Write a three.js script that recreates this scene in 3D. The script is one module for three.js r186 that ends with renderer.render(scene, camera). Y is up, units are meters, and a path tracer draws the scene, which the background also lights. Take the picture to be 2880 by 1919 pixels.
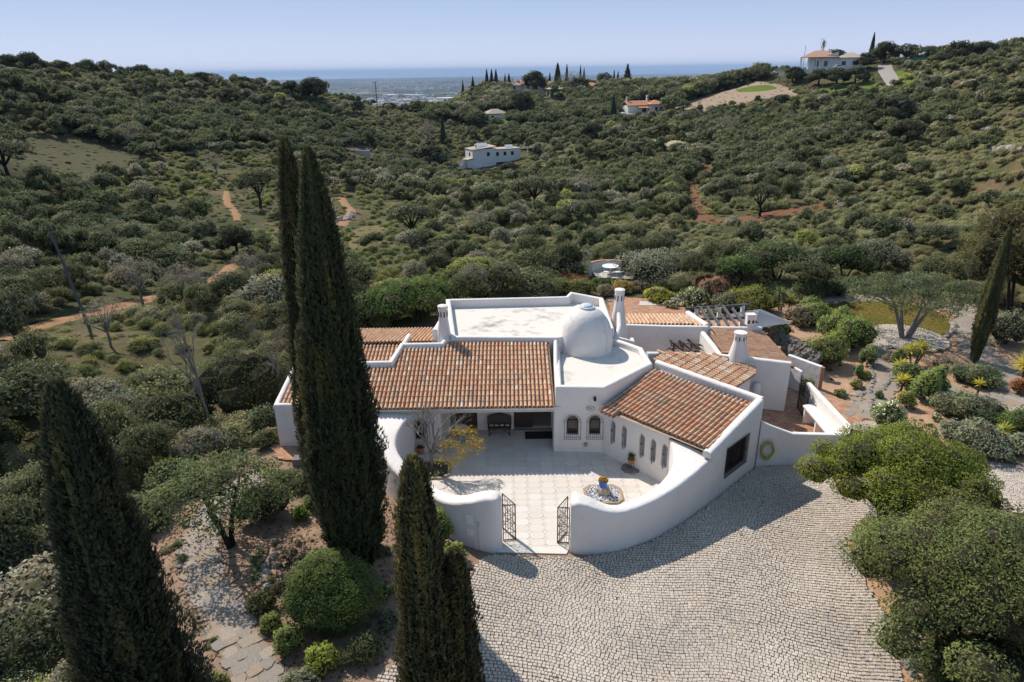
import * as THREE from 'three';
import { mergeGeometries } from 'three/addons/utils/BufferGeometryUtils.js';
import { ImprovedNoise } from 'three/addons/math/ImprovedNoise.js';
import { FontLoader } from 'three/addons/loaders/FontLoader.js';
import { TextGeometry } from 'three/addons/geometries/TextGeometry.js';

// ------------------------------------------------------------------ camera, sky, sun, exposure
const scene = new THREE.Scene();
const EYE = new THREE.Vector3(0, 18, 0);
const PITCH = -21.7, ROLL = -0.8;
const camera = new THREE.PerspectiveCamera(53.16, 1024 / 682, 0.5, 90000);
camera.position.copy(EYE);
camera.rotation.order = 'YXZ';
camera.rotation.set(THREE.MathUtils.degToRad(PITCH), 0, THREE.MathUtils.degToRad(ROLL));
scene.add(camera);
const renderer = new THREE.WebGLRenderer({ antialias: true });
renderer.toneMapping = THREE.LinearToneMapping;
renderer.toneMappingExposure = 1.25;
renderer.shadowMap.enabled = true;
renderer.setSize(1024, 682);

const TO_SUN = new THREE.Vector3(-0.61, 1, -0.70).normalize();
const sun = new THREE.DirectionalLight(new THREE.Color().setRGB(1, 0.92, 0.82), 4.5);
sun.position.set(TO_SUN.x * 200, TO_SUN.y * 200, TO_SUN.z * 200 - 30);
sun.target.position.set(0, 0, -30);
sun.castShadow = true;
sun.shadow.mapSize.set(4096, 4096);
Object.assign(sun.shadow.camera, { left: -120, right: 120, top: 120, bottom: -120, near: 1, far: 600 });
scene.add(sun, sun.target);

function clearSky() {                       // a clear spring sky: pale band at the horizon, deeper blue above, wide glow round the sun
  const w = 512, h = 256, data = new Float32Array(w * h * 4), d = new THREE.Vector3();
  for (let j = 0; j < h; j++) for (let i = 0; i < w; i++) {
    const el = ((j + 0.5) / h - 0.5) * Math.PI, az = ((i + 0.5) / w - 0.5) * Math.PI * 2;
    d.set(Math.cos(az) * Math.cos(el), Math.sin(el), Math.sin(az) * Math.cos(el));
    const e = Math.max(0, el), near = Math.exp(-e / 0.075), mid = Math.exp(-e / 0.5);
    const c = [0.13 + 0.08 * mid + 0.40 * near, 0.21 + 0.17 * mid + 0.25 * near, 0.34 + 0.30 * mid + 0.12 * near];
    const g = Math.acos(THREE.MathUtils.clamp(d.dot(TO_SUN), -1, 1));
    const glow = 0.5 * Math.exp(-g / 0.28) + 0.07 * Math.exp(-g / 0.9);
    const o = (j * w + i) * 4;
    data[o] = c[0] + glow; data[o + 1] = c[1] + glow * 0.98; data[o + 2] = c[2] + glow * 0.95; data[o + 3] = 1;
  }
  const t = new THREE.DataTexture(data, w, h, THREE.RGBAFormat, THREE.FloatType);
  t.mapping = THREE.EquirectangularReflectionMapping; t.magFilter = t.minFilter = THREE.LinearFilter; t.needsUpdate = true;
  return t;
}
scene.background = clearSky();
scene.environment = scene.background;
scene.fog = new THREE.FogExp2(new THREE.Color().setRGB(0.52, 0.71, 1.0), 0.000048);

// ------------------------------------------------------------------ small tools
function random(seed) { let a = seed >>> 0; return () => { a = (a + 0x6D2B79F5) | 0; let t = Math.imul(a ^ (a >>> 15), 1 | a); t = (t + Math.imul(t ^ (t >>> 7), 61 | t)) ^ t; return ((t ^ (t >>> 14)) >>> 0) / 4294967296; }; }
const perlin = new ImprovedNoise();
const noise = (x, y, z = 0) => perlin.noise(x, y, z);
function fbm(x, y, z = 0, n = 4) { let s = 0, a = 0.5; for (let i = 0; i < n; i++) { s += a * noise(x, y, z + i * 7.3); x *= 2.03; y *= 2.03; a *= 0.5; } return s; }
const clamp = THREE.MathUtils.clamp, lerp = (a, b, t) => a + (b - a) * t;
const step01 = (a, b, x) => { const t = clamp((x - a) / (b - a), 0, 1); return t * t * (3 - 2 * t); };
const RGB = (r, g, b) => new THREE.Color().setRGB(r, g, b);

// a square texture that tiles, from a function of two cyclic coordinates
function tiled(size, f, srgb = false) {
  const data = new Uint8Array(size * size * 4);
  for (let j = 0; j < size; j++) for (let i = 0; i < size; i++) {
    const c = f(i / size, j / size), o = (j * size + i) * 4;
    for (let k = 0; k < 3; k++) data[o + k] = clamp(Math.round((Array.isArray(c) ? c[k] : c) * 255), 0, 255);
    data[o + 3] = 255;
  }
  const t = new THREE.DataTexture(data, size, size, THREE.RGBAFormat);
  t.wrapS = t.wrapT = THREE.RepeatWrapping; t.magFilter = THREE.LinearFilter; t.minFilter = THREE.LinearMipmapLinearFilter; t.generateMipmaps = true;
  if (srgb) t.colorSpace = THREE.SRGBColorSpace;
  t.needsUpdate = true;
  return t;
}
function cyc(u, v, f, z = 0, n = 4) {          // noise that repeats in u and v
  const a = fbm(u * f, v * f, z, n), b = fbm((u - 1) * f, v * f, z, n), c = fbm(u * f, (v - 1) * f, z, n), d = fbm((u - 1) * f, (v - 1) * f, z, n);
  return lerp(lerp(a, b, u), lerp(c, d, u), v);
}
const grainMap = tiled(512, (u, v) => 0.80 + 0.55 * cyc(u, v, 9, 1, 5) + 0.25 * cyc(u, v, 60, 5, 2));
const plasterMap = tiled(512, (u, v) => { const s = cyc(u, v, 4, 3, 5), f = cyc(u, v, 26, 9, 3); const cr = Math.abs(cyc(u, v, 2.5, 77, 4)), w = cyc(u, v, 2, 90, 4); const k = 0.95 + 0.14 * s + 0.07 * f - (cr < 0.004 && w > 0.04 ? 0.1 : 0); return [k, k - 0.012 * Math.max(0, s + 0.1), k - 0.025 * Math.max(0, s + 0.1)]; });
const plasterBump = tiled(512, (u, v) => 0.5 + 0.6 * cyc(u, v, 7, 21, 4) + 0.25 * cyc(u, v, 40, 2, 3));
const clayMap = tiled(256, (u, v) => { const s = cyc(u, v, 5, 31, 4), b = cyc(u, v, 14, 8, 3); const k = 0.86 + 0.35 * s - 0.45 * Math.max(0, b - 0.06); return [k, k * (1 - 0.05 * s), k * (1 - 0.1 * s)]; });
const barkMap = tiled(256, (u, v) => 0.7 + 0.9 * cyc(u, v * 0.25, 24, 4, 3));
const stoneMap = tiled(256, (u, v) => { const k = 0.85 + 0.45 * cyc(u, v, 6, 14, 5); return [k, k * 0.99, k * 0.97]; });
const agedMap = tiled(512, (u, v) => { const s = cyc(u, v, 3, 41, 5), f = cyc(u, v, 16, 12, 4); const k = 0.93 - 0.28 * Math.max(0, s - 0.02) - 0.2 * Math.max(0, f); return [k, k * 0.985, k * 0.95]; });
const weatherMap = tiled(512, (u, v) => { const s = cyc(u, v, 3, 61, 5), f = cyc(u, v, 12, 13, 5), g = cyc(u, v, 40, 3, 3); const k = 0.97 - 1.7 * Math.max(0, s * 0.6 + f * 0.7 - 0.05) - 0.12 * Math.max(0, g); return [k, k * 0.985, k * 0.96]; });
function withRepeat(t, x, y = x) { const c = t.clone(); c.repeat.set(x, y); c.needsUpdate = true; return c; }

function mat(r, g, b, rough = 0.85, extra = {}) { return new THREE.MeshPhysicalMaterial({ color: RGB(r, g, b), roughness: rough, metalness: 0, specularIntensity: rough >= 0.85 ? 0.25 : 1, side: THREE.DoubleSide, ...extra }); }
const M = {
  plaster: mat(0.755, 0.715, 0.68, 0.9, { map: withRepeat(plasterMap, 0.22), bumpMap: withRepeat(plasterBump, 0.45), bumpScale: 0.03 }),
  roofWhite: mat(0.66, 0.63, 0.59, 0.9, { map: withRepeat(weatherMap, 0.13), bumpMap: withRepeat(plasterBump, 0.4), bumpScale: 0.03 }),
  cream: mat(0.62, 0.56, 0.47, 0.85, { map: withRepeat(plasterMap, 0.3) }),
  iron: mat(0.018, 0.017, 0.018, 0.5, { metalness: 0.4 }),
  rust: mat(0.05, 0.032, 0.026, 0.6, { metalness: 0.3 }),
  wood: mat(0.075, 0.042, 0.026, 0.6, { map: withRepeat(barkMap, 1) }),
  greyWood: mat(0.13, 0.125, 0.125, 0.8, { map: withRepeat(barkMap, 1) }),
  glass: mat(0.02, 0.024, 0.028, 0.12),
  blind: mat(0.16, 0.14, 0.12, 0.7),
  terracotta: mat(0.46, 0.2, 0.105, 0.85, { map: withRepeat(clayMap, 1) }),
  brickPale: mat(0.5, 0.27, 0.165, 0.9, { map: withRepeat(clayMap, 0.6) }),
  stone: mat(0.36, 0.33, 0.29, 0.9, { map: withRepeat(stoneMap, 0.8) }),
  stoneDark: mat(0.22, 0.2, 0.19, 0.92, { map: withRepeat(stoneMap, 0.8) }),
  tanStone: mat(0.42, 0.32, 0.21, 0.9, { map: withRepeat(stoneMap, 1.1) }),
  mortar: mat(0.17, 0.142, 0.112, 0.95, { map: withRepeat(grainMap, 0.7) }),
  bark: mat(0.10, 0.085, 0.07, 0.95, { map: withRepeat(barkMap, 1, 0.7) }),
  greyBark: mat(0.30, 0.275, 0.25, 0.95, { map: withRepeat(barkMap, 1, 0.7) }),
  darkBark: mat(0.045, 0.036, 0.03, 0.95, { map: withRepeat(barkMap, 1, 0.7) }),
  leaf: new THREE.MeshPhysicalMaterial({ color: RGB(1.6, 1.56, 1.28), vertexColors: true, roughness: 1, specularIntensity: 0.3, transmission: 0.38, thickness: 0, side: THREE.DoubleSide }),
  white: mat(0.78, 0.78, 0.78, 0.5),
  blue: mat(0.03, 0.12, 0.5, 0.3),
  cloth: mat(0.15, 0.162, 0.19, 0.9),
};

const taken = {};
function numbered(name) { const n = taken[name] = (taken[name] ?? -1) + 1; return n ? `${name}_${String(n).padStart(3, '0')}` : name; }
function cast(o) { o.traverse(m => { if (m.isMesh) { m.castShadow = m.receiveShadow = true; } }); return o; }
function tag(o, label, category, group) { o.userData = { ...o.userData, label, category }; if (group) o.userData.group = group; return o; }
function thing(name, label, category, at = [0, 0, 0], turn = 0, group) {
  const o = new THREE.Group(); o.name = numbered(name); scene.add(o);
  o.position.set(...at); o.rotation.y = turn;
  return tag(o, label, category, group);
}
function origin(o, v = new THREE.Vector3()) { while (o && o !== scene) { v.add(o.position); o = o.parent; } return v; }
// a part built in world coordinates, moved under its (unturned) owner
function part(owner, name, geometry, material, extra) {
  const list = Array.isArray(geometry) ? geometry : [geometry];
  const g = list.length > 1 ? merge(list) : list[0];
  const at = origin(owner);
  g.translate(-at.x, -at.y, -at.z);
  const m = new THREE.Mesh(g, material); m.name = name; m.castShadow = m.receiveShadow = true;
  if (extra) m.userData = { ...extra };
  owner.add(m);
  return m;
}
// a part built in its owner's own axes
function piece(owner, name, geometry, material, extra) {
  const g = Array.isArray(geometry) ? merge(geometry) : geometry;
  const m = new THREE.Mesh(g, material); m.name = name; m.castShadow = m.receiveShadow = true;
  if (extra) m.userData = { ...extra };
  owner.add(m); return m;
}
function structure(name, geometry, material) {
  const m = new THREE.Mesh(Array.isArray(geometry) ? merge(geometry) : geometry, material);
  m.name = numbered(name); m.userData.kind = 'structure'; m.castShadow = m.receiveShadow = true; scene.add(m); return m;
}
function merge(list) {
  return mergeGeometries(list.map(g => { const k = g.index ? g.toNonIndexed() : g; for (const n of Object.keys(k.attributes)) if (!['position', 'normal', 'uv'].includes(n)) k.deleteAttribute(n); if (!k.attributes.uv) k.setAttribute('uv', new THREE.BufferAttribute(new Float32Array(k.attributes.position.count * 2), 2)); return k; }));
}
const dummy = new THREE.Object3D();
// many alike pieces: the ones nearest to the lens as meshes of their own, the rest as one part
function pieces(owner, name, geos, mats, spots, most, tints) {
  const at = origin(owner);
  spots.forEach(s => { s.d = new THREE.Vector3().setFromMatrixPosition(s.m).distanceTo(EYE) + (s.late ?? 0); });
  spots.sort((a, b) => a.d - b.d);
  const back = new THREE.Matrix4().makeTranslation(-at.x, -at.y, -at.z);
  spots.slice(0, most).forEach(s => {
    const m = new THREE.Mesh(geos[s.g % geos.length], mats[s.c % mats.length]); m.name = name; m.castShadow = m.receiveShadow = true;
    m.applyMatrix4(back.clone().multiply(s.m)); owner.add(m);
  });
  const rest = spots.slice(most);
  for (let k = 0; k < geos.length; k++) {
    const mine = rest.filter(s => s.g % geos.length === k);
    if (!mine.length) continue;
    const im = new THREE.InstancedMesh(geos[k], tints.base, mine.length); im.name = name + 's'; im.userData.kind = 'stuff';
    mine.forEach((s, i) => { im.setMatrixAt(i, back.clone().multiply(s.m)); im.setColorAt(i, tints.list[s.c % tints.list.length]); });
    im.castShadow = im.receiveShadow = true; owner.add(im);
  }
}

// ------------------------------------------------------------------ geometry tools
function box(x0, x1, y0, y1, z0, z1) { const g = new THREE.BoxGeometry(x1 - x0, y1 - y0, z1 - z0); g.translate((x0 + x1) / 2, (y0 + y1) / 2, (z0 + z1) / 2); return metreUv(g); }
function metreUv(g) {                                       // box-projected uv in metres
  const k = g.index ? g.toNonIndexed() : g; if (!k.attributes.normal) k.computeVertexNormals();
  const p = k.attributes.position, n = k.attributes.normal, uv = new Float32Array(p.count * 2);
  for (let i = 0; i < p.count; i++) {
    const ax = Math.abs(n.getX(i)), ay = Math.abs(n.getY(i)), az = Math.abs(n.getZ(i));
    if (ay > ax && ay > az) { uv[2 * i] = p.getX(i); uv[2 * i + 1] = p.getZ(i); } else if (ax > az) { uv[2 * i] = p.getZ(i); uv[2 * i + 1] = p.getY(i); } else { uv[2 * i] = p.getX(i); uv[2 * i + 1] = p.getY(i); }
  }
  k.setAttribute('uv', new THREE.BufferAttribute(uv, 2)); return k;
}
function bar(a, b, r, sides = 5, r2 = r) {                   // a straight round bar between two points
  const A = new THREE.Vector3(...a), B = new THREE.Vector3(...b), d = B.clone().sub(A), L = d.length();
  const g = new THREE.CylinderGeometry(r2, r, L, sides, 1); g.translate(0, L / 2, 0);
  g.applyQuaternion(new THREE.Quaternion().setFromUnitVectors(new THREE.Vector3(0, 1, 0), d.normalize())); g.translate(...a); return g;
}
function beam(a, b, w, h) {                                  // a rectangular beam between two points
  const A = new THREE.Vector3(...a), B = new THREE.Vector3(...b), L = A.distanceTo(B);
  const g = new THREE.BoxGeometry(w, h, L); const o = new THREE.Object3D(); o.position.copy(A).lerp(B, 0.5); o.lookAt(B); o.updateMatrix(); return metreUv(g.applyMatrix4(o.matrix));
}
function tube(points, r0, r1, sides = 6, segs = points.length * 3) {  // a bent, tapering round tube
  const c = new THREE.CatmullRomCurve3(points.map(p => new THREE.Vector3(...p)));
  const g = new THREE.TubeGeometry(c, segs, 1, sides, false), p = g.attributes.position, ctr = new THREE.Vector3();
  for (let i = 0; i <= segs; i++) { c.getPointAt(i / segs, ctr); const r = lerp(r0, r1, i / segs); for (let j = 0; j <= sides; j++) { const k = i * (sides + 1) + j; p.setXYZ(k, ctr.x + (p.getX(k) - ctr.x) * r, ctr.y + (p.getY(k) - ctr.y) * r, ctr.z + (p.getZ(k) - ctr.z) * r); } }
  return g;
}
function flat(poly, y, holes = []) {                          // a level sheet over a plan outline
  const s = new THREE.Shape(poly.map(([x, z]) => new THREE.Vector2(x, -z)));
  for (const h of holes) s.holes.push(new THREE.Path(h.map(([x, z]) => new THREE.Vector2(x, -z))));
  const g = new THREE.ShapeGeometry(s); g.rotateX(-Math.PI / 2); g.translate(0, y, 0); return metreUv(g);
}
function prism(poly, y0, y1) { const s = new THREE.Shape(poly.map(([x, z]) => new THREE.Vector2(x, -z))); const g = new THREE.ExtrudeGeometry(s, { depth: y1 - y0, bevelEnabled: false }); g.rotateX(-Math.PI / 2); g.translate(0, y0, 0); return metreUv(g); }
// a plastered wall along stations {o: outer [x,z], i: inner [x,z], ho, hi: top heights, b: base}: rounded shoulders, soft hand-made faces
function ribbon(st, { closed = false, r = 0.09, wob = 0.012, seed = 1 } = {}) {
  const pos = [], uv = [], idx = [], n = st.length; let run = 0;
  const row = [];
  for (let k = 0; k < n + (closed ? 1 : 0); k++) {
    const s = st[k % n], q = st[(k - 1 + n) % n]; if (k) run += Math.hypot(s.o[0] - q.o[0], s.o[1] - q.o[1]);
    const dx = s.i[0] - s.o[0], dz = s.i[1] - s.o[1], th = Math.max(1e-4, Math.hypot(dx, dz)), ux = dx / th, uz = dz / th, rr = Math.min(r, th * 0.48);
    const cs = [];                                       // [across 0..th, height]
    for (const f of [0, 0.33, 0.66]) cs.push([0, lerp(s.b, s.ho - rr, f)]);
    for (let a = 0; a <= 4; a++) { const t = a / 4 * Math.PI / 2; cs.push([rr - rr * Math.cos(t), s.ho - rr + rr * Math.sin(t)]); }
    cs.push([th * 0.5, (s.ho + s.hi) / 2 + Math.min(0.03, th * 0.05)]);
    for (let a = 4; a >= 0; a--) { const t = a / 4 * Math.PI / 2; cs.push([th - rr + rr * Math.cos(t), s.hi - rr + rr * Math.sin(t)]); }
    for (const f of [0.66, 0.33, 0]) cs.push([th, lerp(s.b, s.hi - rr, f)]);
    let v = 0; row.push(cs.length);
    cs.forEach(([c, y], m) => {
      if (m) v += Math.hypot(c - cs[m - 1][0], y - cs[m - 1][1]);
      const x = s.o[0] + ux * c, z = s.o[1] + uz * c, w = y > s.b + 0.02 ? wob : 0;
      pos.push(x + w * noise(x * 1.3, y * 1.3 + seed, z * 1.3), y + w * 0.8 * noise(x * 1.1 + 9, y, z * 1.1), z + w * noise(x * 1.3 + 5, y * 1.3, z * 1.3));
      uv.push(run, v);
    });
  }
  const w = row[0], rows = row.length;
  for (let k = 0; k < rows - 1; k++) for (let m = 0; m < w - 1; m++) { const a = k * w + m, b = a + w; idx.push(a, a + 1, b, b, a + 1, b + 1); }
  if (!closed) for (const k of [0, rows - 1]) for (let m = 1; m < w - 1; m++) { const a = k * w; k ? idx.push(a, a + m, a + m + 1) : idx.push(a, a + m + 1, a + m); }
  const g = new THREE.BufferGeometry(); g.setAttribute('position', new THREE.Float32BufferAttribute(pos, 3)); g.setAttribute('uv', new THREE.Float32BufferAttribute(uv, 2)); g.setIndex(idx);
  return creased(g, 50);
}
function creased(g, deg) {                                   // smooth shading that breaks at sharp edges
  const k = g.index ? g.toNonIndexed() : g, p = k.attributes.position, n = p.count, fn = [], at = new Map(), a = new THREE.Vector3(), b = new THREE.Vector3(), c = new THREE.Vector3();
  const key = i => `${Math.round(p.getX(i) * 2e3)},${Math.round(p.getY(i) * 2e3)},${Math.round(p.getZ(i) * 2e3)}`;
  for (let i = 0; i < n; i += 3) {
    a.fromBufferAttribute(p, i); b.fromBufferAttribute(p, i + 1); c.fromBufferAttribute(p, i + 2);
    const f = b.clone().sub(a).cross(c.clone().sub(a)), area = f.length(); f.normalize();
    for (let j = 0; j < 3; j++) { fn.push([f, area]); const h = key(i + j); if (!at.has(h)) at.set(h, []); at.get(h).push(i + j); }
  }
  const out = new Float32Array(n * 3), lim = Math.cos(deg * Math.PI / 180), s = new THREE.Vector3();
  for (const ids of at.values()) for (const i of ids) { s.set(0, 0, 0); for (const j of ids) if (fn[i][0].dot(fn[j][0]) > lim) s.addScaledVector(fn[j][0], fn[j][1]); s.normalize(); out[3 * i] = s.x; out[3 * i + 1] = s.y; out[3 * i + 2] = s.z; }
  k.setAttribute('normal', new THREE.BufferAttribute(out, 3)); return k;
}
// stations with mitred corners for a wall of even thickness along a plan line; pts: [x, z, top(, base)]
function wallLine(pts, th, { closed = false, base = 0, seg = 0.8, side = 0 } = {}) {
  const st = [], n = pts.length;
  const edge = (a, b) => { const L = Math.hypot(b[0] - a[0], b[1] - a[1]); return [-(b[1] - a[1]) / L, (b[0] - a[0]) / L]; };
  for (let k = 0; k < n; k++) {
    const p = pts[k], e0 = k || closed ? edge(pts[(k - 1 + n) % n], p) : null, e1 = k < n - 1 || closed ? edge(p, pts[(k + 1) % n]) : null;
    const A = e0 ?? e1, B = e1 ?? e0; let mx = A[0] + B[0], mz = A[1] + B[1]; const L = Math.hypot(mx, mz); mx /= L; mz /= L;
    const d = Math.min(2, 1 / Math.max(0.3, mx * A[0] + mz * A[1]));
    const a = (-0.5 + side / 2) * th * d, b = (0.5 + side / 2) * th * d;
    st.push({ o: [p[0] + mx * a, p[1] + mz * a], i: [p[0] + mx * b, p[1] + mz * b], ho: p[2], hi: p[2], b: p[3] ?? base });
  }
  const full = [];
  for (let k = 0; k < n - (closed ? 0 : 1); k++) {
    const s = st[k], t = st[(k + 1) % n], m = Math.max(1, Math.round(Math.hypot(t.o[0] - s.o[0], t.o[1] - s.o[1]) / seg));
    for (let j = 0; j < m; j++) { const f = j / m, mix = (p, q) => [lerp(p[0], q[0], f), lerp(p[1], q[1], f)]; full.push({ o: mix(s.o, t.o), i: mix(s.i, t.i), ho: lerp(s.ho, t.ho, f), hi: lerp(s.hi, t.hi, f), b: lerp(s.b, t.b, f) }); }
  }
  if (!closed) full.push(st[n - 1]);
  return full;
}
function smoothStations(st, per = 6) {                       // Catmull-Rom through stations
  const c = k => new THREE.CatmullRomCurve3(st.map(s => new THREE.Vector3(...k(s))), false, 'centripetal');
  const O = new THREE.CatmullRomCurve3(st.map(s => new THREE.Vector3(s.o[0], s.ho, s.o[1])), false, 'catmullrom', 0.5), I = new THREE.CatmullRomCurve3(st.map(s => new THREE.Vector3(s.i[0], s.hi, s.i[1])), false, 'catmullrom', 0.5);
  const out = [], N = (st.length - 1) * per;
  for (let k = 0; k <= N; k++) { const o = O.getPoint(k / N), i = I.getPoint(k / N), f = k / N * (st.length - 1), a = Math.min(st.length - 2, Math.floor(f)); out.push({ o: [o.x, o.z], i: [i.x, i.z], ho: o.y, hi: i.y, b: lerp(st[a].b, st[a + 1].b, f - a) }); }
  return out;
}
// an upright wall slab between two plan points with openings cut through; outline and holes in (along, height)
function facade(p, q, th, top0, top1, holes = [], base = 0) {
  const L = Math.hypot(q[0] - p[0], q[1] - p[1]), s = new THREE.Shape([[0, base], [L, base], [L, top1], [0, top0]].map(c => new THREE.Vector2(...c)));
  for (const h of holes) s.holes.push(new THREE.Path(h.map(c => new THREE.Vector2(...c))));
  const g = new THREE.ExtrudeGeometry(s, { depth: th, bevelEnabled: false, curveSegments: 8 });
  return onWall(metreUv(g), p, q, -th);
}
function onWall(g, p, q, back = 0) {                          // from wall axes (along, up, out) to the world
  const L = Math.hypot(q[0] - p[0], q[1] - p[1]), ux = (q[0] - p[0]) / L, uz = (q[1] - p[1]) / L;
  g.translate(0, 0, back);
  g.applyMatrix4(new THREE.Matrix4().set(ux, 0, -uz, p[0], 0, 1, 0, 0, uz, 0, ux, p[1], 0, 0, 0, 1)); return g;
}
function arch(c, w, y0, y1, n = 10) { const r = w / 2, out = [[c - r, y0], [c + r, y0]]; for (let k = 0; k <= n; k++) { const t = k / n * Math.PI; out.push([c + r * Math.cos(t), y1 - r + r * Math.sin(t)]); } return out; }
function pill(c, w, y0, y1, n = 8) { const r = w / 2, out = []; for (let k = 0; k <= n; k++) { const t = Math.PI + k / n * Math.PI; out.push([c + r * Math.cos(t), y0 + r + r * Math.sin(t)]); } for (let k = 0; k <= n; k++) { const t = k / n * Math.PI; out.push([c + r * Math.cos(t), y1 - r + r * Math.sin(t)]); } return out; }
function panelOf(outline, th) { const g = new THREE.ExtrudeGeometry(new THREE.Shape(outline.map(c => new THREE.Vector2(...c))), { depth: th, bevelEnabled: false }); return metreUv(g); }
function inside(poly, x, y) { let c = false; for (let i = 0, j = poly.length - 1; i < poly.length; j = i++) { const [xi, yi] = poly[i], [xj, yj] = poly[j]; if ((yi > y) !== (yj > y) && x < (xj - xi) * (y - yi) / (yj - yi) + xi) c = !c; } return c; }
function lathe(profile, n = 20) { return metreUv(creased(new THREE.LatheGeometry(profile.map(p => new THREE.Vector2(...p)), n), 45)); }
function rough(g, amp, f, seed = 0) { const p = g.attributes.position; for (let i = 0; i < p.count; i++) { const x = p.getX(i), y = p.getY(i), z = p.getZ(i); p.setXYZ(i, x + amp * noise(x * f + seed, y * f, z * f), y + amp * noise(x * f, y * f + seed + 3, z * f), z + amp * noise(x * f, y * f, z * f + seed + 7)); } return g; }
function boulder(rand, sx, sy, sz) { const g = new THREE.IcosahedronGeometry(1, 1), s = rand() * 90; g.scale(sx, sy, sz); rough(g, Math.min(sx, sy, sz) * 0.55, 1.3 / Math.max(sx, sz), s); return metreUv(creased(g, 30)); }
// ------------------------------------------------------------------ the land: a smooth surface through surveyed heights [x, z, height]
const SURVEY = [[-13, 8, -0.3], [-13, -4, -0.3], [-13, -14, -0.3], [-13, -24, -0.3], [-13, -34, -0.3], [-13, -44, -0.3], [-13, -54, -0.3], [-4, 8, 0], [-4, -4, 0], [-4, -14, 0], [-4, -24, 0], [-4, -34, 0], [-4, -44, 0], [-4, -54, 0], [5, 8, 0], [5, -4, 0], [5, -14, 0], [5, -24, 0], [5, -34, 0], [5, -44, 0], [5, -54, 0], [14, 8, 0], [14, -4, 0], [14, -14, 0], [14, -24, 0], [14, -34, 0], [14, -44, 0], [14, -54, 0], [23, 8, 0], [23, -4, 0], [23, -14, 0], [23, -24, 0], [23, -34, 0], [23, -44, 0], [23, -54, 0], [32, 8, 0], [32, -4, 0], [32, -14, 0], [32, -24, 0], [32, -34, 0], [32, -44, 0], [32, -54, 0], [-24, -10, -1.2], [-24, -25, -1.6], [-24, -40, -2], [-40, -5, -2.5], [-38, -28, -3], [-10, -60, -1.5], [8, -62, -1], [24, -62, -0.4], [44, -10, 0.5], [44, -30, 0.3], [44, -50, 0.3], [60, -20, 1.5], [60, -60, 1], [-60, 0, -3], [-70, -30, -3.5], [-27.83, -36.63, 0.62], [-30.08, -47.23, -0.9], [-38.84, -48.32, -0.5], [-34.86, -63, -2.73], [-35.66, -82.63, -5.31], [-44.22, -59.34, -0.94], [-49.42, -77.6, -2.09], [-53.56, -69.82, 0.06], [-48.39, -96.55, -4.61], [-62.25, -100.24, -1.39], [-66.88, -89.84, 1.93], [-54.64, -115.75, -3.15], [-81.83, -125.72, 0.84], [-88.17, -121.35, 3.78], [-75.25, -146.84, -1.42], [-72.96, -175.43, -2.24], [-116.08, -162.86, 6.64], [-109.23, -185.18, 5.86], [-97.77, -208.19, 2.8], [-84.08, -224.79, -1.34], [-69.43, -240.17, -4.36], [-160.49, -229.44, 12.49], [-144.63, -262.84, 11.17], [-118.53, -286.45, 8.42], [-79.59, -278.86, 0.2], [-58.5, -273.82, -2.93], [-187.53, -271.54, 19.76], [-166.78, -290.54, 17.84], [-139.33, -304.65, 14.83], [-106.15, -312.46, 11.65], [-86.7, -308.03, 8.03], [-67.48, -302.57, 3.32], [-53.76, -295.14, -1.24], [-38.82, -287.39, -7.65], [-12.87, -70.84, -2.73], [1.26, -73.99, -2.85], [-27.28, -87.86, -5.15], [-22.47, -107.68, -6.24], [-11.75, -104.34, -7.01], [1.73, -99.99, -6.15], [14.29, -96.95, -5.59], [23.68, -84.75, -4.48], [-32.29, -136.23, -7.34], [-15.27, -139.16, -8.13], [2.44, -137.98, -8.15], [19.41, -133.6, -7.56], [31.73, -115.73, -5.84], [40.5, -100.12, -4.1], [-37.6, -221.84, -12.38], [-17.28, -249.4, -14.98], [4.06, -224.96, -13.39], [28.37, -197.98, -9.96], [44.12, -164.18, -5.47], [51.64, -130.13, -3.25], [55.19, -104.3, -2.51], [52.52, -79.16, 0.24], [48.71, -63.46, 2], [-29.77, -283.44, -10.78], [1.76, -289.99, -10.16], [29.18, -263.39, -7.94], [52.44, -223.94, -4.43], [65.8, -183.56, -1.79], [71.94, -148.49, -0.05], [68.06, -110.76, 1.64], [64.64, -86.52, 2.91], [-14.36, -339.7, -4.78], [27.71, -348.9, -3.94], [57.94, -340.1, -1.83], [78.42, -299.92, 0.15], [99.6, -282.98, 2.44], [105.68, -237.55, 1.91], [104.08, -182.4, 2.14], [97.08, -133.42, 4.54], [-17.71, -429.64, 3.96], [20.99, -429.49, 4.67], [60.52, -435.82, 5.18], [105.21, -406.61, 6.55], [118.25, -371.64, 9.33], [130.28, -335.6, 14.54], [143.74, -330.06, 15.31], [148, -283.72, 11.42], [172.81, -327.16, 19.44], [146.92, -238.36, 13.51], [139.24, -195.48, 9.67], [182.42, -298.7, 19.82], [188.75, -270.69, 21.85], [124.61, -358.99, 12.5], [168.2, -340.75, 17.79], [-264.22, -326.48, 18], [-244.55, -353.69, 14], [-205.43, -377.75, 6], [-158.32, -399.79, -4], [-103.5, -417.36, -16], [-67.54, -424.66, -26], [-51.6, -517.43, -26], [10.67, -559.9, -16], [92.64, -552.29, -14], [163.01, -514.81, -14], [207.79, -476.68, -6], [262.65, -448.79, 4], [307.9, -419.04, 10], [-163.9, -188.78, 34], [-85.23, -98.16, 16], [-224.92, -268.16, 26], [132.51, -149.8, 26], [218.64, -247.18, 26], [69.98, -84.87, 12], [-341.23, -493.52, -12], [-191.52, -568.61, -30], [12.96, -679.88, -36], [239.47, -636.44, -34], [402.64, -547.98, -10]];
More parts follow.
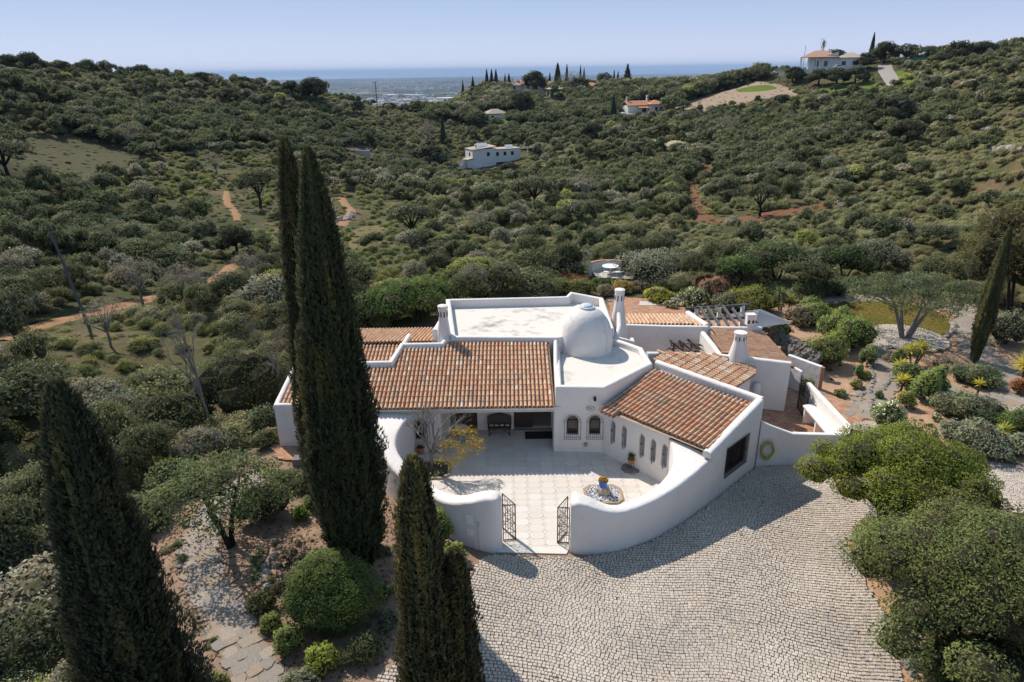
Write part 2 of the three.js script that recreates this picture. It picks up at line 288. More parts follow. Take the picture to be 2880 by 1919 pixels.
const tps = (() => {
  const n = SURVEY.length, S = 100, N = n + 3, P = SURVEY.map(p => [p[0] / S, p[1] / S]), U = r2 => r2 > 0 ? 0.5 * r2 * Math.log(r2) : 0;
  const A = Array.from({ length: N }, () => new Float64Array(N + 1));
  for (let i = 0; i < n; i++) { for (let j = 0; j < n; j++) A[i][j] = U((P[i][0] - P[j][0]) ** 2 + (P[i][1] - P[j][1]) ** 2) + (i === j ? 2e-4 : 0); A[i][n] = A[n][i] = 1; A[i][n + 1] = A[n + 1][i] = P[i][0]; A[i][n + 2] = A[n + 2][i] = P[i][1]; A[i][N] = SURVEY[i][2]; }
  for (let c = 0; c < N; c++) { let m = c; for (let r = c + 1; r < N; r++) if (Math.abs(A[r][c]) > Math.abs(A[m][c])) m = r; [A[c], A[m]] = [A[m], A[c]]; for (let r = c + 1; r < N; r++) { const f = A[r][c] / A[c][c]; if (f) for (let k = c; k <= N; k++) A[r][k] -= f * A[c][k]; } }
  const w = new Float64Array(N); for (let r = N - 1; r >= 0; r--) { let s = A[r][N]; for (let k = r + 1; k < N; k++) s -= A[r][k] * w[k]; w[r] = s / A[r][r]; }
  return (x, z) => { x /= S; z /= S; let s = w[n] + w[n + 1] * x + w[n + 2] * z; for (let i = 0; i < n; i++) s += w[i] * U((P[i][0] - x) ** 2 + (P[i][1] - z) ** 2); return s; };
})();
const offPlot = (x, z) => clamp(Math.hypot(Math.max(-9.5 - x, 0, x - 33), Math.max(-51 - z, 0, z - 8)) / 9, 0, 1);
function landAt(x, z) { const d = offPlot(x, z), k = d * d * (3 - 2 * d); return k ? lerp(-0.03, tps(x, z), k) + 0.55 * k * fbm(x / 17, z / 17, 3, 3) : -0.03; }
const GX0 = -330, GZ0 = -640, CELL = 2.5, NX = 264, NZ = 264;
const heights = new Float32Array((NX + 1) * (NZ + 1));
for (let j = 0; j <= NZ; j++) for (let i = 0; i <= NX; i++) heights[j * (NX + 1) + i] = landAt(GX0 + i * CELL, GZ0 + j * CELL);
function ground(x, z) {                                      // height of the land mesh itself
  const u = clamp((x - GX0) / CELL, 0, NX - 1e-6), v = clamp((z - GZ0) / CELL, 0, NZ - 1e-6), i = Math.floor(u), j = Math.floor(v), a = u - i, b = v - j, h = (p, q) => heights[q * (NX + 1) + p];
  return a + b <= 1 ? h(i, j) + a * (h(i + 1, j) - h(i, j)) + b * (h(i, j + 1) - h(i, j)) : h(i + 1, j + 1) + (1 - a) * (h(i, j + 1) - h(i + 1, j + 1)) + (1 - b) * (h(i + 1, j) - h(i + 1, j + 1));
}
const blend = (a, b, t) => a.map((v, k) => lerp(v, b[k], t));
{
  const pos = [], col = [], uv = [], idx = [];
  for (let j = 0; j <= NZ; j++) for (let i = 0; i <= NX; i++) {
    const x = GX0 + i * CELL, z = GZ0 + j * CELL, plot = 1 - clamp(Math.hypot(Math.max(-15 - x, 0, x - 33), Math.max(-(x < -6 ? 36 : 49) - z, 0, z - 8)) / 7, 0, 1);
    pos.push(x, heights[j * (NX + 1) + i], z); uv.push(x / 6, z / 6);
    const n1 = fbm(x / 30, z / 30, 11), n2 = fbm(x / 7, z / 7, 5);
    let c = blend([0.07, 0.08, 0.03], [0.125, 0.105, 0.052], step01(-0.15, 0.3, n1 + 0.5 * n2));
    c = blend(c, [0.19, 0.125, 0.078], step01(0.1, 0.35, n2));
    const soil = x > 6 ? blend([0.52, 0.32, 0.195], [0.46, 0.30, 0.20], step01(-0.2, 0.2, n2)) : blend([0.35, 0.24, 0.168], [0.25, 0.175, 0.122], step01(-0.2, 0.25, n2));
    c = blend(c, soil, step01(0.25, 0.9, plot + 0.3 * n2)); col.push(...c);
  }
  for (let j = 0; j < NZ; j++) for (let i = 0; i < NX; i++) { const a = j * (NX + 1) + i, b = a + 1, c = a + NX + 1, d = c + 1; idx.push(a, c, b, b, c, d); }
  const g = new THREE.BufferGeometry();
  g.setAttribute('position', new THREE.Float32BufferAttribute(pos, 3)); g.setAttribute('color', new THREE.Float32BufferAttribute(col, 3)); g.setAttribute('uv', new THREE.Float32BufferAttribute(uv, 2)); g.setIndex(idx); g.computeVertexNormals();
  structure('terrain', g, new THREE.MeshPhysicalMaterial({ vertexColors: true, specularIntensity: 0.2, map: grainMap, bumpMap: grainMap, bumpScale: 0.12, roughness: 0.95, side: THREE.DoubleSide }));
}
// the coastal plain far below the hills, and the sea
{
  const pos = [], col = [], uv = [], idx = [], R = [], NA = 150; for (let r = 480; r < 20500; r *= 1.045) R.push(r);
  R.forEach(r => { for (let a = 0; a <= NA; a++) {
    const t = lerp(-0.95, 0.95, a / NA), x = Math.sin(t) * r, z = -Math.cos(t) * r;
    const low = step01(500, 2600, r); let y = lerp(-48, -150, low) + (r > 3000 ? 14 * Math.max(0, fbm(x / 1500, z / 1500, 2, 3)) : 0);
    pos.push(x, y, z); uv.push(x / 120, z / 120);
    const n = fbm(x / 900, z / 420, 4, 4), m = fbm(x / 300, z / 200, 9, 3);
    let c = blend([0.04, 0.055, 0.038], [0.15, 0.14, 0.10], step01(0.0, 0.28, n + 0.4 * m)); c = blend(c, [0.26, 0.13, 0.08], step01(0.26, 0.36, m)); col.push(...c);
  } });
  for (let k = 0; k < R.length - 1; k++) for (let a = 0; a < NA; a++) { const p = k * (NA + 1) + a, q = p + NA + 1; idx.push(p, p + 1, q, q, p + 1, q + 1); }
  const g = new THREE.BufferGeometry(); g.setAttribute('position', new THREE.Float32BufferAttribute(pos, 3)); g.setAttribute('color', new THREE.Float32BufferAttribute(col, 3)); g.setAttribute('uv', new THREE.Float32BufferAttribute(uv, 2)); g.setIndex(idx); g.computeVertexNormals();
  structure('plain', g, new THREE.MeshPhysicalMaterial({ vertexColors: true, specularIntensity: 0.2, map: grainMap, roughness: 0.95, side: THREE.DoubleSide }));
  const sea = new THREE.PlaneGeometry(130000, 69000, 40, 20); sea.rotateX(-Math.PI / 2); sea.translate(0, -152, -19500 - 34500);
  structure('sea', sea, mat(0.08, 0.16, 0.29, 0.55));
}
// a sheet over the land: a smooth closed outline filled by rings towards its middle, or a strip of even width along a line
const clearings = [], trails = [];               // where the scrub leaves the ground open
function overLand(name, outline, material, lift = 0.06, wob = 0) {
  clearings.push([outline, name === 'grass_field' ? 0.12 : name === 'dry_grass' ? 0.1 : name === 'red_earth' ? 0.3 : 0.02]);
  const c = new THREE.CatmullRomCurve3(outline.map(([x, z]) => new THREE.Vector3(x, 0, z)), true, 'centripetal'), N = Math.max(24, Math.round(c.getLength() / 2)), rim = c.getSpacedPoints(N).slice(0, N);
  let cx = 0, cz = 0; rim.forEach(p => { cx += p.x / N; cz += p.z / N; });
  const size = Math.max(...rim.map(p => Math.hypot(p.x - cx, p.z - cz))), K = Math.max(3, Math.ceil(size / 2.2)), pos = [], uv = [], idx = [];
  const put = (x, z, up) => { pos.push(x, ground(x, z) + up, z); uv.push(x / 4, z / 4); };
  put(cx, cz, lift);
  for (let k = 1; k <= K; k++) rim.forEach(p => { const j = 1 + wob * noise(p.x * 0.21, p.z * 0.21, 3), f = k / K * j; put(cx + (p.x - cx) * f, cz + (p.z - cz) * f, k === K ? lift - 0.14 : lift); });
  for (let i = 0; i < N; i++) { idx.push(0, 1 + (i + 1) % N, 1 + i); for (let k = 0; k < K - 1; k++) { const a = 1 + k * N + i, b = 1 + k * N + (i + 1) % N; idx.push(a, b, a + N, b, b + N, a + N); } }
  return sheet(name, pos, uv, idx, material);
}
function sheet(name, pos, uv, idx, material) { const g = new THREE.BufferGeometry(); g.setAttribute('position', new THREE.Float32BufferAttribute(pos, 3)); g.setAttribute('uv', new THREE.Float32BufferAttribute(uv, 2)); g.setIndex(idx); g.computeVertexNormals(); return structure(name, g, material); }
function alongLand(name, line, width, material, lift = 0.06, wob = 0.25) {
  trails.push([line, width / 2]);
  const c = new THREE.CatmullRomCurve3(line.map(([x, z]) => new THREE.Vector3(x, 0, z)), false, 'centripetal'), N = Math.max(4, Math.round(c.getLength() / 0.8)), pos = [], uv = [], idx = [];
  for (let k = 0; k <= N; k++) { const p = c.getPointAt(k / N), t = c.getTangentAt(k / N), w = width * (1 + wob * noise(p.x * 0.4, p.z * 0.4, 6)); for (let m = 0; m <= 4; m++) { const s = (m / 4 - 0.5) * w, x = p.x - t.z * s, z = p.z + t.x * s; pos.push(x, ground(x, z) + lift - (m % 4 ? 0 : 0.1), z); uv.push(x / 3, z / 3); } }
  for (let k = 0; k < N; k++) for (let m = 0; m < 4; m++) { const a = k * 5 + m; idx.push(a, a + 5, a + 1, a + 1, a + 5, a + 6); }
  return sheet(name, pos, uv, idx, material);
}
const earth = mat(0.37, 0.205, 0.112, 0.95, { map: grainMap, bumpMap: grainMap, bumpScale: 0.05 }), redEarth = mat(0.22, 0.105, 0.06, 0.95, { map: grainMap, bumpMap: grainMap, bumpScale: 0.25 }), paleEarth = mat(0.40, 0.30, 0.215, 0.95, { map: grainMap, bumpMap: grainMap, bumpScale: 0.3 });
const meadowGreen = mat(0.12, 0.175, 0.025, 0.95, { map: grainMap, bumpMap: grainMap, bumpScale: 0.1 }), dryGrass = mat(0.19, 0.155, 0.07, 0.95, { map: grainMap, bumpMap: grainMap, bumpScale: 0.15 }), oliveGrass = mat(0.085, 0.08, 0.038, 0.95, { map: grainMap, bumpMap: grainMap, bumpScale: 0.15 });
const asphalt = mat(0.36, 0.33, 0.30, 0.9, { map: grainMap });
alongLand('dirt_track', [[-38.48, -47.82], [-38.04, -52.68], [-37.31, -56.76], [-36.3, -64.19], [-35.05, -71.76], [-35.42, -79.44], [-36.43, -86.82]], 1.8, earth, 0.1);
alongLand('dirt_track', [[-36.43, -86.82], [-35.85, -91.6], [-33.51, -90]], 1.7, earth, 0.1);
alongLand('footpath', [[-57.26, -139.42], [-52.45, -127.28], [-48.4, -119.79], [-45.13, -112.39]], 1.3, earth, 0.1, 0.6);
alongLand('footpath', [[-36.9, -149.51], [-33.91, -141.55], [-31.17, -133.46], [-29.71, -124.67], [-28.95, -114.65]], 1.8, earth, 0.1, 0.4);
overLand('red_earth', [[44.39, -168.5], [51.58, -176.54], [49.03, -163.71], [41.98, -151.4], [38.57, -140.41], [35.97, -126.66], [33.05, -109.96], [30.74, -109.22], [33.12, -124.19], [38.11, -147.88]], redEarth, 0.12, 0.05);
overLand('red_earth', [[33.02, -112.38], [37.28, -110.08], [42.47, -112.92], [48.07, -114.57], [52.91, -114.21], [51.96, -111.16], [46.56, -108.9], [40.88, -106.49], [35.26, -103.74], [32.73, -106.46]], redEarth, 0.12, 0.05);
overLand('plowed_field', [[78.85, -333.72], [91.36, -336.33], [102.87, -335.25], [117.09, -342.96], [116.55, -328.32], [119.65, -316.36], [117.99, -295.6], [112.05, -294.49], [104.22, -302.63], [95.24, -296.47], [83.3, -298.05], [75.15, -309.09]], paleEarth, 0.14);
overLand('dry_clearing', [[47.57, -245.51], [52.36, -236.39], [57.25, -215.95], [56.26, -209.5], [50.19, -219.82], [46.46, -235.67]], mat(0.42, 0.36, 0.22, 0.95, { map: grainMap }), 0.14);
overLand('meadow', [[127.32, -298.2], [133.48, -304.86], [141.68, -299.25], [147.48, -289.5], [141.21, -272.02], [137.64, -279.11], [128.59, -280.72]], meadowGreen, 0.14);
overLand('meadow', [[158.89, -299.96], [162.26, -300.53], [153.72, -276.22], [140.18, -247.87], [141.94, -261.25]], meadowGreen, 0.14);
overLand('meadow', [[165.23, -295.08], [169.83, -285.44], [177.51, -286.19], [168.4, -268.13], [164.46, -275.96], [161.68, -285.23]], meadowGreen, 0.14);
overLand('meadow', [[103.86, -331.99], [110.59, -328.79], [115.86, -321.63], [116.37, -312.16], [108.11, -314.92], [102.72, -321.63]], meadowGreen, 0.2);
overLand('meadow', [[-48.86, -214.78], [-44.1, -220.16], [-41.11, -211.23], [-42.83, -200.57], [-45.81, -201.85]], meadowGreen, 0.14);
overLand('meadow', [[-4.09, -347.06], [6.73, -360.53], [15.26, -355.44], [6.35, -341.27], [-1.95, -336.79]], meadowGreen, 0.14);
overLand('dry_grass', [[-25.49, -115.64], [-22.39, -119.07], [-20.21, -110.65], [-21.22, -101.11], [-22.31, -95.53], [-24.36, -100.51]], dryGrass, 0.12);
overLand('grass_field', [[-78.42, -103.93], [-112.94, -166.67], [-104.32, -175.66], [-90.94, -171.32], [-80.54, -154], [-78.74, -133.61], [-71.25, -105.38], [-72.07, -93.81]], oliveGrass, 0.14);
alongLand('road', [[143.81, -268.61], [150.34, -284.51], [155.55, -299.42], [159.73, -310.35], [164.64, -322.03], [163.74, -322.85]], 5.5, asphalt, 0.22, 0);

// ------------------------------------------------------------------ foliage
class Foliage {
  constructor(seed) { this.p = []; this.n = []; this.c = []; this.i = []; this.rand = random(seed); }
  leaf(x, y, z, nx, ny, nz, L, W, c, up = 0.25, loose = 0.9) {
    const R = this.rand, j = () => R() * 2 - 1;
    let mx = nx * 0.6 + j() * loose, my = ny * 0.6 + j() * loose + up, mz = nz * 0.6 + j() * loose; let l = Math.hypot(mx, my, mz) || 1; mx /= l; my /= l; mz /= l;
    let tx = j(), ty = j(), tz = j(); const d = tx * mx + ty * my + tz * mz; tx -= d * mx; ty -= d * my; tz -= d * mz; l = Math.hypot(tx, ty, tz) || 1; tx /= l; ty /= l; tz /= l;
    this.blade(x, y, z, tx, ty, tz, mx, my, mz, nx, ny, nz, L, W, c);
  }
  blade(x, y, z, tx, ty, tz, mx, my, mz, nx, ny, nz, L, W, c) {           // a four-cornered leaf along t, facing m
    const bx = my * tz - mz * ty, by = mz * tx - mx * tz, bz = mx * ty - my * tx, k = this.p.length / 3, h = L / 2, w = W / 2;
    this.p.push(x - tx * h, y - ty * h, z - tz * h, x + bx * w, y + by * w, z + bz * w, x + tx * h, y + ty * h, z + tz * h, x - bx * w, y - by * w, z - bz * w);
    const f = mx * nx + my * ny + mz * nz < 0 ? -1 : 1; let ax = mx * f + nx * 0.8, ay = my * f + ny * 0.8, az = mz * f + nz * 0.8; const l = Math.hypot(ax, ay, az) || 1; ax /= l; ay /= l; az /= l;
    for (let q = 0; q < 4; q++) { this.n.push(ax, ay, az); this.c.push(c[0], c[1], c[2]); }
    f > 0 ? this.i.push(k, k + 2, k + 1, k, k + 3, k + 2) : this.i.push(k, k + 1, k + 2, k, k + 2, k + 3);
  }
  solid(g, c) { const k = this.p.length / 3, q = g.index ? g.toNonIndexed() : g; q.computeVertexNormals(); const p = q.attributes.position, n = q.attributes.normal; for (let i = 0; i < p.count; i++) { this.p.push(p.getX(i), p.getY(i), p.getZ(i)); this.n.push(n.getX(i), n.getY(i), n.getZ(i)); this.c.push(...c); this.i.push(k + i); } }
  // leaves in the outer shells of a crown's clumps [x, y, z, rx, ry]; core: how far in a dense twiggy mass fills it
  clumps(list, count, L, W, tint, { core = 0.7, up = 0.3, vary = 0.35, deep = 0.72, under = 0.35, twig = [0.035, 0.032, 0.018], flowers = null } = {}) {
    const R = this.rand, area = list.map(b => b[3] * (b[3] + b[4])), sum = area.reduce((a, b) => a + b, 0);
    list.forEach((b, bi) => {
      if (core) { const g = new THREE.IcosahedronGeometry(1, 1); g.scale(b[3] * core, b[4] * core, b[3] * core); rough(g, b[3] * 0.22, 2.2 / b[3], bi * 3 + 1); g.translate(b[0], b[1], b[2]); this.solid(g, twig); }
      const n = Math.round(count * area[bi] / sum), own = 1 + vary * 0.7 * (R() - 0.5), hue = (R() - 0.5) * vary * 0.4, sd = R() * 50;
      for (let k = 0; k < n; k++) {
        let y = R() * 2 - 1; if (y < -under) y = -y * R(); const a = R() * 6.2832, s = Math.sqrt(1 - y * y), nx = s * Math.cos(a), nz = s * Math.sin(a), lump = 1 + 0.22 * noise(nx * 2.3 + sd, y * 2.3, nz * 2.3);
        const f = (deep + (1.04 - deep) * Math.sqrt(R())) * lump, x = b[0] + nx * b[3] * f, yy = b[1] + y * b[4] * f, z = b[2] + nz * b[3] * f;
        let hid = false; for (const o of list) if (o !== b && ((x - o[0]) / o[3]) ** 2 + ((yy - o[1]) / o[4]) ** 2 + ((z - o[2]) / o[3]) ** 2 < 0.36) { hid = true; break; }
        if (hid) continue;
        const q = own * (1 + vary * (R() - 0.5) * 1.4), fl = flowers && R() < flowers.share && y > 0;
        const c = fl ? flowers.tint.map(v => v * (0.8 + 0.3 * R())) : [tint[0] * q * (1 + hue), tint[1] * q, tint[2] * q * (1 - hue)];
        const e = 0.75 + 0.5 * R(); this.leaf(x, yy, z, nx, y, nz, L * e, W * e, c, up);
      }
    });
    return this;
  }
  build() { const g = new THREE.BufferGeometry(); g.setAttribute('position', new THREE.Float32BufferAttribute(this.p, 3)); g.setAttribute('normal', new THREE.Float32BufferAttribute(this.n, 3)); g.setAttribute('color', new THREE.Float32BufferAttribute(this.c, 3)); g.setIndex(this.i); return g; }
}
function lobes(seed, n, R, H, y0, spread = 0.62, size = 0.5) {   // an uneven crown of n clumps inside a radius R, from y0 up to H
  const r = random(seed), out = [];
  for (let k = 0; k < n; k++) { const a = k * 2.4 + r() * 0.9, d = R * spread * Math.sqrt((k + 0.4) / n) * (0.8 + 0.4 * r()), s = R * size * (0.75 + 0.5 * r()), top = H - s * 0.75 - (H - y0) * 0.55 * (d / R) ** 1.6 * (0.5 + r()); out.push([Math.cos(a) * d, Math.max(y0 + s * 0.5, top), Math.sin(a) * d, s, s * 0.8]); }
  return out;
}
function lowLobes(seed, n, R, H) {                           // a bush that is leafy down to the ground
  const r = random(seed), out = [];
  for (let k = 0; k < n; k++) { const f = (k + 0.3) / n, a = k * 2.4 + r() * 0.9, d = R * 0.66 * Math.sqrt(f) * (0.85 + 0.3 * r()), s = R * (0.40 + 0.2 * r()), top = H * (1 - 0.42 * f * (0.5 + r())), ry = Math.max(s * 0.6, top * 0.5); out.push([Math.cos(a) * d, Math.max(ry * 0.8, top - ry), Math.sin(a) * d, s, ry]); }
  return out;
}
const T_OLIVE = [0.10, 0.115, 0.05], T_DARK = [0.048, 0.062, 0.028], T_GREEN = [0.085, 0.12, 0.034], T_GREY = [0.155, 0.165, 0.12], T_LIME = [0.20, 0.225, 0.05], T_BROWN = [0.15, 0.115, 0.065], T_SILVER = [0.21, 0.225, 0.19];
// ------------------------------------------------------------------ the white villa
const clayTints = [[0.53, 0.30, 0.18], [0.48, 0.245, 0.145], [0.56, 0.355, 0.225], [0.46, 0.30, 0.205], [0.40, 0.235, 0.16], [0.60, 0.43, 0.295], [0.52, 0.325, 0.215], [0.35, 0.25, 0.19], [0.52, 0.225, 0.13], [0.62, 0.53, 0.43], [0.47, 0.34, 0.245], [0.29, 0.205, 0.16]];
clayTints.forEach(c => { const m = [0.53, 0.315, 0.2]; for (let k = 0; k < 3; k++) c[k] = lerp(c[k], m[k], 0.24) * [1.16, 1.2, 1.2][k]; });
const clayMats = clayTints.map(c => mat(c[0], c[1], c[2], 0.85, { map: clayMap, bumpMap: clayMap, bumpScale: 0.006 }));
const clayBase = mat(1, 1, 1, 0.85, { map: clayMap, bumpMap: clayMap, bumpScale: 0.006 }), clayList = clayTints.map(c => RGB(...c));
function barrelTile(seed) {                                  // a hand-made half-round tile, wide end first
  const r = random(seed), N = 7, L = 0.53, pos = [], uv = [], idx = [], u0 = r(), v0 = r();
  [[0, 0.079, 0], [0, 0.079, -0.017], [L, 0.063, 0], [L, 0.063, -0.017]].forEach(([z, rad, d]) => { for (let k = 0; k <= N; k++) { const t = k / N * Math.PI, q = rad + d; pos.push(q * Math.cos(t), q * Math.sin(t) * 1.3, z + 0.012 * noise(t * 2, seed, z)); uv.push(u0 + k / N * 0.3, v0 + z); } });
  const w = N + 1, q = (a, b) => { for (let k = 0; k < N; k++) idx.push(a * w + k, a * w + k + 1, b * w + k, b * w + k, a * w + k + 1, b * w + k + 1); };
  q(0, 2); q(1, 3); q(0, 1);
  const g = new THREE.BufferGeometry(); g.setAttribute('position', new THREE.Float32BufferAttribute(pos, 3)); g.setAttribute('uv', new THREE.Float32BufferAttribute(uv, 2)); g.setIndex(idx);
  return creased(g, 55);
}
const tileGeos = [1, 2, 3].map(barrelTile);
const V3 = (...a) => new THREE.Vector3(...a);
// o: world point on the eave, u: plan direction along the eave, up: plan direction of the rise, clip: plan outline of the tiled field
function tileRoof(owner, label, { o, u, up, rise, clip, singles = 0, weights, gap = 0.208, course = 0.42, seed = 1, late = 0 }) {
  const U = V3(u[0], 0, u[1]).normalize(), S = V3(up[0], 0, up[1]).normalize().addScaledVector(V3(0, 1, 0), rise).normalize(), N = S.clone().cross(U); let Xa = U.clone(); if (N.y < 0) { N.negate(); Xa.negate(); }
  const r = random(seed), spots = [], pans = [], run = Math.hypot(1, rise), xs = clip.map(p => (p[0] - o[0]) * U.x + (p[1] - o[2]) * U.z), ys = clip.map(p => ((p[0] - o[0]) * S.x + (p[1] - o[2]) * S.z) * run * run);
  const roof = new THREE.Group(); roof.name = 'roof'; owner.add(roof); if (label) roof.userData.label = label;
  const i0 = Math.floor(Math.min(...xs) / gap), i1 = Math.ceil(Math.max(...xs) / gap), j1 = Math.ceil(Math.max(...ys) / course), j0 = Math.floor(Math.min(...ys) / course);
  const plan = (a, b) => { const p = V3(...o).addScaledVector(U, a).addScaledVector(S, b); return p; };
  for (let i = i0; i <= i1; i++) for (let j = j0; j <= j1; j++) {
    const a = (i + 0.5) * gap, b = j * course, mid = plan(a, b + course * 0.55);
    if (!inside(clip, mid.x, mid.z)) continue;
    const place = (flip, lift, dx) => {
      const q = 0.035 * (r() - 0.5), tip = V3().copy(S).addScaledVector(N, flip ? 0.0 : -0.035).normalize(), X = Xa.clone().addScaledVector(tip, q).normalize(), n = tip.clone().cross(X).normalize(); if (n.dot(N) < 0) n.negate();
      const m = new THREE.Matrix4().makeBasis((flip ? X.clone().negate() : X.clone()).multiplyScalar(gap / 0.208), (flip ? n.clone().negate() : n.clone()).multiplyScalar(gap / 0.208), tip), p = plan(a + dx + 0.01 * (r() - 0.5), b - 0.04 + 0.025 * (r() - 0.5)).addScaledVector(N, lift + 0.008 * (r() - 0.5)); m.setPosition(p); return m;
    };
    let k = r(); const set = weights ?? [0, 1, 2, 3, 4, 5, 6, 0, 2, 6, 8, 7, 10, 9];
    spots.push({ m: place(false, 0.06, 0), g: Math.floor(r() * 3), c: (q => q > 0.2 && r() < 0.55 ? [4, 7, 11, 10][Math.floor(r() * 4)] : set[Math.floor(k * set.length)])(fbm(mid.x * 0.8, mid.z * 0.8, seed, 3)), late });
    pans.push({ m: place(true, 0.075, gap / 2), g: Math.floor(r() * 3), c: [4, 7, 11, 11][Math.floor(r() * 4)] });
  }
  pieces(roof, 'tile', tileGeos, clayMats, spots, singles, { base: clayBase, list: clayList });
  pieces(roof, 'pan_tile', tileGeos, clayMats, pans, 0, { base: clayBase, list: clayList });
  const deck = [], lo = 0.02;                                // the boards under the tiles
  const sh = flat(clip, 0), p = sh.attributes.position; for (let i = 0; i < p.count; i++) { const a = ((p.getX(i) - o[0]) * S.x + (p.getZ(i) - o[2]) * S.z) * run * run; p.setY(i, o[1] + a * S.y - lo); } sh.computeVertexNormals();
  part(roof, 'roof_deck', sh, clayMats[7]);
  return roof;
}
const villa = thing('villa', 'white plastered villa with clay tile roofs, a dome and a flat roof terrace behind cobbles', 'house', [0, 0, -30]);
const A0 = [2.08, -29.98], A1 = [4.46, -29.81], A2 = [7.35, -32.62], A3 = [7.23, -34.9], A4 = [6.09, -36.2], A5 = [5.68, -36.5], AL = [2.4, -36.3], W1 = [7.04, -26.9], E0 = [4.46, -29.7], E1 = [8.55, -25.33], CC = [11.6, -28.26];
const houseParts = [];
const wallOf = (pts, th, opt, o2) => ribbon(wallLine(pts, th, opt), o2);
// front block under the dome: lower walls with their windows, then the rounded parapet
const w1 = [[0.59, 1.01], [1.16, 2.08]], w2 = [[1.7, 1.04], [2.25, 2.11]];
const archWin = [w1, w2].map(([a, b]) => ({ c: (a[0] + b[0]) / 2, w: b[0] - a[0], y0: a[1], y1: b[1] }));
part(villa, 'wall', facade(A0, A1, 0.3, 2.5, 2.5, archWin.map(k => arch(k.c, k.w, k.y0, k.y1))), M.plaster);
part(villa, 'wall', [box(2.09, 2.36, 0, 2.5, -32.3, -30.28), prism([[1.99, -30.2], [2.04, -29.99], [2.2, -29.97], [2.2, -30.27], [2.05, -30.3]], 0, 2.5)], M.plaster);
part(villa, 'parapet', ribbon(wallLine([A0, A1, A2, A3, A4, A5, AL].map(p => [p[0], p[1], 3.64, 2.5]), 0.3, { closed: true, side: -1 }), { closed: true, r: 0.11 }), M.plaster);
part(villa, 'roof_terrace', prism([A0, A1, A2, A3, A4, A5, AL].map(p => [lerp(p[0], 4.6, 0.03), lerp(p[1], -33, 0.03)]), 2.9, 3.3), M.roofWhite);
// dome with its glass cap
{
  const prof = []; for (let k = 0; k <= 34; k++) { const t = k / 34, y = 2.52 * t; prof.push([Math.max(0.02, 1.52 * Math.pow(1 - Math.pow(t, 2.7), 0.52)), y]); }
  const g = lathe(prof, 72); rough(g, 0.016, 1.6, 4); g.translate(4.15, 3.28, -35.75); const dome = part(villa, 'dome', metreUv(creased(g, 80)), M.plaster);
  const cap = new THREE.SphereGeometry(0.36, 24, 8, 0, Math.PI * 2, 0, Math.PI / 2); cap.scale(1, 0.45, 1); cap.translate(4.15, 5.8, -35.75); part(dome, 'skylight', cap, new THREE.MeshPhysicalMaterial({ color: RGB(0.55, 0.62, 0.70), roughness: 0.15, clearcoat: 0.6 }));
  part(dome, 'skylight_rim', lathe([[0.34, 0], [0.43, 0], [0.43, 0.07], [0.36, 0.09]], 28).translate(4.15, 5.72, -35.75), M.plaster);
}
function archedWindow(p, q, k, grille = true) {              // blind, frame and a wrought-iron cage in an arched opening
  const w = new THREE.Group(); w.name = 'window'; villa.add(w);
  part(w, 'pane', onWall(panelOf(arch(k.c, k.w + 0.04, k.y0 - 0.02, k.y1 + 0.02), 0.02), p, q, -0.2), M.glass);
  const sl = []; for (let i = 0; i < 9; i++) { const x = k.c - k.w / 2 + (i + 0.5) * k.w / 9, top = k.y1 - k.w / 2 + Math.sqrt(Math.max(0, (k.w / 2) ** 2 - (x - k.c) ** 2)); sl.push(new THREE.BoxGeometry(k.w / 9 * 0.82, top - k.y0 - 0.28, 0.015).translate(x, (top + k.y0 + 0.28) / 2, 0)); }
  part(w, 'blind', onWall(merge(sl), p, q, -0.165), M.blind);
  const fr = [[-1, 1], [1, 1]].map(([s]) => new THREE.BoxGeometry(0.05, k.y1 - k.w / 2 - k.y0, 0.06).translate(k.c + s * (k.w / 2 - 0.025), (k.y1 - k.w / 2 + k.y0) / 2, -0.13));
  fr.push(new THREE.BoxGeometry(k.w - 0.1, 0.045, 0.06).translate(k.c, k.y1 - k.w * 0.55, -0.13), new THREE.BoxGeometry(k.w - 0.1, 0.05, 0.06).translate(k.c, k.y0 + 0.03, -0.13)); part(w, 'frame', onWall(merge(fr), p, q), M.wood);
  if (!grille) return;
  const rods = [], W = k.w / 2 + 0.12, yt = k.y1 - k.w / 2, yb = k.y0 - 0.2, out = 0.14;
  for (const s of [-1, 1]) rods.push(bar([k.c + s * W, yb, out], [k.c + s * W, yt, out], 0.011), bar([k.c + s * W, yb, 0], [k.c + s * W, yb, out], 0.011), bar([k.c + s * W, yt, 0], [k.c + s * W, yt, out], 0.011));
  for (let i = 0; i < 10; i++) { const a = i / 10 * Math.PI, b = (i + 1) / 10 * Math.PI; rods.push(bar([k.c + W * Math.cos(a), yt + W * Math.sin(a), out], [k.c + W * Math.cos(b), yt + W * Math.sin(b), out], 0.011)); }
  for (const y of [yb, yb + 0.13, yt - 0.02]) rods.push(bar([k.c - W, y, out], [k.c + W, y, out], 0.009));
  for (let i = 1; i < 8; i++) { const x = k.c - W + i * W / 4; rods.push(bar([x, yb, out], [x, yt + Math.sqrt(W * W - (x - k.c) ** 2) - 0.01, out], 0.0065)); }
  part(w, 'window_grille', onWall(merge(rods), p, q), M.rust);
}
archWin.forEach(k => archedWindow(A0, A1, k));
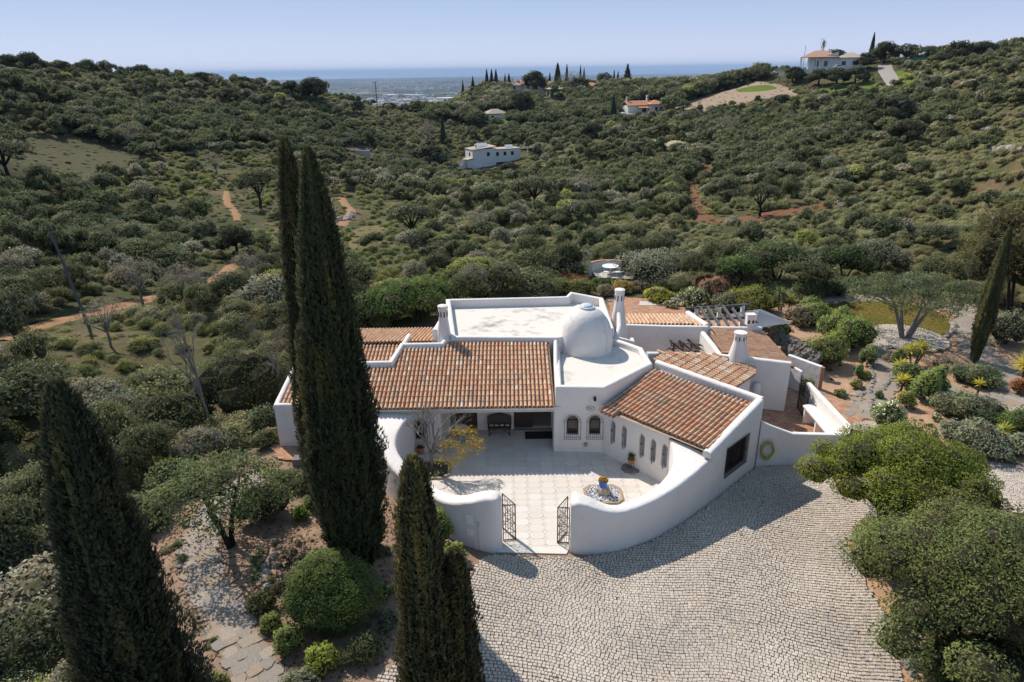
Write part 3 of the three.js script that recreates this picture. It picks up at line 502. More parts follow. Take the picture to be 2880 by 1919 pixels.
// oval plate with three letters, camera, and a wall light
{
  const at = [1.74, 2.52], pl = new THREE.CylinderGeometry(0.21, 0.21, 0.03, 28); pl.rotateX(Math.PI / 2); pl.scale(1, 0.6, 1); pl.translate(at[0], at[1], 0.015);
  const plate = part(villa, 'name_plate', onWall(pl, A0, A1), mat(0.80, 0.77, 0.66, 0.4));
  const ring = new THREE.TorusGeometry(0.205, 0.014, 6, 32); ring.scale(1, 0.6, 1); ring.translate(at[0], at[1], 0.03); part(plate, 'plate_rim', onWall(ring, A0, A1), mat(0.03, 0.035, 0.07, 0.4));
  const font = await new FontLoader().loadAsync('fonts/droid/droid_serif_bold.typeface.json');
  const tx = new TextGeometry('IBC', { font, size: 0.12, depth: 0.012, curveSegments: 3 }); tx.computeBoundingBox(); tx.translate(at[0] - tx.boundingBox.max.x / 2, at[1] - 0.06, 0.028); part(plate, 'lettering', onWall(metreUv(tx), A0, A1), mat(0.05, 0.04, 0.03, 0.5));
  const c = [1.93, 3.05], cam = [new THREE.SphereGeometry(0.07, 14, 10).translate(c[0], c[1] - 0.03, 0.12), new THREE.BoxGeometry(0.12, 0.1, 0.12).translate(c[0], c[1] + 0.05, 0.05)]; part(villa, 'security_camera', onWall(merge(cam), A0, A1), M.iron);
  const l = [1.55, 0.49]; part(villa, 'wall_box', onWall(new THREE.BoxGeometry(0.17, 0.2, 0.09).translate(l[0], l[1], 0.045), A0, A1), mat(0.34, 0.27, 0.17, 0.7));
  part(villa, 'wall_tap', onWall(merge([bar([l[0] - 0.22, l[1], 0], [l[0] - 0.22, l[1], 0.1], 0.03, 8), bar([l[0] - 0.22, l[1] - 0.08, 0.09], [l[0] - 0.22, l[1] + 0.03, 0.09], 0.02, 8)]), A0, A1), M.white);
}
// right wing: wall of slit windows, gable with the barred window, tiled slope, ridge wall
{
  const S = [[860.5, 620], [1010, 690]].length, rows = [[1.32, 2.07], [1.78, 1.95], [2.39, 1.76], [3.05, 1.69], [3.69, 1.67]];
  const spots = [[0.62, 1.62], [1.32, 1.64], [2.4, 1.67], [3.05, 1.64], [3.69, 1.64]].map(([s, y]) => ({ c: s, y0: 0.84, y1: 2.03, w: 0.32 }));
  part(villa, 'wall', facade(A1, W1, 0.3, 2.62, 2.62, spots.map(k => pill(k.c, k.w, k.y0, k.y1))), M.plaster);
  spots.forEach(k => {
    const w = new THREE.Group(); w.name = 'slit_window'; villa.add(w);
    part(w, 'pane', onWall(panelOf(pill(k.c, k.w + 0.04, k.y0 - 0.02, k.y1 + 0.02), 0.02), A1, W1, -0.22), mat(0.26, 0.26, 0.27, 0.2));
    const rods = [bar([k.c - 0.02, k.y0 - 0.06, 0.05], [k.c - 0.02, k.y1 + 0.03, 0.05], 0.013), bar([k.c - 0.02, k.y0 - 0.06, 0], [k.c - 0.02, k.y0 - 0.06, 0.05], 0.013), bar([k.c - 0.02, k.y1 + 0.03, 0], [k.c - 0.02, k.y1 + 0.03, 0.05], 0.013), new THREE.TorusGeometry(0.055, 0.013, 6, 14).translate(k.c - 0.02, (k.y0 + k.y1) / 2 + 0.12, 0.05)];
    part(w, 'window_bar', onWall(merge(rods), A1, W1), M.rust);
  });
  const lo = [1.24, 0.98], hi = [3.13, 2.35], mr = [3.5, 0.76], mt = [0.99, 2.23];
  const x0 = lo[0], x1 = hi[0], y0 = (lo[1] + mr[1]) / 2, y1 = (hi[1] + mt[1]) / 2;
  part(villa, 'wall', facade(E1, CC, 0.3, 2.45, 3.3, [[[x0, y0], [x1, y0], [x1, y1], [x0, y1]]], -0.05), M.plaster);
  const w = new THREE.Group(); w.name = 'barred_window'; villa.add(w);
  part(w, 'pane', onWall(new THREE.BoxGeometry(x1 - x0 + 0.02, y1 - y0 + 0.02, 0.02).translate((x0 + x1) / 2, (y0 + y1) / 2, -0.18), E1, CC), M.glass);
  const fr = [[x0, x0 + 0.07, y0, y1], [x1 - 0.07, x1, y0, y1], [x0 + 0.07, x1 - 0.07, y0, y0 + 0.07], [x0 + 0.07, x1 - 0.07, y1 - 0.07, y1], [(x0 + x1) / 2 - 0.04, (x0 + x1) / 2 + 0.04, y0 + 0.07, y1 - 0.07]].map(b => box(b[0], b[1], b[2], b[3], -0.15, -0.08));
  part(w, 'frame', onWall(merge(fr), E1, CC), M.wood);
  const bars = []; for (let i = 0; i <= 22; i++) { const x = lerp(x0 - 0.05, x1 + 0.05, i / 22); bars.push(bar([x, y0 - 0.05, 0.06], [x, y1 + 0.05, 0.06], 0.013, 5)); } for (const y of [y0 - 0.05, (y0 + y1) / 2, y1 + 0.05]) bars.push(beam([x0 - 0.06, y, 0.06], [x1 + 0.06, y, 0.06], 0.012, 0.035));
  part(w, 'window_grille', onWall(merge(bars), E1, CC), M.iron);
  part(villa, 'gable_coping', ribbon(wallLine([[E1[0] - 0.16, E1[1] + 0.16, 2.72, 2.42], [lerp(E1[0], CC[0], 0.12), lerp(E1[1], CC[1], 0.12), 2.86, 2.5], [CC[0], CC[1], 3.68, 3.22]], 0.4, { side: -0.8, seg: 0.5 }), { r: 0.12 }), M.plaster);
  part(villa, 'ridge_wall', wallOf([[CC[0] - 0.1, CC[1] - 0.05, 3.7, 0], [9.4, -30.55, 3.74, 0], [A2[0] + 0.1, A2[1] - 0.05, 3.76, 0]], 0.34, { side: 1 }, { r: 0.13 }), M.plaster);
  tileRoof(villa, 'tiled slope over the slit windows', { o: [E0[0], 2.66, E0[1]], u: [E1[0] - E0[0], E1[1] - E0[1]], up: [0.73, -0.683], rise: 0.165, clip: [[E0[0] - 0.2, E0[1] + 0.1], [E0[0] + 2.95, E0[1] - 2.9], [CC[0] - 0.5, CC[1] - 0.2], [E1[0] - 0.18, E1[1] - 0.02]].map(p => p), singles: 300, gap: 0.232, course: 0.45, weights: [1, 3, 4, 6, 3, 10, 4, 3, 0, 2, 6, 8, 1, 7, 0, 2], seed: 21 });
  const mort = []; for (let k = 0; k < 34; k++) { const f = (k + 0.5) / 34; mort.push(rough(new THREE.SphereGeometry(0.085, 7, 5), 0.03, 9, k).translate(lerp(A2[0] + 0.35, CC[0] - 0.55, f), 3.3, lerp(A2[1] + 0.3, CC[1] + 0.12, f))); } part(villa, 'mortar_edge', mort, M.plaster);
}
// porch and main slope
{
  part(villa, 'wall', [facade([-10.4, -30.1], [-5.0, -30.1], 0.3, 2.5, 2.5)], M.plaster);
  const wl = [0.39, 1.53], bay = { c: 5.25 - 5.0 + 0 + (wl[0] - 0.25), w: 0.62, y0: 0.75, y1: 1.85 };
  part(villa, 'wall', [facade([-5.0, -30.1], [-3.62, -30.1], 0.3, 2.5, 2.5, [arch(bay.c, bay.w, bay.y0, bay.y1)])], M.plaster);
  archedWindow([-5.0, -30.1], [-3.62, -30.1], bay);
  part(villa, 'wall', box(-3.92, -3.62, 0, 2.5, -32.3, -30.41), M.plaster);
  part(villa, 'wall', facade([-3.91, -32.3], [2.36, -32.3], 0.3, 2.5, 2.5, [[[0.55, 0.02], [2.0, 0.02], [2.0, 2.05], [0.55, 2.05]], [[3.95, 0.06], [5.95, 0.06], [5.95, 2.15], [3.95, 2.15]]]), M.plaster);
  part(villa, 'ceiling', box(-5, 2.36, 2.5, 2.58, -32.6, -29.9), M.plaster);
  part(villa, 'eave_beam', box(-10.4, 2.05, 2.33, 2.56, -30.06, -29.9), M.cream);
  const gut = new THREE.CylinderGeometry(0.08, 0.08, 12.5, 10, 1, true, Math.PI * 0.5, Math.PI); gut.rotateZ(Math.PI / 2); gut.rotateX(Math.PI / 2); gut.translate(-4.2, 2.53, -29.86); part(villa, 'gutter', gut, M.white);
  tileRoof(villa, 'wide tiled slope over the porch', { o: [-10.3, 2.62, -29.80], u: [1, 0], up: [0, -1], rise: 0.25, clip: [[-10.25, -29.8], [2.06, -29.8], [2.06, -35.25], [-3.75, -35.25], [-3.75, -34.55], [-6.1, -34.55], [-6.3, -32.95], [-10.25, -32.95]], singles: 300, seed: 5, weights: [0, 0, 1, 2, 2, 3, 0, 5, 6, 6, 0, 2, 1, 6, 9, 0, 1, 2, 6, 8] });
  part(villa, 'side_wall', wallOf([[2.2, -30.0, 3.3, 2.5], [2.3, -33.2, 3.75, 2.5], [2.42, -35.2, 4.18, 2.5]], 0.22, { seg: 0.6 }, { r: 0.09 }), M.plaster);
  // brown double door, dark hall behind the entrance
  const d = new THREE.Group(); d.name = 'double_door'; villa.add(d);
  for (const s of [0, 1]) part(d, 'door_leaf', [box(-3.36 + s * 0.73, -2.64 + s * 0.73, 0.03, 2.05, -32.5, -32.45), box(-3.28 + s * 0.73, -2.72 + s * 0.73, 0.2, 0.95, -32.45, -32.43), box(-3.28 + s * 0.73, -2.72 + s * 0.73, 1.1, 1.9, -32.45, -32.43)], M.wood);
  const hall = new THREE.Group(); hall.name = 'entrance'; villa.add(hall);
  part(hall, 'hall_floor', box(0, 2.1, -0.02, 0.055, -35.5, -32.6), mat(0.32, 0.31, 0.31, 0.4)); part(hall, 'hall_wall', [box(-0.2, 2.3, 0, 2.5, -35.6, -35.5), box(-0.3, -0.2, 0, 2.5, -35.6, -32.6)], mat(0.35, 0.33, 0.31, 0.9));
  part(hall, 'door', [box(0.06, 1.03, 0.06, 2.14, -32.5, -32.44), box(0.2, 0.9, 0.25, 0.95, -32.44, -32.42), box(0.2, 0.9, 1.12, 1.95, -32.44, -32.42)], M.wood); part(hall, 'doorstep', box(0.02, 2.06, 0.0, 0.075, -32.34, -32.1), M.stone);
  part(villa, 'west_gable', [facade([-10.4, -36], [-10.4, -30.41], 0.3, 3.9, 2.5)], M.plaster);
  part(villa, 'gable_coping', wallOf([[-10.42, -29.95, 2.9, 2.4], [-10.42, -33, 3.7, 2.5], [-10.42, -36.2, 4.35, 3]], 0.32, { seg: 0.6 }, { r: 0.12 }), M.plaster);
  // stepped parapets
  part(villa, 'step_parapet', wallOf([[-10.3, -33.1, 3.78, 2.9], [-6.42, -33.1, 3.78, 2.9], [-6.05, -34.75, 4.12, 3.1], [-3.85, -34.75, 4.12, 3.1], [-3.6, -35.25, 4.3, 3.3]], 0.3, { seg: 0.6 }, { r: 0.12 }), M.plaster);
  part(villa, 'step_parapet', wallOf([[-6.0, -34.85, 4.1, 3.1], [-5.9, -36.6, 3.98, 3.1]], 0.26, {}, { r: 0.11 }), M.plaster);
  const mort = []; for (let k = 0; k < 62; k++) { const x = -10 + k * 0.193; const z = x < -6.3 ? -32.97 : x < -3.9 ? -34.6 : -35.2, y = 2.72 + 0.25 * (-29.88 - z); if (x > -10 && x < 2) mort.push(rough(new THREE.SphereGeometry(0.09, 7, 5), 0.03, 9, k).translate(x, y, z)); } part(villa, 'mortar_edge', mort, M.plaster);
}
// rear terrace roof
{
  const P = [[-3.4, -35.15], [2.5, -34.98], [5.87, -36.45], [5.9, -41.55], [3.85, -42.55], [3.5, -41.98], [-4.22, -41.7]];
  part(villa, 'parapet', ribbon(wallLine(P.map((p, k) => [p[0], p[1], k === 1 ? 4.24 : k === 0 ? 4.3 : k === 2 ? 4.2 : k === 4 ? 4.5 : 4.38, 2.4]), 0.3, { closed: true, side: -1 }), { closed: true, r: 0.11 }), M.plaster);
  part(villa, 'roof_terrace', prism(P.map(p => [lerp(p[0], 1, 0.03), lerp(p[1], -38.5, 0.03)]), 3.5, 3.86), M.roofWhite);
  part(villa, 'wall', prism(P.map(p => [lerp(p[0], 1, 0.02), lerp(p[1], -38.5, 0.02)]), 0, 2.39), M.plaster);
  tileRoof(villa, 'tiled strip behind the rear terrace', { o: [-4, 3.75, -43.2], u: [1, 0], up: [0, 1], rise: 0.25, clip: [[-3.9, -43.3], [3.2, -43.3], [3.2, -42.15], [-3.9, -42.15]], seed: 31 });
  tileRoof(villa, 'low tiled slope beside the wide one', { o: [-10.3, 3.12, -33.3], u: [1, 0], up: [0, -1], rise: 0.24, clip: [[-10.2, -33.25], [-4.35, -33.25], [-4.35, -35.7], [-10.2, -35.7]], seed: 33, weights: [0, 2, 5, 6, 2, 0] });
  tileRoof(villa, 'far tiled slope with long rows', { o: [-10.3, 2.45, -41.3], u: [1, 0], up: [0, 1], rise: 0.24, clip: [[-10.2, -41.3], [-4.5, -41.3], [-4.35, -35.75], [-10.2, -35.75]], seed: 34, weights: [0, 2, 5, 6, 2, 0, 1] });
  part(villa, 'wall', [box(-10.3, -4.3, 0, 2.3, -41.1, -40.8), box(-10.3, -10, 0, 2.4, -40.8, -36)], M.plaster);
}
function chimney(x, z, y0, h, r0, r1, capR, slots = 6) {      // tapering round chimney with a domed cap and dark slots
  const c = new THREE.Group(); c.name = 'chimney'; villa.add(c);
  const prof = [[r0, 0], [r0 * 0.93, h * 0.12], [lerp(r0, r1, 0.6), h * 0.45], [lerp(r0, r1, 0.95), h * 0.68], [r1, h * 0.72], [r1 * 1.02, h * 0.95], [capR, h * 0.955], [capR, h * 0.985], [capR * 0.6, h], [0.001, h * 1.005]];
  const g = rough(lathe(prof, 22), 0.012, 2, x); g.translate(x, y0, z); part(c, 'flue', metreUv(creased(g, 40)), M.plaster);
  const s = []; for (let k = 0; k < slots; k++) { const a = k / slots * Math.PI * 2 + 0.3; s.push(new THREE.CapsuleGeometry(0.035, h * 0.09, 3, 8).scale(1, 1, 0.5).translate(0, 0, r1 * 1.0).rotateY(a).translate(x, y0 + h * 0.83, z)); } part(c, 'vent', s, mat(0.02, 0.018, 0.016, 0.9));
  return c;
}
chimney(-3.78, -35.55, 3.1, 2.95, 0.53, 0.26, 0.29, 9);
part(villa, 'buttress', wallOf([[-4.3, -35.6, 4.6, 3], [-4.2, -38.0, 4.3, 3]], 0.3, {}, { r: 0.12 }), M.plaster);
chimney(6.5, -39.0, 2.6, 3.15, 0.58, 0.285, 0.31, 8);
chimney(12.6, -34.95, 2.5, 1.95, 0.62, 0.33, 0.355, 9);
// small square chimney by the pergola
{ const c = new THREE.Group(); c.name = 'chimney'; villa.add(c); part(c, 'flue', [box(14.62, 15.12, 2.3, 3.62, -40.1, -39.7), box(14.6, 15.14, 3.62, 3.72, -40.12, -39.68)], M.plaster); part(c, 'vent', [0, 1].map(k => new THREE.CapsuleGeometry(0.06, 0.12, 3, 8).scale(1, 1, 0.4).translate(14.74 + k * 0.26, 3.25, -39.69)), mat(0.02, 0.018, 0.016, 0.9)); }
// lower hipped roof between ridge wall and kitchen
{
  tileRoof(villa, 'low tiled slope beyond the ridge wall', { o: [11.2, 2.7, -31.3], u: [0.7, -0.72], up: [-0.72, -0.7], rise: 0.17, clip: [[7.75, -33.4], [8.1, -34.5], [11.7, -34.75], [11.9, -34.1], [12.88, -33.0], [10.35, -30.35]], seed: 41, weights: [0, 2, 5, 6, 2, 9, 8, 1], gap: 0.24 });
  tileRoof(villa, null, { o: [12.9, 2.6, -33.0], u: [0.35, -0.94], up: [-0.94, -0.35], rise: 0.14, clip: [[12.85, -32.95], [12.2, -33.9], [12.1, -34.4], [13.2, -34.25]], seed: 42, weights: [0, 2, 5, 6] });
  part(villa, 'wall', prism([[10.5, -30.6], [12.72, -33.02], [13.0, -34.3], [9, -34.5], [8.2, -33.2]], 0, 2.62), M.plaster);
  part(villa, 'wall', wallOf([[7.45, -34.35, 3.5], [9.2, -34.7, 3.3], [11.5, -35.0, 3.05], [13.2, -34.6, 3.0], [15.2, -33.98, 2.94]], 0.34, { side: -1 }, { r: 0.12 }), M.plaster);
  part(villa, 'wall', [prism([[11.7, -35.2], [15.18, -34.3], [15.5, -39.7], [12.0, -39.3]], 0, 2.38)], M.plaster);
  tileRoof(villa, 'kitchen roof of long tile rows', { o: [15.55, 2.5, -34.3], u: [0.02, -1], up: [-1, 0.02], rise: 0.14, clip: [[15.6, -34.2], [13.2, -34.95], [11.9, -35.3], [12.15, -39.3], [15.66, -39.7]], seed: 43, weights: [0, 2, 3, 6, 1, 3, 4] });
  part(villa, 'parapet', wallOf([[12.0, -39.35, 3.12, 1], [15.6, -39.85, 2.86, 1]], 0.3, {}, { r: 0.11 }), M.plaster);
  part(villa, 'low_wall', wallOf([[11.6, -38.6, 3.1, 0], [11.85, -35.2, 2.9, 0]], 0.3, {}, { r: 0.11 }), M.plaster);
  part(villa, 'wall', wallOf([[6.6, -39.85, 3.2], [9.5, -39.55, 3.16], [12.05, -39.25, 3.2]], 0.3, {}, { r: 0.1 }), M.plaster);
  part(villa, 'gable_coping', wallOf([[12.05, -39.4, 3.28, 1], [11.55, -42.1, 3.2, 1]], 0.36, {}, { r: 0.13 }), M.plaster);
  tileRoof(villa, 'far tiled slope beside the terracotta terrace', { o: [7.2, 2.62, -42.95], u: [1, 0.05], up: [-0.05, 1], rise: 0.15, clip: [[7.0, -43.0], [11.45, -42.7], [11.85, -39.55], [6.9, -40.05]], seed: 44, weights: [0, 2, 5, 6, 2, 5], gap: 0.24 });
  part(villa, 'curved_parapet', wallOf([[6.0, -36.6, 3.7, 2], [6.35, -37.6, 3.95, 2], [6.45, -38.6, 4.4, 2]], 0.26, { seg: 0.3 }, { r: 0.1 }), M.plaster);
  part(villa, 'roof_hatch', wallOf([[5.9, -36.5, 3.7, 2.6], [6.9, -36.1, 3.55, 2.6], [6.95, -36.7, 3.5, 2.6]], 0.2, {}, { r: 0.06 }), M.plaster);
  part(villa, 'patio_floor', flat([[6.3, -39.7], [12, -39.2], [11.6, -35], [7.4, -34.6], [6.3, -36.3]], 0.01), M.brickPale);
  part(villa, 'wall_bracket', rough(lathe([[0.001, 0], [0.22, 0.02], [0.26, 0.3], [0.18, 0.5], [0.05, 0.62]], 12), 0.01, 3).translate(13.6, 1.05, -34.25), M.plaster);
}
// ------------------------------------------------------------------ courtyard walls
const courtWallRight = tag(new THREE.Group(), 'curved white courtyard wall sweeping from the gate pillar up to the barred window', 'wall');
courtWallRight.name = numbered('courtyard_wall'); courtWallRight.position.set(5, 0, -23); scene.add(courtWallRight);
{
  const st = [[2.42, -22.32, 2.5, -22.5, 2.1, 2.1], [2.22, -22.28, 2.2, -22.75, 2.22, 2.25], [2.5, -22.16, 2.36, -23.06, 2.36, 2.38], [2.95, -22.12, 2.8, -23.0, 2.22, 2.26], [3.6, -22.16, 3.5, -22.85, 1.97, 1.98], [4.4, -22.35, 4.2, -22.92, 1.84, 1.84], [5.66, -22.98, 5.3, -23.5, 1.9, 1.9], [6.7, -23.72, 6.15, -24.3, 2.0, 1.97], [7.6, -24.46, 6.85, -25.3, 2.14, 2.12], [8.15, -24.98, 7.05, -26.25, 2.26, 2.32], [8.62, -25.4, 7.02, -26.86, 2.36, 2.5]].map(a => ({ o: [a[0], a[1]], i: [a[2], a[3]], ho: a[4], hi: a[5], b: -0.05 }));
  part(courtWallRight, 'wall_body', ribbon(smoothStations(st.slice(1), 6), { r: 0.16, wob: 0.02 }), M.plaster);
}
const courtWallLeft = tag(new THREE.Group(), 'curved white courtyard wall between the tall cypress and the gate with two metal hatches', 'wall');
courtWallLeft.name = numbered('courtyard_wall'); courtWallLeft.position.set(-3, 0, -25); scene.add(courtWallLeft);
{
  const st = [[-6.95, -30.08, -4.95, -30.08, 2.38, 2.3], [-6.55, -28.3, -5.4, -28.5, 2.2, 2.2], [-6.05, -26.9, -5.35, -27.3, 1.95, 1.98], [-5.2, -25.7, -4.75, -26.25, 1.7, 1.72], [-4.2, -24.75, -3.85, -25.25, 1.5, 1.52], [-3.3, -23.9, -2.95, -24.4, 1.56, 1.56], [-2.6, -23.2, -2.25, -23.75, 1.78, 1.8], [-1.9, -22.72, -1.7, -23.35, 2.12, 2.14], [-1.15, -22.36, -1.15, -23.08, 2.46, 2.48], [-0.75, -22.3, -0.7, -22.98, 2.48, 2.5], [-0.5, -22.5, -0.5, -22.88, 2.34, 2.36]].map(a => ({ o: [a[0], a[1]], i: [a[2], a[3]], ho: a[4], hi: a[5], b: -0.25 }));
  part(courtWallLeft, 'wall_body', ribbon(smoothStations(st, 6), { r: 0.16, wob: 0.02 }), M.plaster);
  const wall = (px, y, w, h) => { const a = [-1.9, -22.72], b = [-1.15, -22.36]; return onWall(new THREE.BoxGeometry(w, h, 0.03).translate(px, y, 0.02), a, b); };
  part(courtWallLeft, 'meter_hatch', wall(0.12, 1.34, 0.3, 0.42), M.white); part(courtWallLeft, 'meter_hatch', wall(0.14, 0.72, 0.3, 0.28), M.white);
  part(courtWallLeft, 'pipe', onWall(merge([bar([0.52, 0, 0.05], [0.52, 1.2, 0.05], 0.022, 8), new THREE.BoxGeometry(0.12, 0.16, 0.07).translate(0.54, 1.26, 0.05), bar([0.28, 0, 0.05], [0.28, 0.4, 0.05], 0.016, 8)]), [-1.9, -22.72], [-1.15, -22.36]), M.cream);
}
// ------------------------------------------------------------------ iron gates: each leaf folds in two
function foldingGate(label, hinge, edge, back) {
  const g = thing('iron_gate', label, 'gate', [edge[0], 0, edge[1]], 0, 'folding iron gates');
  const leaf = (p, q, top0, top1, arched) => {
    const L = Math.hypot(q[0] - p[0], q[1] - p[1]), fr = [], or = [], P = (s, y) => [s * L, y, 0];
    for (const s of [0, 1]) fr.push(beam(P(s, 0.04), P(s, s ? top1 : top0), 0.035, 0.035));
    fr.push(beam(P(0, 0.07), P(1, 0.07), 0.035, 0.035), beam(P(0, top0), P(1, top1), 0.03, 0.03));
    for (let k = 1; k < 5; k++) fr.push(bar(P(k / 5, 0.07), P(k / 5, lerp(top0, top1, k / 5)), 0.008, 5));
    for (const f of [0.24, 0.48, 0.72]) fr.push(bar(P(0, top0 * f), P(1, top1 * f), 0.01, 5));
    for (const [a, b] of [[0.24, 0.48], [0.48, 0.72], [0.72, 0.97]]) { or.push(bar(P(0.05, top0 * a), P(0.95, top1 * b), 0.008, 5), bar(P(0.95, top1 * a), P(0.05, top0 * b), 0.008, 5)); }
    for (const f of [0.36, 0.6]) for (const s of [0.3, 0.7]) or.push(new THREE.TorusGeometry(0.07, 0.008, 5, 14).translate(s * L, lerp(top0, top1, s) * f, 0));
    const panel = new THREE.Group(); panel.name = 'gate_panel'; g.add(panel);
    part(panel, 'frame', onWall(merge(fr), p, q), M.rust); part(panel, 'scrollwork', onWall(merge(or), p, q), M.rust);
  };
  leaf(hinge, edge, 1.76, 1.76); leaf(back, edge, 1.78, 1.76);
}
foldingGate('black iron gate leaf folded against the pillar with the metal hatches', [-0.46, -22.97], [0.03, -23.02], [-0.49, -23.78]);
foldingGate('black iron gate leaf folded against the thick pillar of the sweeping wall', [2.2, -22.75], [1.74, -22.79], [2.19, -23.51]);
// ------------------------------------------------------------------ walled yard at the kitchen
const yardWall = thing('yard_wall', 'white yard wall with a sloping top carrying a coiled yellow hose', 'wall', [14, 0, -29]);
part(yardWall, 'wall_body', wallOf([[11.66, -28.42, 2.5, -0.05], [12.2, -28.5, 2.2, -0.05], [12.9, -28.58, 1.88, -0.05], [13.35, -28.6, 1.7, -0.05], [16.36, -28.36, 1.7, -0.05], [16.4, -34.1, 1.72, -0.05]], 0.28, { seg: 0.5 }, { r: 0.08 }), M.plaster);
{
  const c = thing('yard_counter', 'white built-in counter along the inside of the yard wall', 'counter', [15.9, 0, -31.3]);
  part(c, 'counter_top', metreUv(prism([[15.58, -29.6], [15.62, -32.75], [16.24, -32.9], [16.22, -28.6], [15.58, -28.6]], 0.93, 1.02)), M.plaster);
  for (const z of [-32.6, -31.2, -29.8]) part(c, 'support', box(15.68, 16.24, 0, 0.93, z - 0.07, z + 0.07), M.plaster);
  part(c, 'back_panel', box(16.18, 16.25, 0, 0.93, -32.5, -28.7), M.plaster);
}
{
  const g = thing('yard_gate', 'black scrolled iron gate standing open at the end of the yard wall', 'gate', [16, 0, -33.5]);
  const p = [15.95, -32.9], q = [16.05, -34.3], fr = [], or = [], L = Math.hypot(0.1, 1.4);
  for (const s of [0, L]) fr.push(beam([s, 0.03, 0], [s, s ? 2.05 : 1.6, 0], 0.04, 0.04)); for (const y of [0.08, 0.7, 1.5]) fr.push(beam([0, y, 0], [L, y, 0], 0.03, 0.03)); for (let k = 1; k < 14; k++) fr.push(bar([k / 14 * L, 0.08, 0], [k / 14 * L, 1.5 + 0.4 * k / 14, 0], 0.012, 5));
  for (let k = 0; k < 6; k++) or.push(new THREE.TorusGeometry(0.09, 0.012, 5, 14).translate(0.13 + k * 0.22, 1.62 + k * 0.055, 0), new THREE.TorusGeometry(0.06, 0.01, 5, 12).translate(0.13 + k * 0.22, 1.1, 0)); or.push(tube([[0, 1.6, 0], [L * 0.5, 1.95, 0], [L, 2.1, 0]], 0.015, 0.015, 5));
  part(g, 'frame', onWall(merge(fr), p, q), M.iron); part(g, 'scrollwork', onWall(merge(or), p, q), M.iron);
}
{
  const h = thing('garden_hose', 'yellow garden hose coiled on a hook on the yard wall', 'hose', [12.05, 0.6, -28.3]);
  const pts = []; for (let k = 0; k <= 90; k++) { const t = k / 90 * Math.PI * 2 * 5, r = 0.27 + 0.016 * Math.floor(k / 18) + 0.03 * Math.sin(k * 0.9); pts.push([12.1 + r * 0.92 * Math.cos(t) + 0.02 * Math.sin(t * 0.7), 0.98 + r * 1.45 * Math.sin(t), -28.22 + 0.05 * Math.sin(t * 0.31) + 0.012 * k / 90]); }
  part(h, 'coil', tube(pts, 0.028, 0.028, 6, 360), mat(0.42, 0.36, 0.10, 0.5)); part(h, 'hook', bar([12.1, 1.4, -28.33], [12.1, 1.4, -28.15], 0.02), M.iron);
}
{ const a = thing('garden_wall', 'short white wall stub nearest the kitchen corner', 'wall', [17, 0, -36.7]); part(a, 'wall_body', wallOf([[16.3, -37.9, 1.5], [17.05, -36.5, 1.3]], 0.22, {}, { r: 0.05 }), M.plaster);
  const b = thing('garden_wall', 'white garden wall with a pale brick end beside the dark green bush', 'wall', [18, 0, -37]); part(b, 'wall_body', wallOf([[17.05, -38.6, 1.5], [18.3, -36.75, 1.5]], 0.24, {}, { r: 0.05 }), M.plaster); part(b, 'wall_end', box(18.2, 18.42, 0, 1.46, -36.78, -36.62), M.brickPale); }
// outbuilding beside the tall cypress
{
  const b = thing('outbuilding', 'small white outbuilding with a sloping tile roof beside the tall cypress', 'outbuilding', [-11.2, 0, -32]);
  part(b, 'wall', [facade([-12.1, -30.9], [-10.55, -30.9], 0.25, 2.2, 2.2, [], -0.1), facade([-12.1, -34.2], [-12.1, -31.16], 0.25, 2.2, 2.2, [], -0.1)], M.plaster);
  part(b, 'parapet', wallOf([[-10.45, -31.0, 2.42, 2.2], [-12.0, -31.0, 2.42, 2.2], [-12.0, -34.3, 3.0, 2.2]], 0.26, { seg: 0.5 }, { r: 0.1 }), M.plaster);
  tileRoof(b, null, { o: [-12, 2.3, -31.1], u: [1, 0], up: [0, -1], rise: 0.2, clip: [[-11.85, -31.1], [-10.55, -31.1], [-10.55, -34.3], [-11.85, -34.3]], seed: 51 });
}
// ------------------------------------------------------------------ cobbles, pavers, paths
function cobbleStone(seed) {
  const r = random(seed), pos = [], idx = [], h = 0.5, q = () => 1 + 0.13 * (r() - 0.5) * 2, ring = (s, y) => [[-1, -1], [1, -1], [1, 1], [-1, 1]].forEach(([a, b]) => pos.push(a * h * s * q(), y * (0.85 + 0.3 * r()), b * h * s * q()));
  ring(1, -0.3); ring(1, 0.22); ring(0.82, 0.42); for (let k = 0; k < 2; k++) for (let i = 0; i < 4; i++) { const a = k * 4 + i, b = k * 4 + (i + 1) % 4; idx.push(a, a + 4, b, b, a + 4, b + 4); } idx.push(8, 10, 9, 8, 11, 10);
  const g = new THREE.BufferGeometry(); g.setAttribute('position', new THREE.Float32BufferAttribute(pos, 3)); g.setIndex(idx); return metreUv(creased(g, 38));
}
const cobbleGeos = [1, 2, 3, 4, 5].map(cobbleStone);
const cobbleTints = [[0.47, 0.44, 0.405], [0.50, 0.465, 0.43], [0.43, 0.40, 0.37], [0.53, 0.49, 0.45], [0.455, 0.41, 0.365], [0.49, 0.44, 0.385], [0.52, 0.43, 0.31], [0.385, 0.365, 0.345], [0.55, 0.52, 0.48]];
const stoneUnit = (c) => mat(c[0], c[1], c[2], 0.85, { map: stoneMap, bumpMap: stoneMap, bumpScale: 0.006 });
cobbleTints.forEach(c => { for (let k = 0; k < 3; k++) c[k] *= [1.12, 1.07, 1.01][k]; });
const cobbleMats = cobbleTints.map(stoneUnit), cobbleBase = stoneUnit([1, 1, 1]);
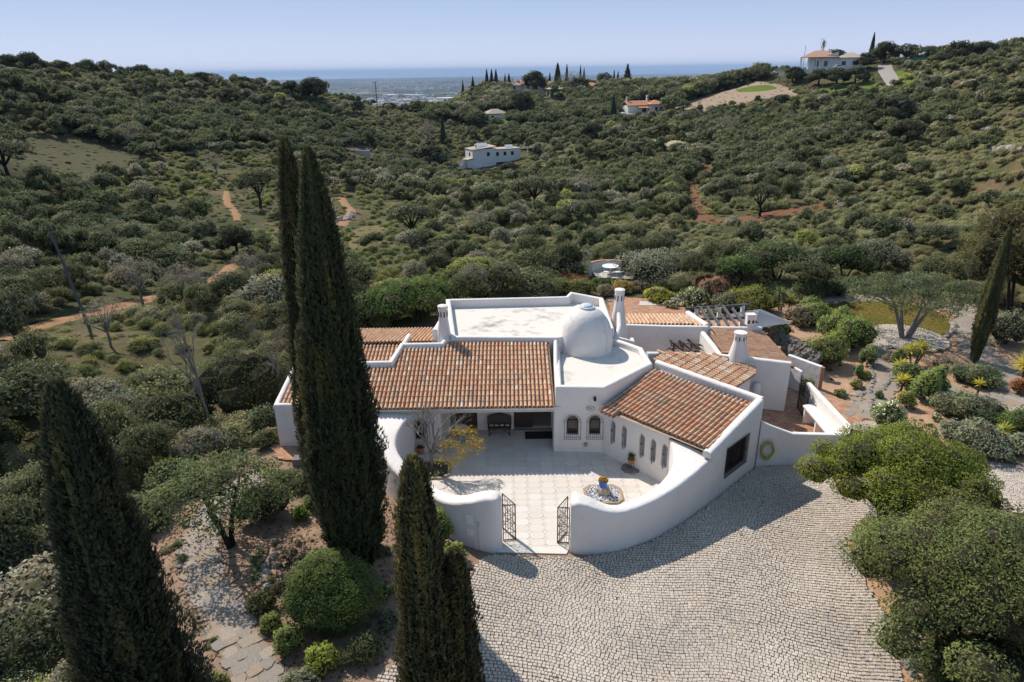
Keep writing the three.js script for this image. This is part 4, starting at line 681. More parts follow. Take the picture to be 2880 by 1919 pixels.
function cobbles(owner, poly, { pitch = 0.134, y = 0.0, singles = 0, seed = 3, wave = 0.28, turn = 0, light = 1 } = {}) {
  const r = random(seed), spots = [], xs = poly.map(p => p[0]), zs = poly.map(p => p[1]), x0 = Math.min(...xs) - 1, x1 = Math.max(...xs) + 1, z0 = Math.min(...zs) - 1, z1 = Math.max(...zs) + 1;
  const cx = (x0 + x1) / 2, cz = (z0 + z1) / 2, ct = Math.cos(turn), sn = Math.sin(turn), R = Math.hypot(x1 - x0, z1 - z0) / 2;
  for (let j = -R / pitch; j < R / pitch; j++) {
    let a = -R + r() * pitch;
    while (a < R) {
      const w = pitch * (0.8 + 0.5 * r()), m = a + w / 2; a += w;
      const bend = q => wave * (2.2 * noise(q * 0.17, j * 0.012, 2) + 0.22 * noise(q * 0.7, j * 0.04, 7)), b = j * pitch + bend(m) + 0.022 * (r() - 0.5), db = (bend(m + 0.1) - bend(m - 0.1)) / 0.2;
      const x = cx + m * ct - b * sn, z = cz + m * sn + b * ct;
      if (!inside(poly, x, z)) continue;
      const patch = fbm(x * 0.3, z * 0.3, 8, 3);
      dummy.position.set(x + 0.008 * (r() - 0.5), y + 0.012 + 0.012 * (r() - 0.5), z + 0.008 * (r() - 0.5)); dummy.rotation.set(0.05 * (r() - 0.5), -turn - Math.atan(db) + 0.26 * (r() - 0.5), 0.05 * (r() - 0.5)); dummy.scale.set(w * 0.89, 0.09, pitch * (0.8 + 0.12 * r())); dummy.updateMatrix();
      const k = r(); spots.push({ m: dummy.matrix.clone(), g: Math.floor(r() * 5), c: k < 0.012 ? 6 : [7, 2, 4, 0, 5, 0, 1, 1, 3, 8][Math.floor(clamp(0.5 + patch * 1.1 + 0.75 * (r() - 0.5), 0, 0.999) * 10)] });
    }
  }
  spots.forEach(s => { if (s.c === 6 && r() > 0.25) s.c = 5; s.c %= 9; });
  pieces(owner, 'cobble', cobbleGeos, cobbleMats, spots, singles, { base: cobbleBase, list: cobbleTints.map(c => RGB(...c)) });
}
const FORE = [[-1.07, -22.15], [0.46, -21.96], [2.61, -21.86], [3.6, -22.1], [5.2, -22.6], [6.6, -23.5], [8.3, -24.95], [9.9, -26.55], [11.62, -28.2], [12.6, -28.3], [16.5, -28.2], [16.6, -31], [16.75, -32.2], [20.11, -32.71], [19.61, -30.75], [20.5, -29.5], [25, -27.5], [30, -27], [30, -24.3], [22, -23.3], [16, -22], [13.44, -22.86], [13.14, -20.51], [12.92, -18.33], [12.15, -15.84], [11.0, -13], [10.6, -9], [-3.5, -9], [-4.52, -16.12], [-3.33, -17.69], [-2.3, -19.56], [-1.91, -20.62], [-1.43, -21.64]];
const forecourt = structure('forecourt', flat(FORE, 0.0), M.mortar);
cobbles(forecourt, FORE, { singles: 300, wave: 0.42, turn: 0.22, y: 0.012 });
const COURT = [[-0.55, -22.62], [2.25, -22.5], [2.55, -22.95], [3.3, -22.8], [4.2, -22.75], [5.3, -23.3], [6.2, -24.1], [6.95, -25.1], [7.2, -26.2], [7.2, -26.95], A1, [4.4, -29.9], [2.2, -30.1], [2.2, -32.35], [-3.75, -32.35], [-3.75, -30.2], [-5.1, -30.2], [-5.6, -28.5], [-5.55, -27.2], [-4.95, -26.0], [-4.05, -25.0], [-3.1, -24.15], [-2.4, -23.5], [-1.8, -23.05], [-1.15, -22.75]];
const courtyard = structure('courtyard', flat(COURT, 0.0), mat(0.61, 0.565, 0.52, 0.9, { map: agedMap }));
{
  const W = 0.64, H = 0.46, c = 0.115, r = random(77), geos = [1, 2, 3].map(s => { const q = random(s + 50), j = () => 0.008 * (q() - 0.5), w = W / 2 - 0.004, h = H / 2 - 0.004; const g = new THREE.ExtrudeGeometry(new THREE.Shape([[-w + c, -h], [w - c, -h], [w, -h + c], [w, h - c], [w - c, h], [-w + c, h], [-w, h - c], [-w, -h + c]].map(p => new THREE.Vector2(p[0] + j(), p[1] + j()))), { depth: 0.02, bevelEnabled: false }); g.rotateX(-Math.PI / 2); const k = metreUv(g), u = k.attributes.uv; for (let i = 0; i < u.count; i++) u.setXY(i, u.getX(i) + s * 0.37, u.getY(i) + s * 0.71); return k; });
  const dia = new THREE.ExtrudeGeometry(new THREE.Shape([[-c + 0.008, 0], [0, -c + 0.008], [c - 0.008, 0], [0, c - 0.008]].map(p => new THREE.Vector2(...p))), { depth: 0.019, bevelEnabled: false }); dia.rotateX(-Math.PI / 2);
  const tints = [[0.64, 0.60, 0.56], [0.665, 0.625, 0.59], [0.625, 0.575, 0.53], [0.645, 0.585, 0.54], [0.60, 0.56, 0.525]], mats = tints.map(t => mat(t[0], t[1], t[2], 0.8, { map: agedMap })), base = mat(1, 1, 1, 0.8, { map: agedMap }), list = tints.map(t => RGB(...t));
  const oct = [], dm = [];
  for (let i = -12; i < 15; i++) for (let j = 0; j < 24; j++) {
    const x = i * W + 0.3, z = -22.86 - j * H;
    if (inside(COURT, x, z)) { dummy.position.set(x, 0.004 + 0.003 * r(), z); dummy.rotation.set(0, 0, 0); dummy.scale.set(1, 1, 1); dummy.updateMatrix(); const wob = fbm(x * 0.5, z * 0.5, 2, 2); oct.push({ m: dummy.matrix.clone(), g: Math.floor(r() * 3), c: r() < 0.12 ? 4 : Math.floor(clamp(r() * 0.8 + 0.1 + wob, 0, 0.99) * 4) }); }
    if (inside(COURT, x + W / 2, z + H / 2)) { dummy.position.set(x + W / 2, 0.004, z + H / 2); dummy.updateMatrix(); dm.push({ m: dummy.matrix.clone(), g: 0, c: Math.floor(r() * 4) }); }
  }
  pieces(courtyard, 'paver', geos, mats, oct, 300, { base, list }); pieces(courtyard, 'small_paver', [metreUv(dia)], mats, dm, 0, { base, list });
  structure('threshold', prism([[-0.76, -22.3], [2.06, -22.13], [2.3, -22.75], [1.9, -22.66], [-0.5, -22.66], [-0.8, -22.6]], -0.05, 0.018), mat(0.68, 0.66, 0.63, 0.85, { map: agedMap }));
}
// irregular flagstones along a line
const slabTints = [[0.33, 0.28, 0.23], [0.295, 0.26, 0.225], [0.36, 0.31, 0.26], [0.28, 0.255, 0.235], [0.34, 0.27, 0.205]], slabMats = slabTints.map(stoneUnit), slabBase = stoneUnit([1, 1, 1]), slabList = slabTints.map(c => RGB(...c));
function slabGeo(seed) { const r = random(seed), n = 6 + Math.floor(r() * 3), out = []; for (let k = 0; k < n; k++) { const a = (k + 0.35 * (r() - 0.5)) / n * Math.PI * 2, d = 0.5 * (0.92 + 0.2 * r()) / Math.pow(Math.max(Math.abs(Math.cos(a)), Math.abs(Math.sin(a))), 0.75); out.push(new THREE.Vector2(Math.cos(a) * d, Math.sin(a) * d)); } const g = new THREE.ExtrudeGeometry(new THREE.Shape(out), { depth: 0.04, bevelEnabled: true, bevelSegments: 1, bevelThickness: 0.012, bevelSize: 0.02, bevelOffset: -0.02 }); g.rotateX(-Math.PI / 2); const k = metreUv(g), u = k.attributes.uv; for (let i = 0; i < u.count; i++) u.setXY(i, u.getX(i) + seed * 0.31, u.getY(i) + seed * 0.77); return k; }
const slabGeos = [1, 2, 3, 4, 5, 6, 7].map(slabGeo);
function flagPath(name, line, width, { size = 0.5, singles = 60, seed = 5, bed = M.mortar, lift = 0.0 } = {}) {
  const c = new THREE.CatmullRomCurve3(line.map(([x, z]) => new THREE.Vector3(x, 0, z)), false, 'centripetal'), L = c.getLength(), r = random(seed), spots = [], pos = [], uv = [], idx = [], N = Math.ceil(L / 0.5);
  const wid = f => Array.isArray(width) ? lerp(width[0], width[1], f) : width;
  for (let k = 0; k <= N; k++) { const p = c.getPointAt(k / N), t = c.getTangentAt(k / N); for (let m = 0; m <= 2; m++) { const s = (m / 2 - 0.5) * wid(k / N) * (1.04 + 0.1 * noise(p.x, p.z, 4)), x = p.x - t.z * s, z = p.z + t.x * s; pos.push(x, ground(x, z) + 0.03 + lift, z); uv.push(x, z); } }
  for (let k = 0; k < N; k++) for (let m = 0; m < 2; m++) { const a = k * 3 + m; idx.push(a, a + 3, a + 1, a + 1, a + 3, a + 4); }
  const path = sheet(name, pos, uv, idx, bed), rows = Math.round(L / (size * 0.86));
  for (let k = 0; k < rows; k++) { const f = (k + 0.5) / rows, p = c.getPointAt(f), t = c.getTangentAt(f), w = wid(f), m = Math.max(1, Math.round(w / size)); for (let i = 0; i < m; i++) { const s = ((i + 0.5 + (k % 2 ? 0.22 : -0.22) + 0.25 * (r() - 0.5)) / m - 0.5) * w, x = p.x - t.z * s + 0.1 * (r() - 0.5), z = p.z + t.x * s + 0.1 * (r() - 0.5), e = (w / m) * (0.88 + 0.24 * r()); dummy.position.set(x, ground(x, z) + 0.01 + lift + 0.008 * r(), z); dummy.rotation.set(0, Math.atan2(t.x, t.z) + Math.floor(r() * 4) * Math.PI / 2 + 0.25 * (r() - 0.5), 0); dummy.scale.set(e * 1.16, 1, e * (1.06 + 0.2 * r())); dummy.updateMatrix(); spots.push({ m: dummy.matrix.clone(), g: Math.floor(r() * 7), c: Math.floor(r() * 5) }); } }
  pieces(path, 'flagstone', slabGeos, slabMats, spots, singles, { base: slabBase, list: slabList });
  return path;
}
const dustBed = mat(0.31, 0.24, 0.18, 0.95, { map: grainMap });
flagPath('stone_path', [[-7.22, -15.03], [-8.4, -16.58], [-9.55, -17.96], [-10.71, -19.4], [-11.93, -21.01], [-12.88, -22.56], [-13.36, -24.12], [-13.47, -26.17], [-12.79, -27.56], [-12.27, -28.49]], [1.35, 1.15], { size: 0.52, singles: 130, bed: dustBed });
flagPath('stone_path', [[19.21, -33.03], [20.58, -34.94], [22.57, -37.5], [23.99, -39.74], [24.83, -42.62], [25.03, -45.04]], [1.8, 1.3], { size: 0.6, singles: 40, seed: 6, bed: dustBed });
flagPath('stone_path', [[24.91, -37.06], [25.89, -36.42], [26.61, -35.3], [26.78, -33.68], [26.74, -31.7]], 1.5, { size: 0.6, singles: 30, seed: 7, bed: dustBed });
flagPath('stone_path', [[35.67, -51.83], [35.19, -49.24], [33.02, -45.59], [31.28, -42], [30.83, -39.16], [30.47, -37.24], [28.27, -34.97], [26.85, -33.41], [27.42, -31.68]], 1.9, { size: 0.7, singles: 30, seed: 8, bed: dustBed });
flagPath('stone_path', [[25.31, -53.41], [27.12, -53.44], [29.51, -53.91], [31.04, -53.38]], 1.6, { size: 0.8, singles: 0, seed: 9, bed: dustBed });
flagPath('stone_path', [[9.37, -60.51], [8.51, -57.19], [9.26, -54.12], [10.5, -52.93]], 1.6, { size: 0.6, singles: 0, seed: 10, bed: dustBed });
// lawn and the round paved patch
const LAWN = [[25.4, -52.61], [28.07, -53.17], [30.93, -53.16], [32.75, -51.31], [33.36, -49.42], [32.71, -47.13], [31.28, -45.4], [29.45, -45.47], [27.76, -46.42], [25.99, -47.03], [24.84, -48.39], [24.72, -50.39]];
structure('lawn', flat(new THREE.CatmullRomCurve3(LAWN.map(p => V3(p[0], 0, p[1])), true).getPoints(60).slice(0, 60).map(p => [p.x, p.z]), 0.012), mat(0.215, 0.185, 0.055, 0.95, { map: grainMap, bumpMap: grainMap, bumpScale: 0.02 }));
{
  const c = [27.91, -44.76], R = 2.75, ringPoly = []; for (let k = 0; k < 40; k++) ringPoly.push([c[0] + R * Math.cos(k / 40 * 6.2832), c[1] + R * Math.sin(k / 40 * 6.2832)]);
  const patch = structure('paved_circle', flat(ringPoly, 0.02), M.mortar), spots = [], r = random(12);
  for (let q = 0.35; q < R - 0.05; q += 0.17) { const n = Math.round(2 * Math.PI * q / 0.17); for (let k = 0; k < n; k++) { const a = (k + 0.3 * r()) / n * Math.PI * 2; dummy.position.set(c[0] + q * Math.cos(a), 0.03 + 0.01 * r(), c[1] + q * Math.sin(a)); dummy.rotation.set(0, -a + 0.1 * r(), 0); dummy.scale.set(0.15, 0.08, 0.15); dummy.updateMatrix(); spots.push({ m: dummy.matrix.clone(), g: Math.floor(r() * 5), c: [1, 3, 8, 0, 5][Math.floor(r() * 5)] }); } }
  pieces(patch, 'cobble', cobbleGeos, cobbleMats, spots, 0, { base: cobbleBase, list: cobbleTints.map(t => RGB(t[0] * 1.05, t[1] * 1.05, t[2] * 1.06)) });
}
// terracotta floors laid brick by brick
function brickFloor(name, poly, turn, { singles = 0, seed = 5, y = 0.006 } = {}) {
  const owner = structure(name, flat(poly, y), mat(0.40, 0.27, 0.19, 0.95, { map: grainMap })), L = 0.29, Wd = 0.145, r = random(seed), spots = [], geos = [metreUv(new THREE.BoxGeometry(L - 0.01, 0.02, Wd - 0.01))];
  const tints = [[0.46, 0.245, 0.15], [0.50, 0.29, 0.185], [0.42, 0.22, 0.14], [0.52, 0.33, 0.22]], mats = tints.map(t => mat(t[0], t[1], t[2], 0.9, { map: clayMap })), xs = poly.map(p => p[0]), zs = poly.map(p => p[1]), cx = (Math.min(...xs) + Math.max(...xs)) / 2, cz = (Math.min(...zs) + Math.max(...zs)) / 2, R = Math.hypot(Math.max(...xs) - cx, Math.max(...zs) - cz) + 0.5, ct = Math.cos(turn), sn = Math.sin(turn);
  for (let j = -Math.ceil(R / Wd); j < R / Wd; j++) for (let i = -Math.ceil(R / L); i < R / L; i++) { const a = (i + (j & 1) * 0.5) * L, b = j * Wd, x = cx + a * ct - b * sn, z = cz + a * sn + b * ct; if (!inside(poly, x, z)) continue; dummy.position.set(x, y + 0.004 + 0.004 * r(), z); dummy.rotation.set(0, -turn, 0); dummy.scale.set(1, 1, 1); dummy.updateMatrix(); spots.push({ m: dummy.matrix.clone(), g: 0, c: Math.floor(r() * 4) }); }
  pieces(owner, 'brick', geos, mats, spots, singles, { base: mat(1, 1, 1, 0.9, { map: clayMap }), list: tints.map(t => RGB(...t)) });
}
brickFloor('yard_floor', [[11.6, -28.5], [16.2, -28.4], [16.3, -34.2], [17.2, -36.9], [15.6, -37.5], [15.2, -34.1], [11.6, -34.0], [11, -30]], 0, { singles: 150 });
brickFloor('terracotta_path', [[16.65, -31.3], [18.9, -32.6], [19.4, -33.4], [18.3, -36.7], [17.0, -36.5], [16.5, -34.2]], 0.9, { singles: 60 });
brickFloor('terracotta_terrace', [[7.94, -51.73], [7.98, -53.27], [9.73, -54.8], [11.83, -54.24], [13.53, -52.8], [14.49, -50.41], [13.8, -45.5], [12.3, -42], [6.6, -43], [6.2, -43.5]], 0.78, { singles: 0 });
brickFloor('terracotta_path', [[-12.76, -31.42], [-10.56, -31.59], [-10.4, -29.35], [-11.8, -29.67], [-12.45, -30.75]], 0, { singles: 40 });
structure('drain_slab', prism([[10.62, -53.6], [13.12, -53.49], [12.93, -52.49], [10.4, -52.6]], 0.0, 0.05), mat(0.55, 0.52, 0.48, 0.9, { map: agedMap }));
// stones set along the beds
const rockGeos = [1, 2, 3, 4].map(s => { const r = random(s); return boulder(r, 0.5, 0.38, 0.42); }), rockTints = [[0.30, 0.28, 0.26], [0.37, 0.34, 0.31], [0.25, 0.235, 0.225], [0.34, 0.28, 0.23]], rockMats = rockTints.map(stoneUnit), rockBase = stoneUnit([1, 1, 1]), rockList = rockTints.map(c => RGB(...c));
function rockBorder(label, line, size, gap, seed, singles = 60) {
  const c = new THREE.CatmullRomCurve3(line.map(([x, z]) => new THREE.Vector3(x, 0, z)), false, 'centripetal'), n = Math.round(c.getLength() / gap), r = random(seed), spots = [], m0 = c.getPointAt(0.5), o = thing('rock_border', label, 'rock edging', [m0.x, ground(m0.x, m0.z), m0.z]);
  for (let k = 0; k < n; k++) { const p = c.getPointAt((k + 0.5 * r()) / n), e = size * (0.65 + 0.8 * r()), x = p.x + 0.3 * size * (r() - 0.5), z = p.z + 0.3 * size * (r() - 0.5); dummy.position.set(x, ground(x, z) + e * 0.12, z); dummy.rotation.set(r() * 0.6, r() * 6.3, r() * 0.6); dummy.scale.set(e, e * 0.9, e); dummy.updateMatrix(); spots.push({ m: dummy.matrix.clone(), g: Math.floor(r() * 4), c: Math.floor(r() * 4) }); }
  pieces(o, 'rock', rockGeos, rockMats, spots, singles, { base: rockBase, list: rockList });
}
rockBorder('dark stones edging the red bed between terracotta path and stone path', [[19.67, -36.09], [19.98, -35.68], [20.8, -36.06], [21.79, -37.22], [22.55, -38.65], [22.89, -39.78]], 0.32, 0.27, 1);
rockBorder('dark stones round the bed of yuccas beside the stone path', [[19.75, -31.9], [20.02, -33.36], [20.42, -34.67], [21.56, -36.03], [22.88, -37.49], [23.74, -38.22]], 0.32, 0.27, 2);
rockBorder('stones along the lawn edge opposite the olive tree', [[25.15, -48], [25.29, -47.24], [26.02, -46.76]], 0.4, 0.42, 3);
rockBorder('stones curving round the far corner of the lawn', [[32.91, -47.68], [32.33, -46.42], [31.33, -45.23], [30.18, -44.59]], 0.45, 0.4, 4);
rockBorder('stones edging the bed between paved circle and yuccas', [[24.71, -42.85], [25.49, -43.22], [26.1, -42.96]], 0.34, 0.3, 5);
rockBorder('stones under the low rosemary mounds by the middle path', [[25.9, -37.09], [26.38, -36.17], [26.98, -35.29], [27.96, -35.83]], 0.36, 0.32, 6);
rockBorder('stones lining the path below the silver mounds', [[24.97, -30.6], [25.44, -30.15], [26.19, -30.48]], 0.36, 0.35, 7);
rockBorder('pale boulders beside the driveway bed under the big trees', [[12.97, -18.43], [12.74, -17.37], [12.66, -16.47], [12.56, -15.8]], 0.5, 0.42, 8);
rockBorder('low stone kerb along the driveway bed', [[22.41, -27.79], [23.29, -27.92], [24.32, -27.82]], 0.35, 0.3, 9);
rockBorder('grey rocks beside the path under the topiary ball', [[-9.79, -21.71], [-9.61, -20.96], [-9.32, -20.6], [-9.5, -20.26]], 0.42, 0.4, 11);
rockBorder('pale rocks among agaves beside the flagstone path', [[-9.99, -23.32], [-9.62, -22.7], [-9.63, -22.09], [-9.22, -21.45]], 0.4, 0.45, 12);
rockBorder('pale limestone outcrop high on the slope below the earth mound', [[99.16, -147.93], [98.78, -143.48], [100.03, -141.93]], 1.5, 1.1, 13);
rockBorder('line of pale rocks across the slope at the picture edge', [[78.41, -116.96], [73.05, -104.26], [69.7, -94.92]], 1.2, 1.3, 14);
rockBorder('tumbled pale stones along the red cleared strip', [[53.76, -116.22], [53.35, -111.19], [53.34, -108.83]], 0.9, 0.8, 15);
rockBorder('old dry stone wall under the footpath bend beside the tall cypresses', [[-31.72, -123.79], [-29.87, -120.2], [-29.14, -122.09], [-29.86, -128.22]], 1.0, 0.6, 16);
// rock retaining bank by the kitchen
{ const o = thing('rock_wall', 'rough grey rock retaining wall behind the kitchen roof', 'rock wall', [18.2, 0, -40.5]), r = random(9), spots = []; const a = [18.62, -43.63], b = [19.05, -40.61]; for (let k = 0; k < 230; k++) { const f = r(), h = r(); dummy.position.set(lerp(16.6, 18.4, f) + h * 0.9 - 0.2, 0.1 + h * 1.4, lerp(-43.5, -38.6, f) + 0.2 * r()); const e = 0.28 + 0.5 * r() * r(); dummy.rotation.set(r() * 3, r() * 6, r() * 3); dummy.scale.set(e, e, e); dummy.updateMatrix(); spots.push({ m: dummy.matrix.clone(), g: Math.floor(r() * 4), c: [0, 1, 2, 1][Math.floor(r() * 4)] }); } const dk = [[0.20, 0.185, 0.17], [0.155, 0.145, 0.135], [0.24, 0.205, 0.17]]; pieces(o, 'rock', rockGeos, dk.map(stoneUnit), spots, 90, { base: rockBase, list: dk.map(c => RGB(...c)) }); }
{ const s = thing('stone_ramp', 'grey stone slab sloping from the outbuilding to the garden beside the tall cypress', 'stone slab', [-9.6, 0, -29.5]); const p = [[-10.89, -28.96], [-9.55, -29], [-10.24, -31.67], [-10.87, -31.37]]; part(s, 'slab', metreUv(rough(prism(p, -0.1, 0.35).translate(0, 0, 0), 0.03, 1.5)), M.stoneDark); part(s, 'slab', box(-9.6, -8.2, 0.35, 0.5, -30.6, -29.6), M.stone); }
// drain channel cut beside the cobbles
{ const d = thing('drain_box', 'dark open drain channel set at the edge of the cobbles', 'drain', [-2.2, 0, -20.5]); const a = [-2.04, -20.46], b = [-1.69, -21.42], c = [-1.55, -21.24], e = [-1.86, -20.29]; part(d, 'channel', flat([a, b, c, e], 0.03), mat(0.012, 0.01, 0.01, 0.95)); part(d, 'rim', [beam([a[0], 0.03, a[1]], [b[0], 0.03, b[1]], 0.06, 0.1), beam([e[0], 0.03, e[1]], [c[0], 0.03, c[1]], 0.06, 0.1)], M.rust); }
// ------------------------------------------------------------------ things in the courtyard
function octBed(name, label, cat, cx, cz, w, d, cut) {
  const out = s => [[-w + cut, -d], [w - cut, -d], [w, -d + cut], [w, d - cut], [w - cut, d], [-w + cut, d], [-w, d - cut], [-w, -d + cut]].map(([x, z]) => [cx + x * s, cz + z * s]), o = thing(name, label, cat, [cx, 0, cz]);
  const A = out(1), B = out(0.86); for (let k = 0; k < 8; k++) { const n = (k + 1) % 8; part(o, 'kerb_stone', prism([A[k], A[n], B[n], B[k]].map((p, i) => [lerp(p[0], (A[k][0] + A[n][0]) / 2, 0.012), lerp(p[1], (A[k][1] + A[n][1]) / 2, 0.012)]), 0.0, 0.11), M.tanStone); }
  part(o, 'bed', flat(out(0.88), 0.06), mat(0.10, 0.10, 0.105, 0.95, { map: grainMap })); return [o, B];
}
{
  const c = [4.04, -26.13], [bed, B] = octBed('pebble_bed', 'eight-sided stone bed of white pebbles holding the blue pot', 'planter', c[0], c[1], 0.86, 0.72, 0.3), r = random(31), n = 900, im = new THREE.InstancedMesh(new THREE.IcosahedronGeometry(0.03, 0), mat(1, 1, 1, 0.7), n);
  let k = 0; while (k < n) { const x = c[0] + (r() - 0.5) * 1.6, z = c[1] + (r() - 0.5) * 1.4; if (!inside(B, x, z)) continue; dummy.position.set(x - c[0], 0.075 + 0.02 * r(), z - c[1]); dummy.rotation.set(r() * 6, r() * 6, r() * 6); const e = 0.7 + 0.9 * r(); dummy.scale.set(e, e * 0.7, e); dummy.updateMatrix(); im.setMatrixAt(k, dummy.matrix); const q = r() < 0.25 ? 0.16 + 0.1 * r() : 0.55 + 0.2 * r(); im.setColorAt(k, RGB(q, q, q * 1.03)); k++; } im.name = 'pebbles'; im.userData.kind = 'stuff'; bed.add(im);
  const st = thing('rock_stand', 'pale rock pile under the blue pot', 'stand', [c[0] - 0.02, 0.05, c[1] - 0.05]); for (let i = 0; i < 7; i++) { const a = i * 2.4, g = rockGeos[i % 4].clone(); g.scale(0.42, 0.4, 0.42); g.rotateY(a); g.translate(c[0] + 0.13 * Math.cos(a), 0.12 + 0.035 * i, c[1] - 0.05 + 0.13 * Math.sin(a)); part(st, 'rock', g, rockMats[1]); }
  const pot = thing('flower_pot', 'blue glazed pot of orange and yellow flowers on the rock pile', 'flower pot', [c[0] - 0.02, 0.42, c[1] - 0.05]); piece(pot, 'pot', lathe([[0.001, 0], [0.14, 0], [0.17, 0.06], [0.205, 0.3], [0.225, 0.31], [0.225, 0.35], [0.19, 0.35], [0.185, 0.3], [0.001, 0.29]], 24), M.blue);
  const f = new Foliage(4); f.clumps([[0, 0.36, 0, 0.2, 0.12]], 260, 0.09, 0.05, [0.10, 0.10, 0.03], { core: 0.5 }); f.clumps([[0, 0.38, 0, 0.2, 0.13]], 130, 0.075, 0.06, [0.55, 0.26, 0.03], { core: 0, vary: 0.7 }); piece(pot, 'flowers', f.build(), M.leaf);
}
const treeBed = [-4.01, -28.35]; octBed('tree_bed', 'eight-sided stone bed of soil round the yellow-leaved courtyard tree', 'planter', treeBed[0], treeBed[1], 0.95, 0.78, 0.32);
{ const t = thing('flowering_plant', 'white daisies at the foot of the yellow-leaved tree', 'flowers', [treeBed[0] + 0.15, 0.06, treeBed[1] + 0.3]); const f = new Foliage(9); f.clumps([[0, 0.1, 0, 0.4, 0.16], [0.3, 0.1, 0.1, 0.2, 0.12]], 320, 0.08, 0.03, T_GREEN, { core: 0.4, flowers: { share: 0.12, tint: [0.8, 0.8, 0.75] } }); piece(t, 'foliage', f.build(), M.leaf); }
function claypot(label, x, z, r, h, group) { const p = thing('clay_pot', label, 'flower pot', [x, 0, z], 0, group); piece(p, 'pot', lathe([[0.001, 0], [r * 0.68, 0], [r * 0.8, h * 0.3], [r * 0.96, h * 0.86], [r * 1.06, h * 0.87], [r * 1.06, h], [r * 0.9, h], [r * 0.88, h * 0.9], [0.001, h * 0.88]], 22), M.terracotta); return p; }
{ const q = [-4.69, -29.98], p = claypot('terracotta pot against the wall below the arched window near the yellow tree', q[0], q[1], 0.2, 0.38); const f = new Foliage(3); f.clumps([[0, 0.38, 0, 0.16, 0.08]], 90, 0.07, 0.04, T_DARK); piece(p, 'plant', f.build(), M.leaf);
  const s = [5.64, -28.26], st = thing('plant_stand', 'eight-sided stone slab with a wire stand by the slit windows', 'plant stand', [s[0], 0, s[1]]); const slab = new THREE.CylinderGeometry(0.46, 0.48, 0.09, 8); slab.translate(0, 0.06, 0); piece(st, 'slab', metreUv(slab), M.stoneDark);
  piece(st, 'wire_legs', merge([0, 1, 2, 3].map(k => bar([0.17 * Math.cos(k * 1.57), 0.1, 0.17 * Math.sin(k * 1.57)], [0.1 * Math.cos(k * 1.57), 0.36, 0.1 * Math.sin(k * 1.57)], 0.012))), M.iron);
  const p2 = claypot('small terracotta bowl of spiky green plant on the wire stand', s[0], s[1], 0.17, 0.22); p2.position.y = 0.36; const g = new Foliage(8); for (let k = 0; k < 90; k++) { const a = g.rand() * 6.28, t = 0.2 + g.rand() * 0.5, L = 0.24 + 0.14 * g.rand(); g.blade(Math.cos(a) * (0.05 + t * 0.16), 0.22 + L * 0.4, Math.sin(a) * (0.05 + t * 0.16), Math.cos(a) * t, 1, Math.sin(a) * t, Math.cos(a), -0.3, Math.sin(a), Math.cos(a), 0.5, Math.sin(a), L, 0.03, [0.07, 0.10, 0.03]); } piece(p2, 'plant', g.build(), M.leaf); }
{ // garden bench with cushions
  const a = [-0.73, -31.86], b = thing('garden_bench', 'dark wooden bench with a scalloped cushioned back beside the entrance', 'bench', [a[0], 0, -31.85]), L = 1.24;
  for (const x of [-0.54, 0.54]) for (const z of [-0.2, 0.2]) piece(b, 'leg', beam([x, 0, z], [x, 0.42, z * 0.9], 0.045, 0.045), M.iron);
  piece(b, 'brace', merge([-1, 1].map(s => beam([s * 0.53, 0.1, 0.19], [s * 0.18, 0.4, 0.17], 0.025, 0.025))), M.iron); piece(b, 'seat', metreUv(new THREE.BoxGeometry(L, 0.09, 0.48).translate(0, 0.45, 0)), M.wood);
  const sh = new THREE.Shape(); sh.moveTo(-L / 2, 0); sh.lineTo(L / 2, 0); sh.lineTo(L / 2, 0.42); sh.quadraticCurveTo(0.44, 0.5, 0.32, 0.5); sh.quadraticCurveTo(0.16, 0.6, 0, 0.6); sh.quadraticCurveTo(-0.16, 0.6, -0.32, 0.5); sh.quadraticCurveTo(-0.44, 0.5, -L / 2, 0.42); const bk = new THREE.ExtrudeGeometry(sh, { depth: 0.1, bevelEnabled: true, bevelSize: 0.02, bevelThickness: 0.02, bevelSegments: 2 }); bk.rotateX(-0.12); bk.translate(0, 0.5, -0.26); piece(b, 'backrest', metreUv(bk), mat(0.10, 0.085, 0.075, 0.9, { map: grainMap }));
  for (let k = 0; k < 4; k++) { const c = new THREE.SphereGeometry(0.11, 12, 8); c.scale(1.1, 0.5, 0.8); c.translate(-0.42 + k * 0.28, 0.55, 0.02); piece(b, 'cushion', c, mat(0.45, 0.43, 0.40, 0.9)); }
}
tag(structure('door_mat', box(0.62, 2.06, 0.028, 0.05, -32.0, -31.25), mat(0.05, 0.042, 0.038, 0.98, { map: grainMap })), 'dark brown door mat in front of the entrance', 'door mat').userData.kind = 'thing';
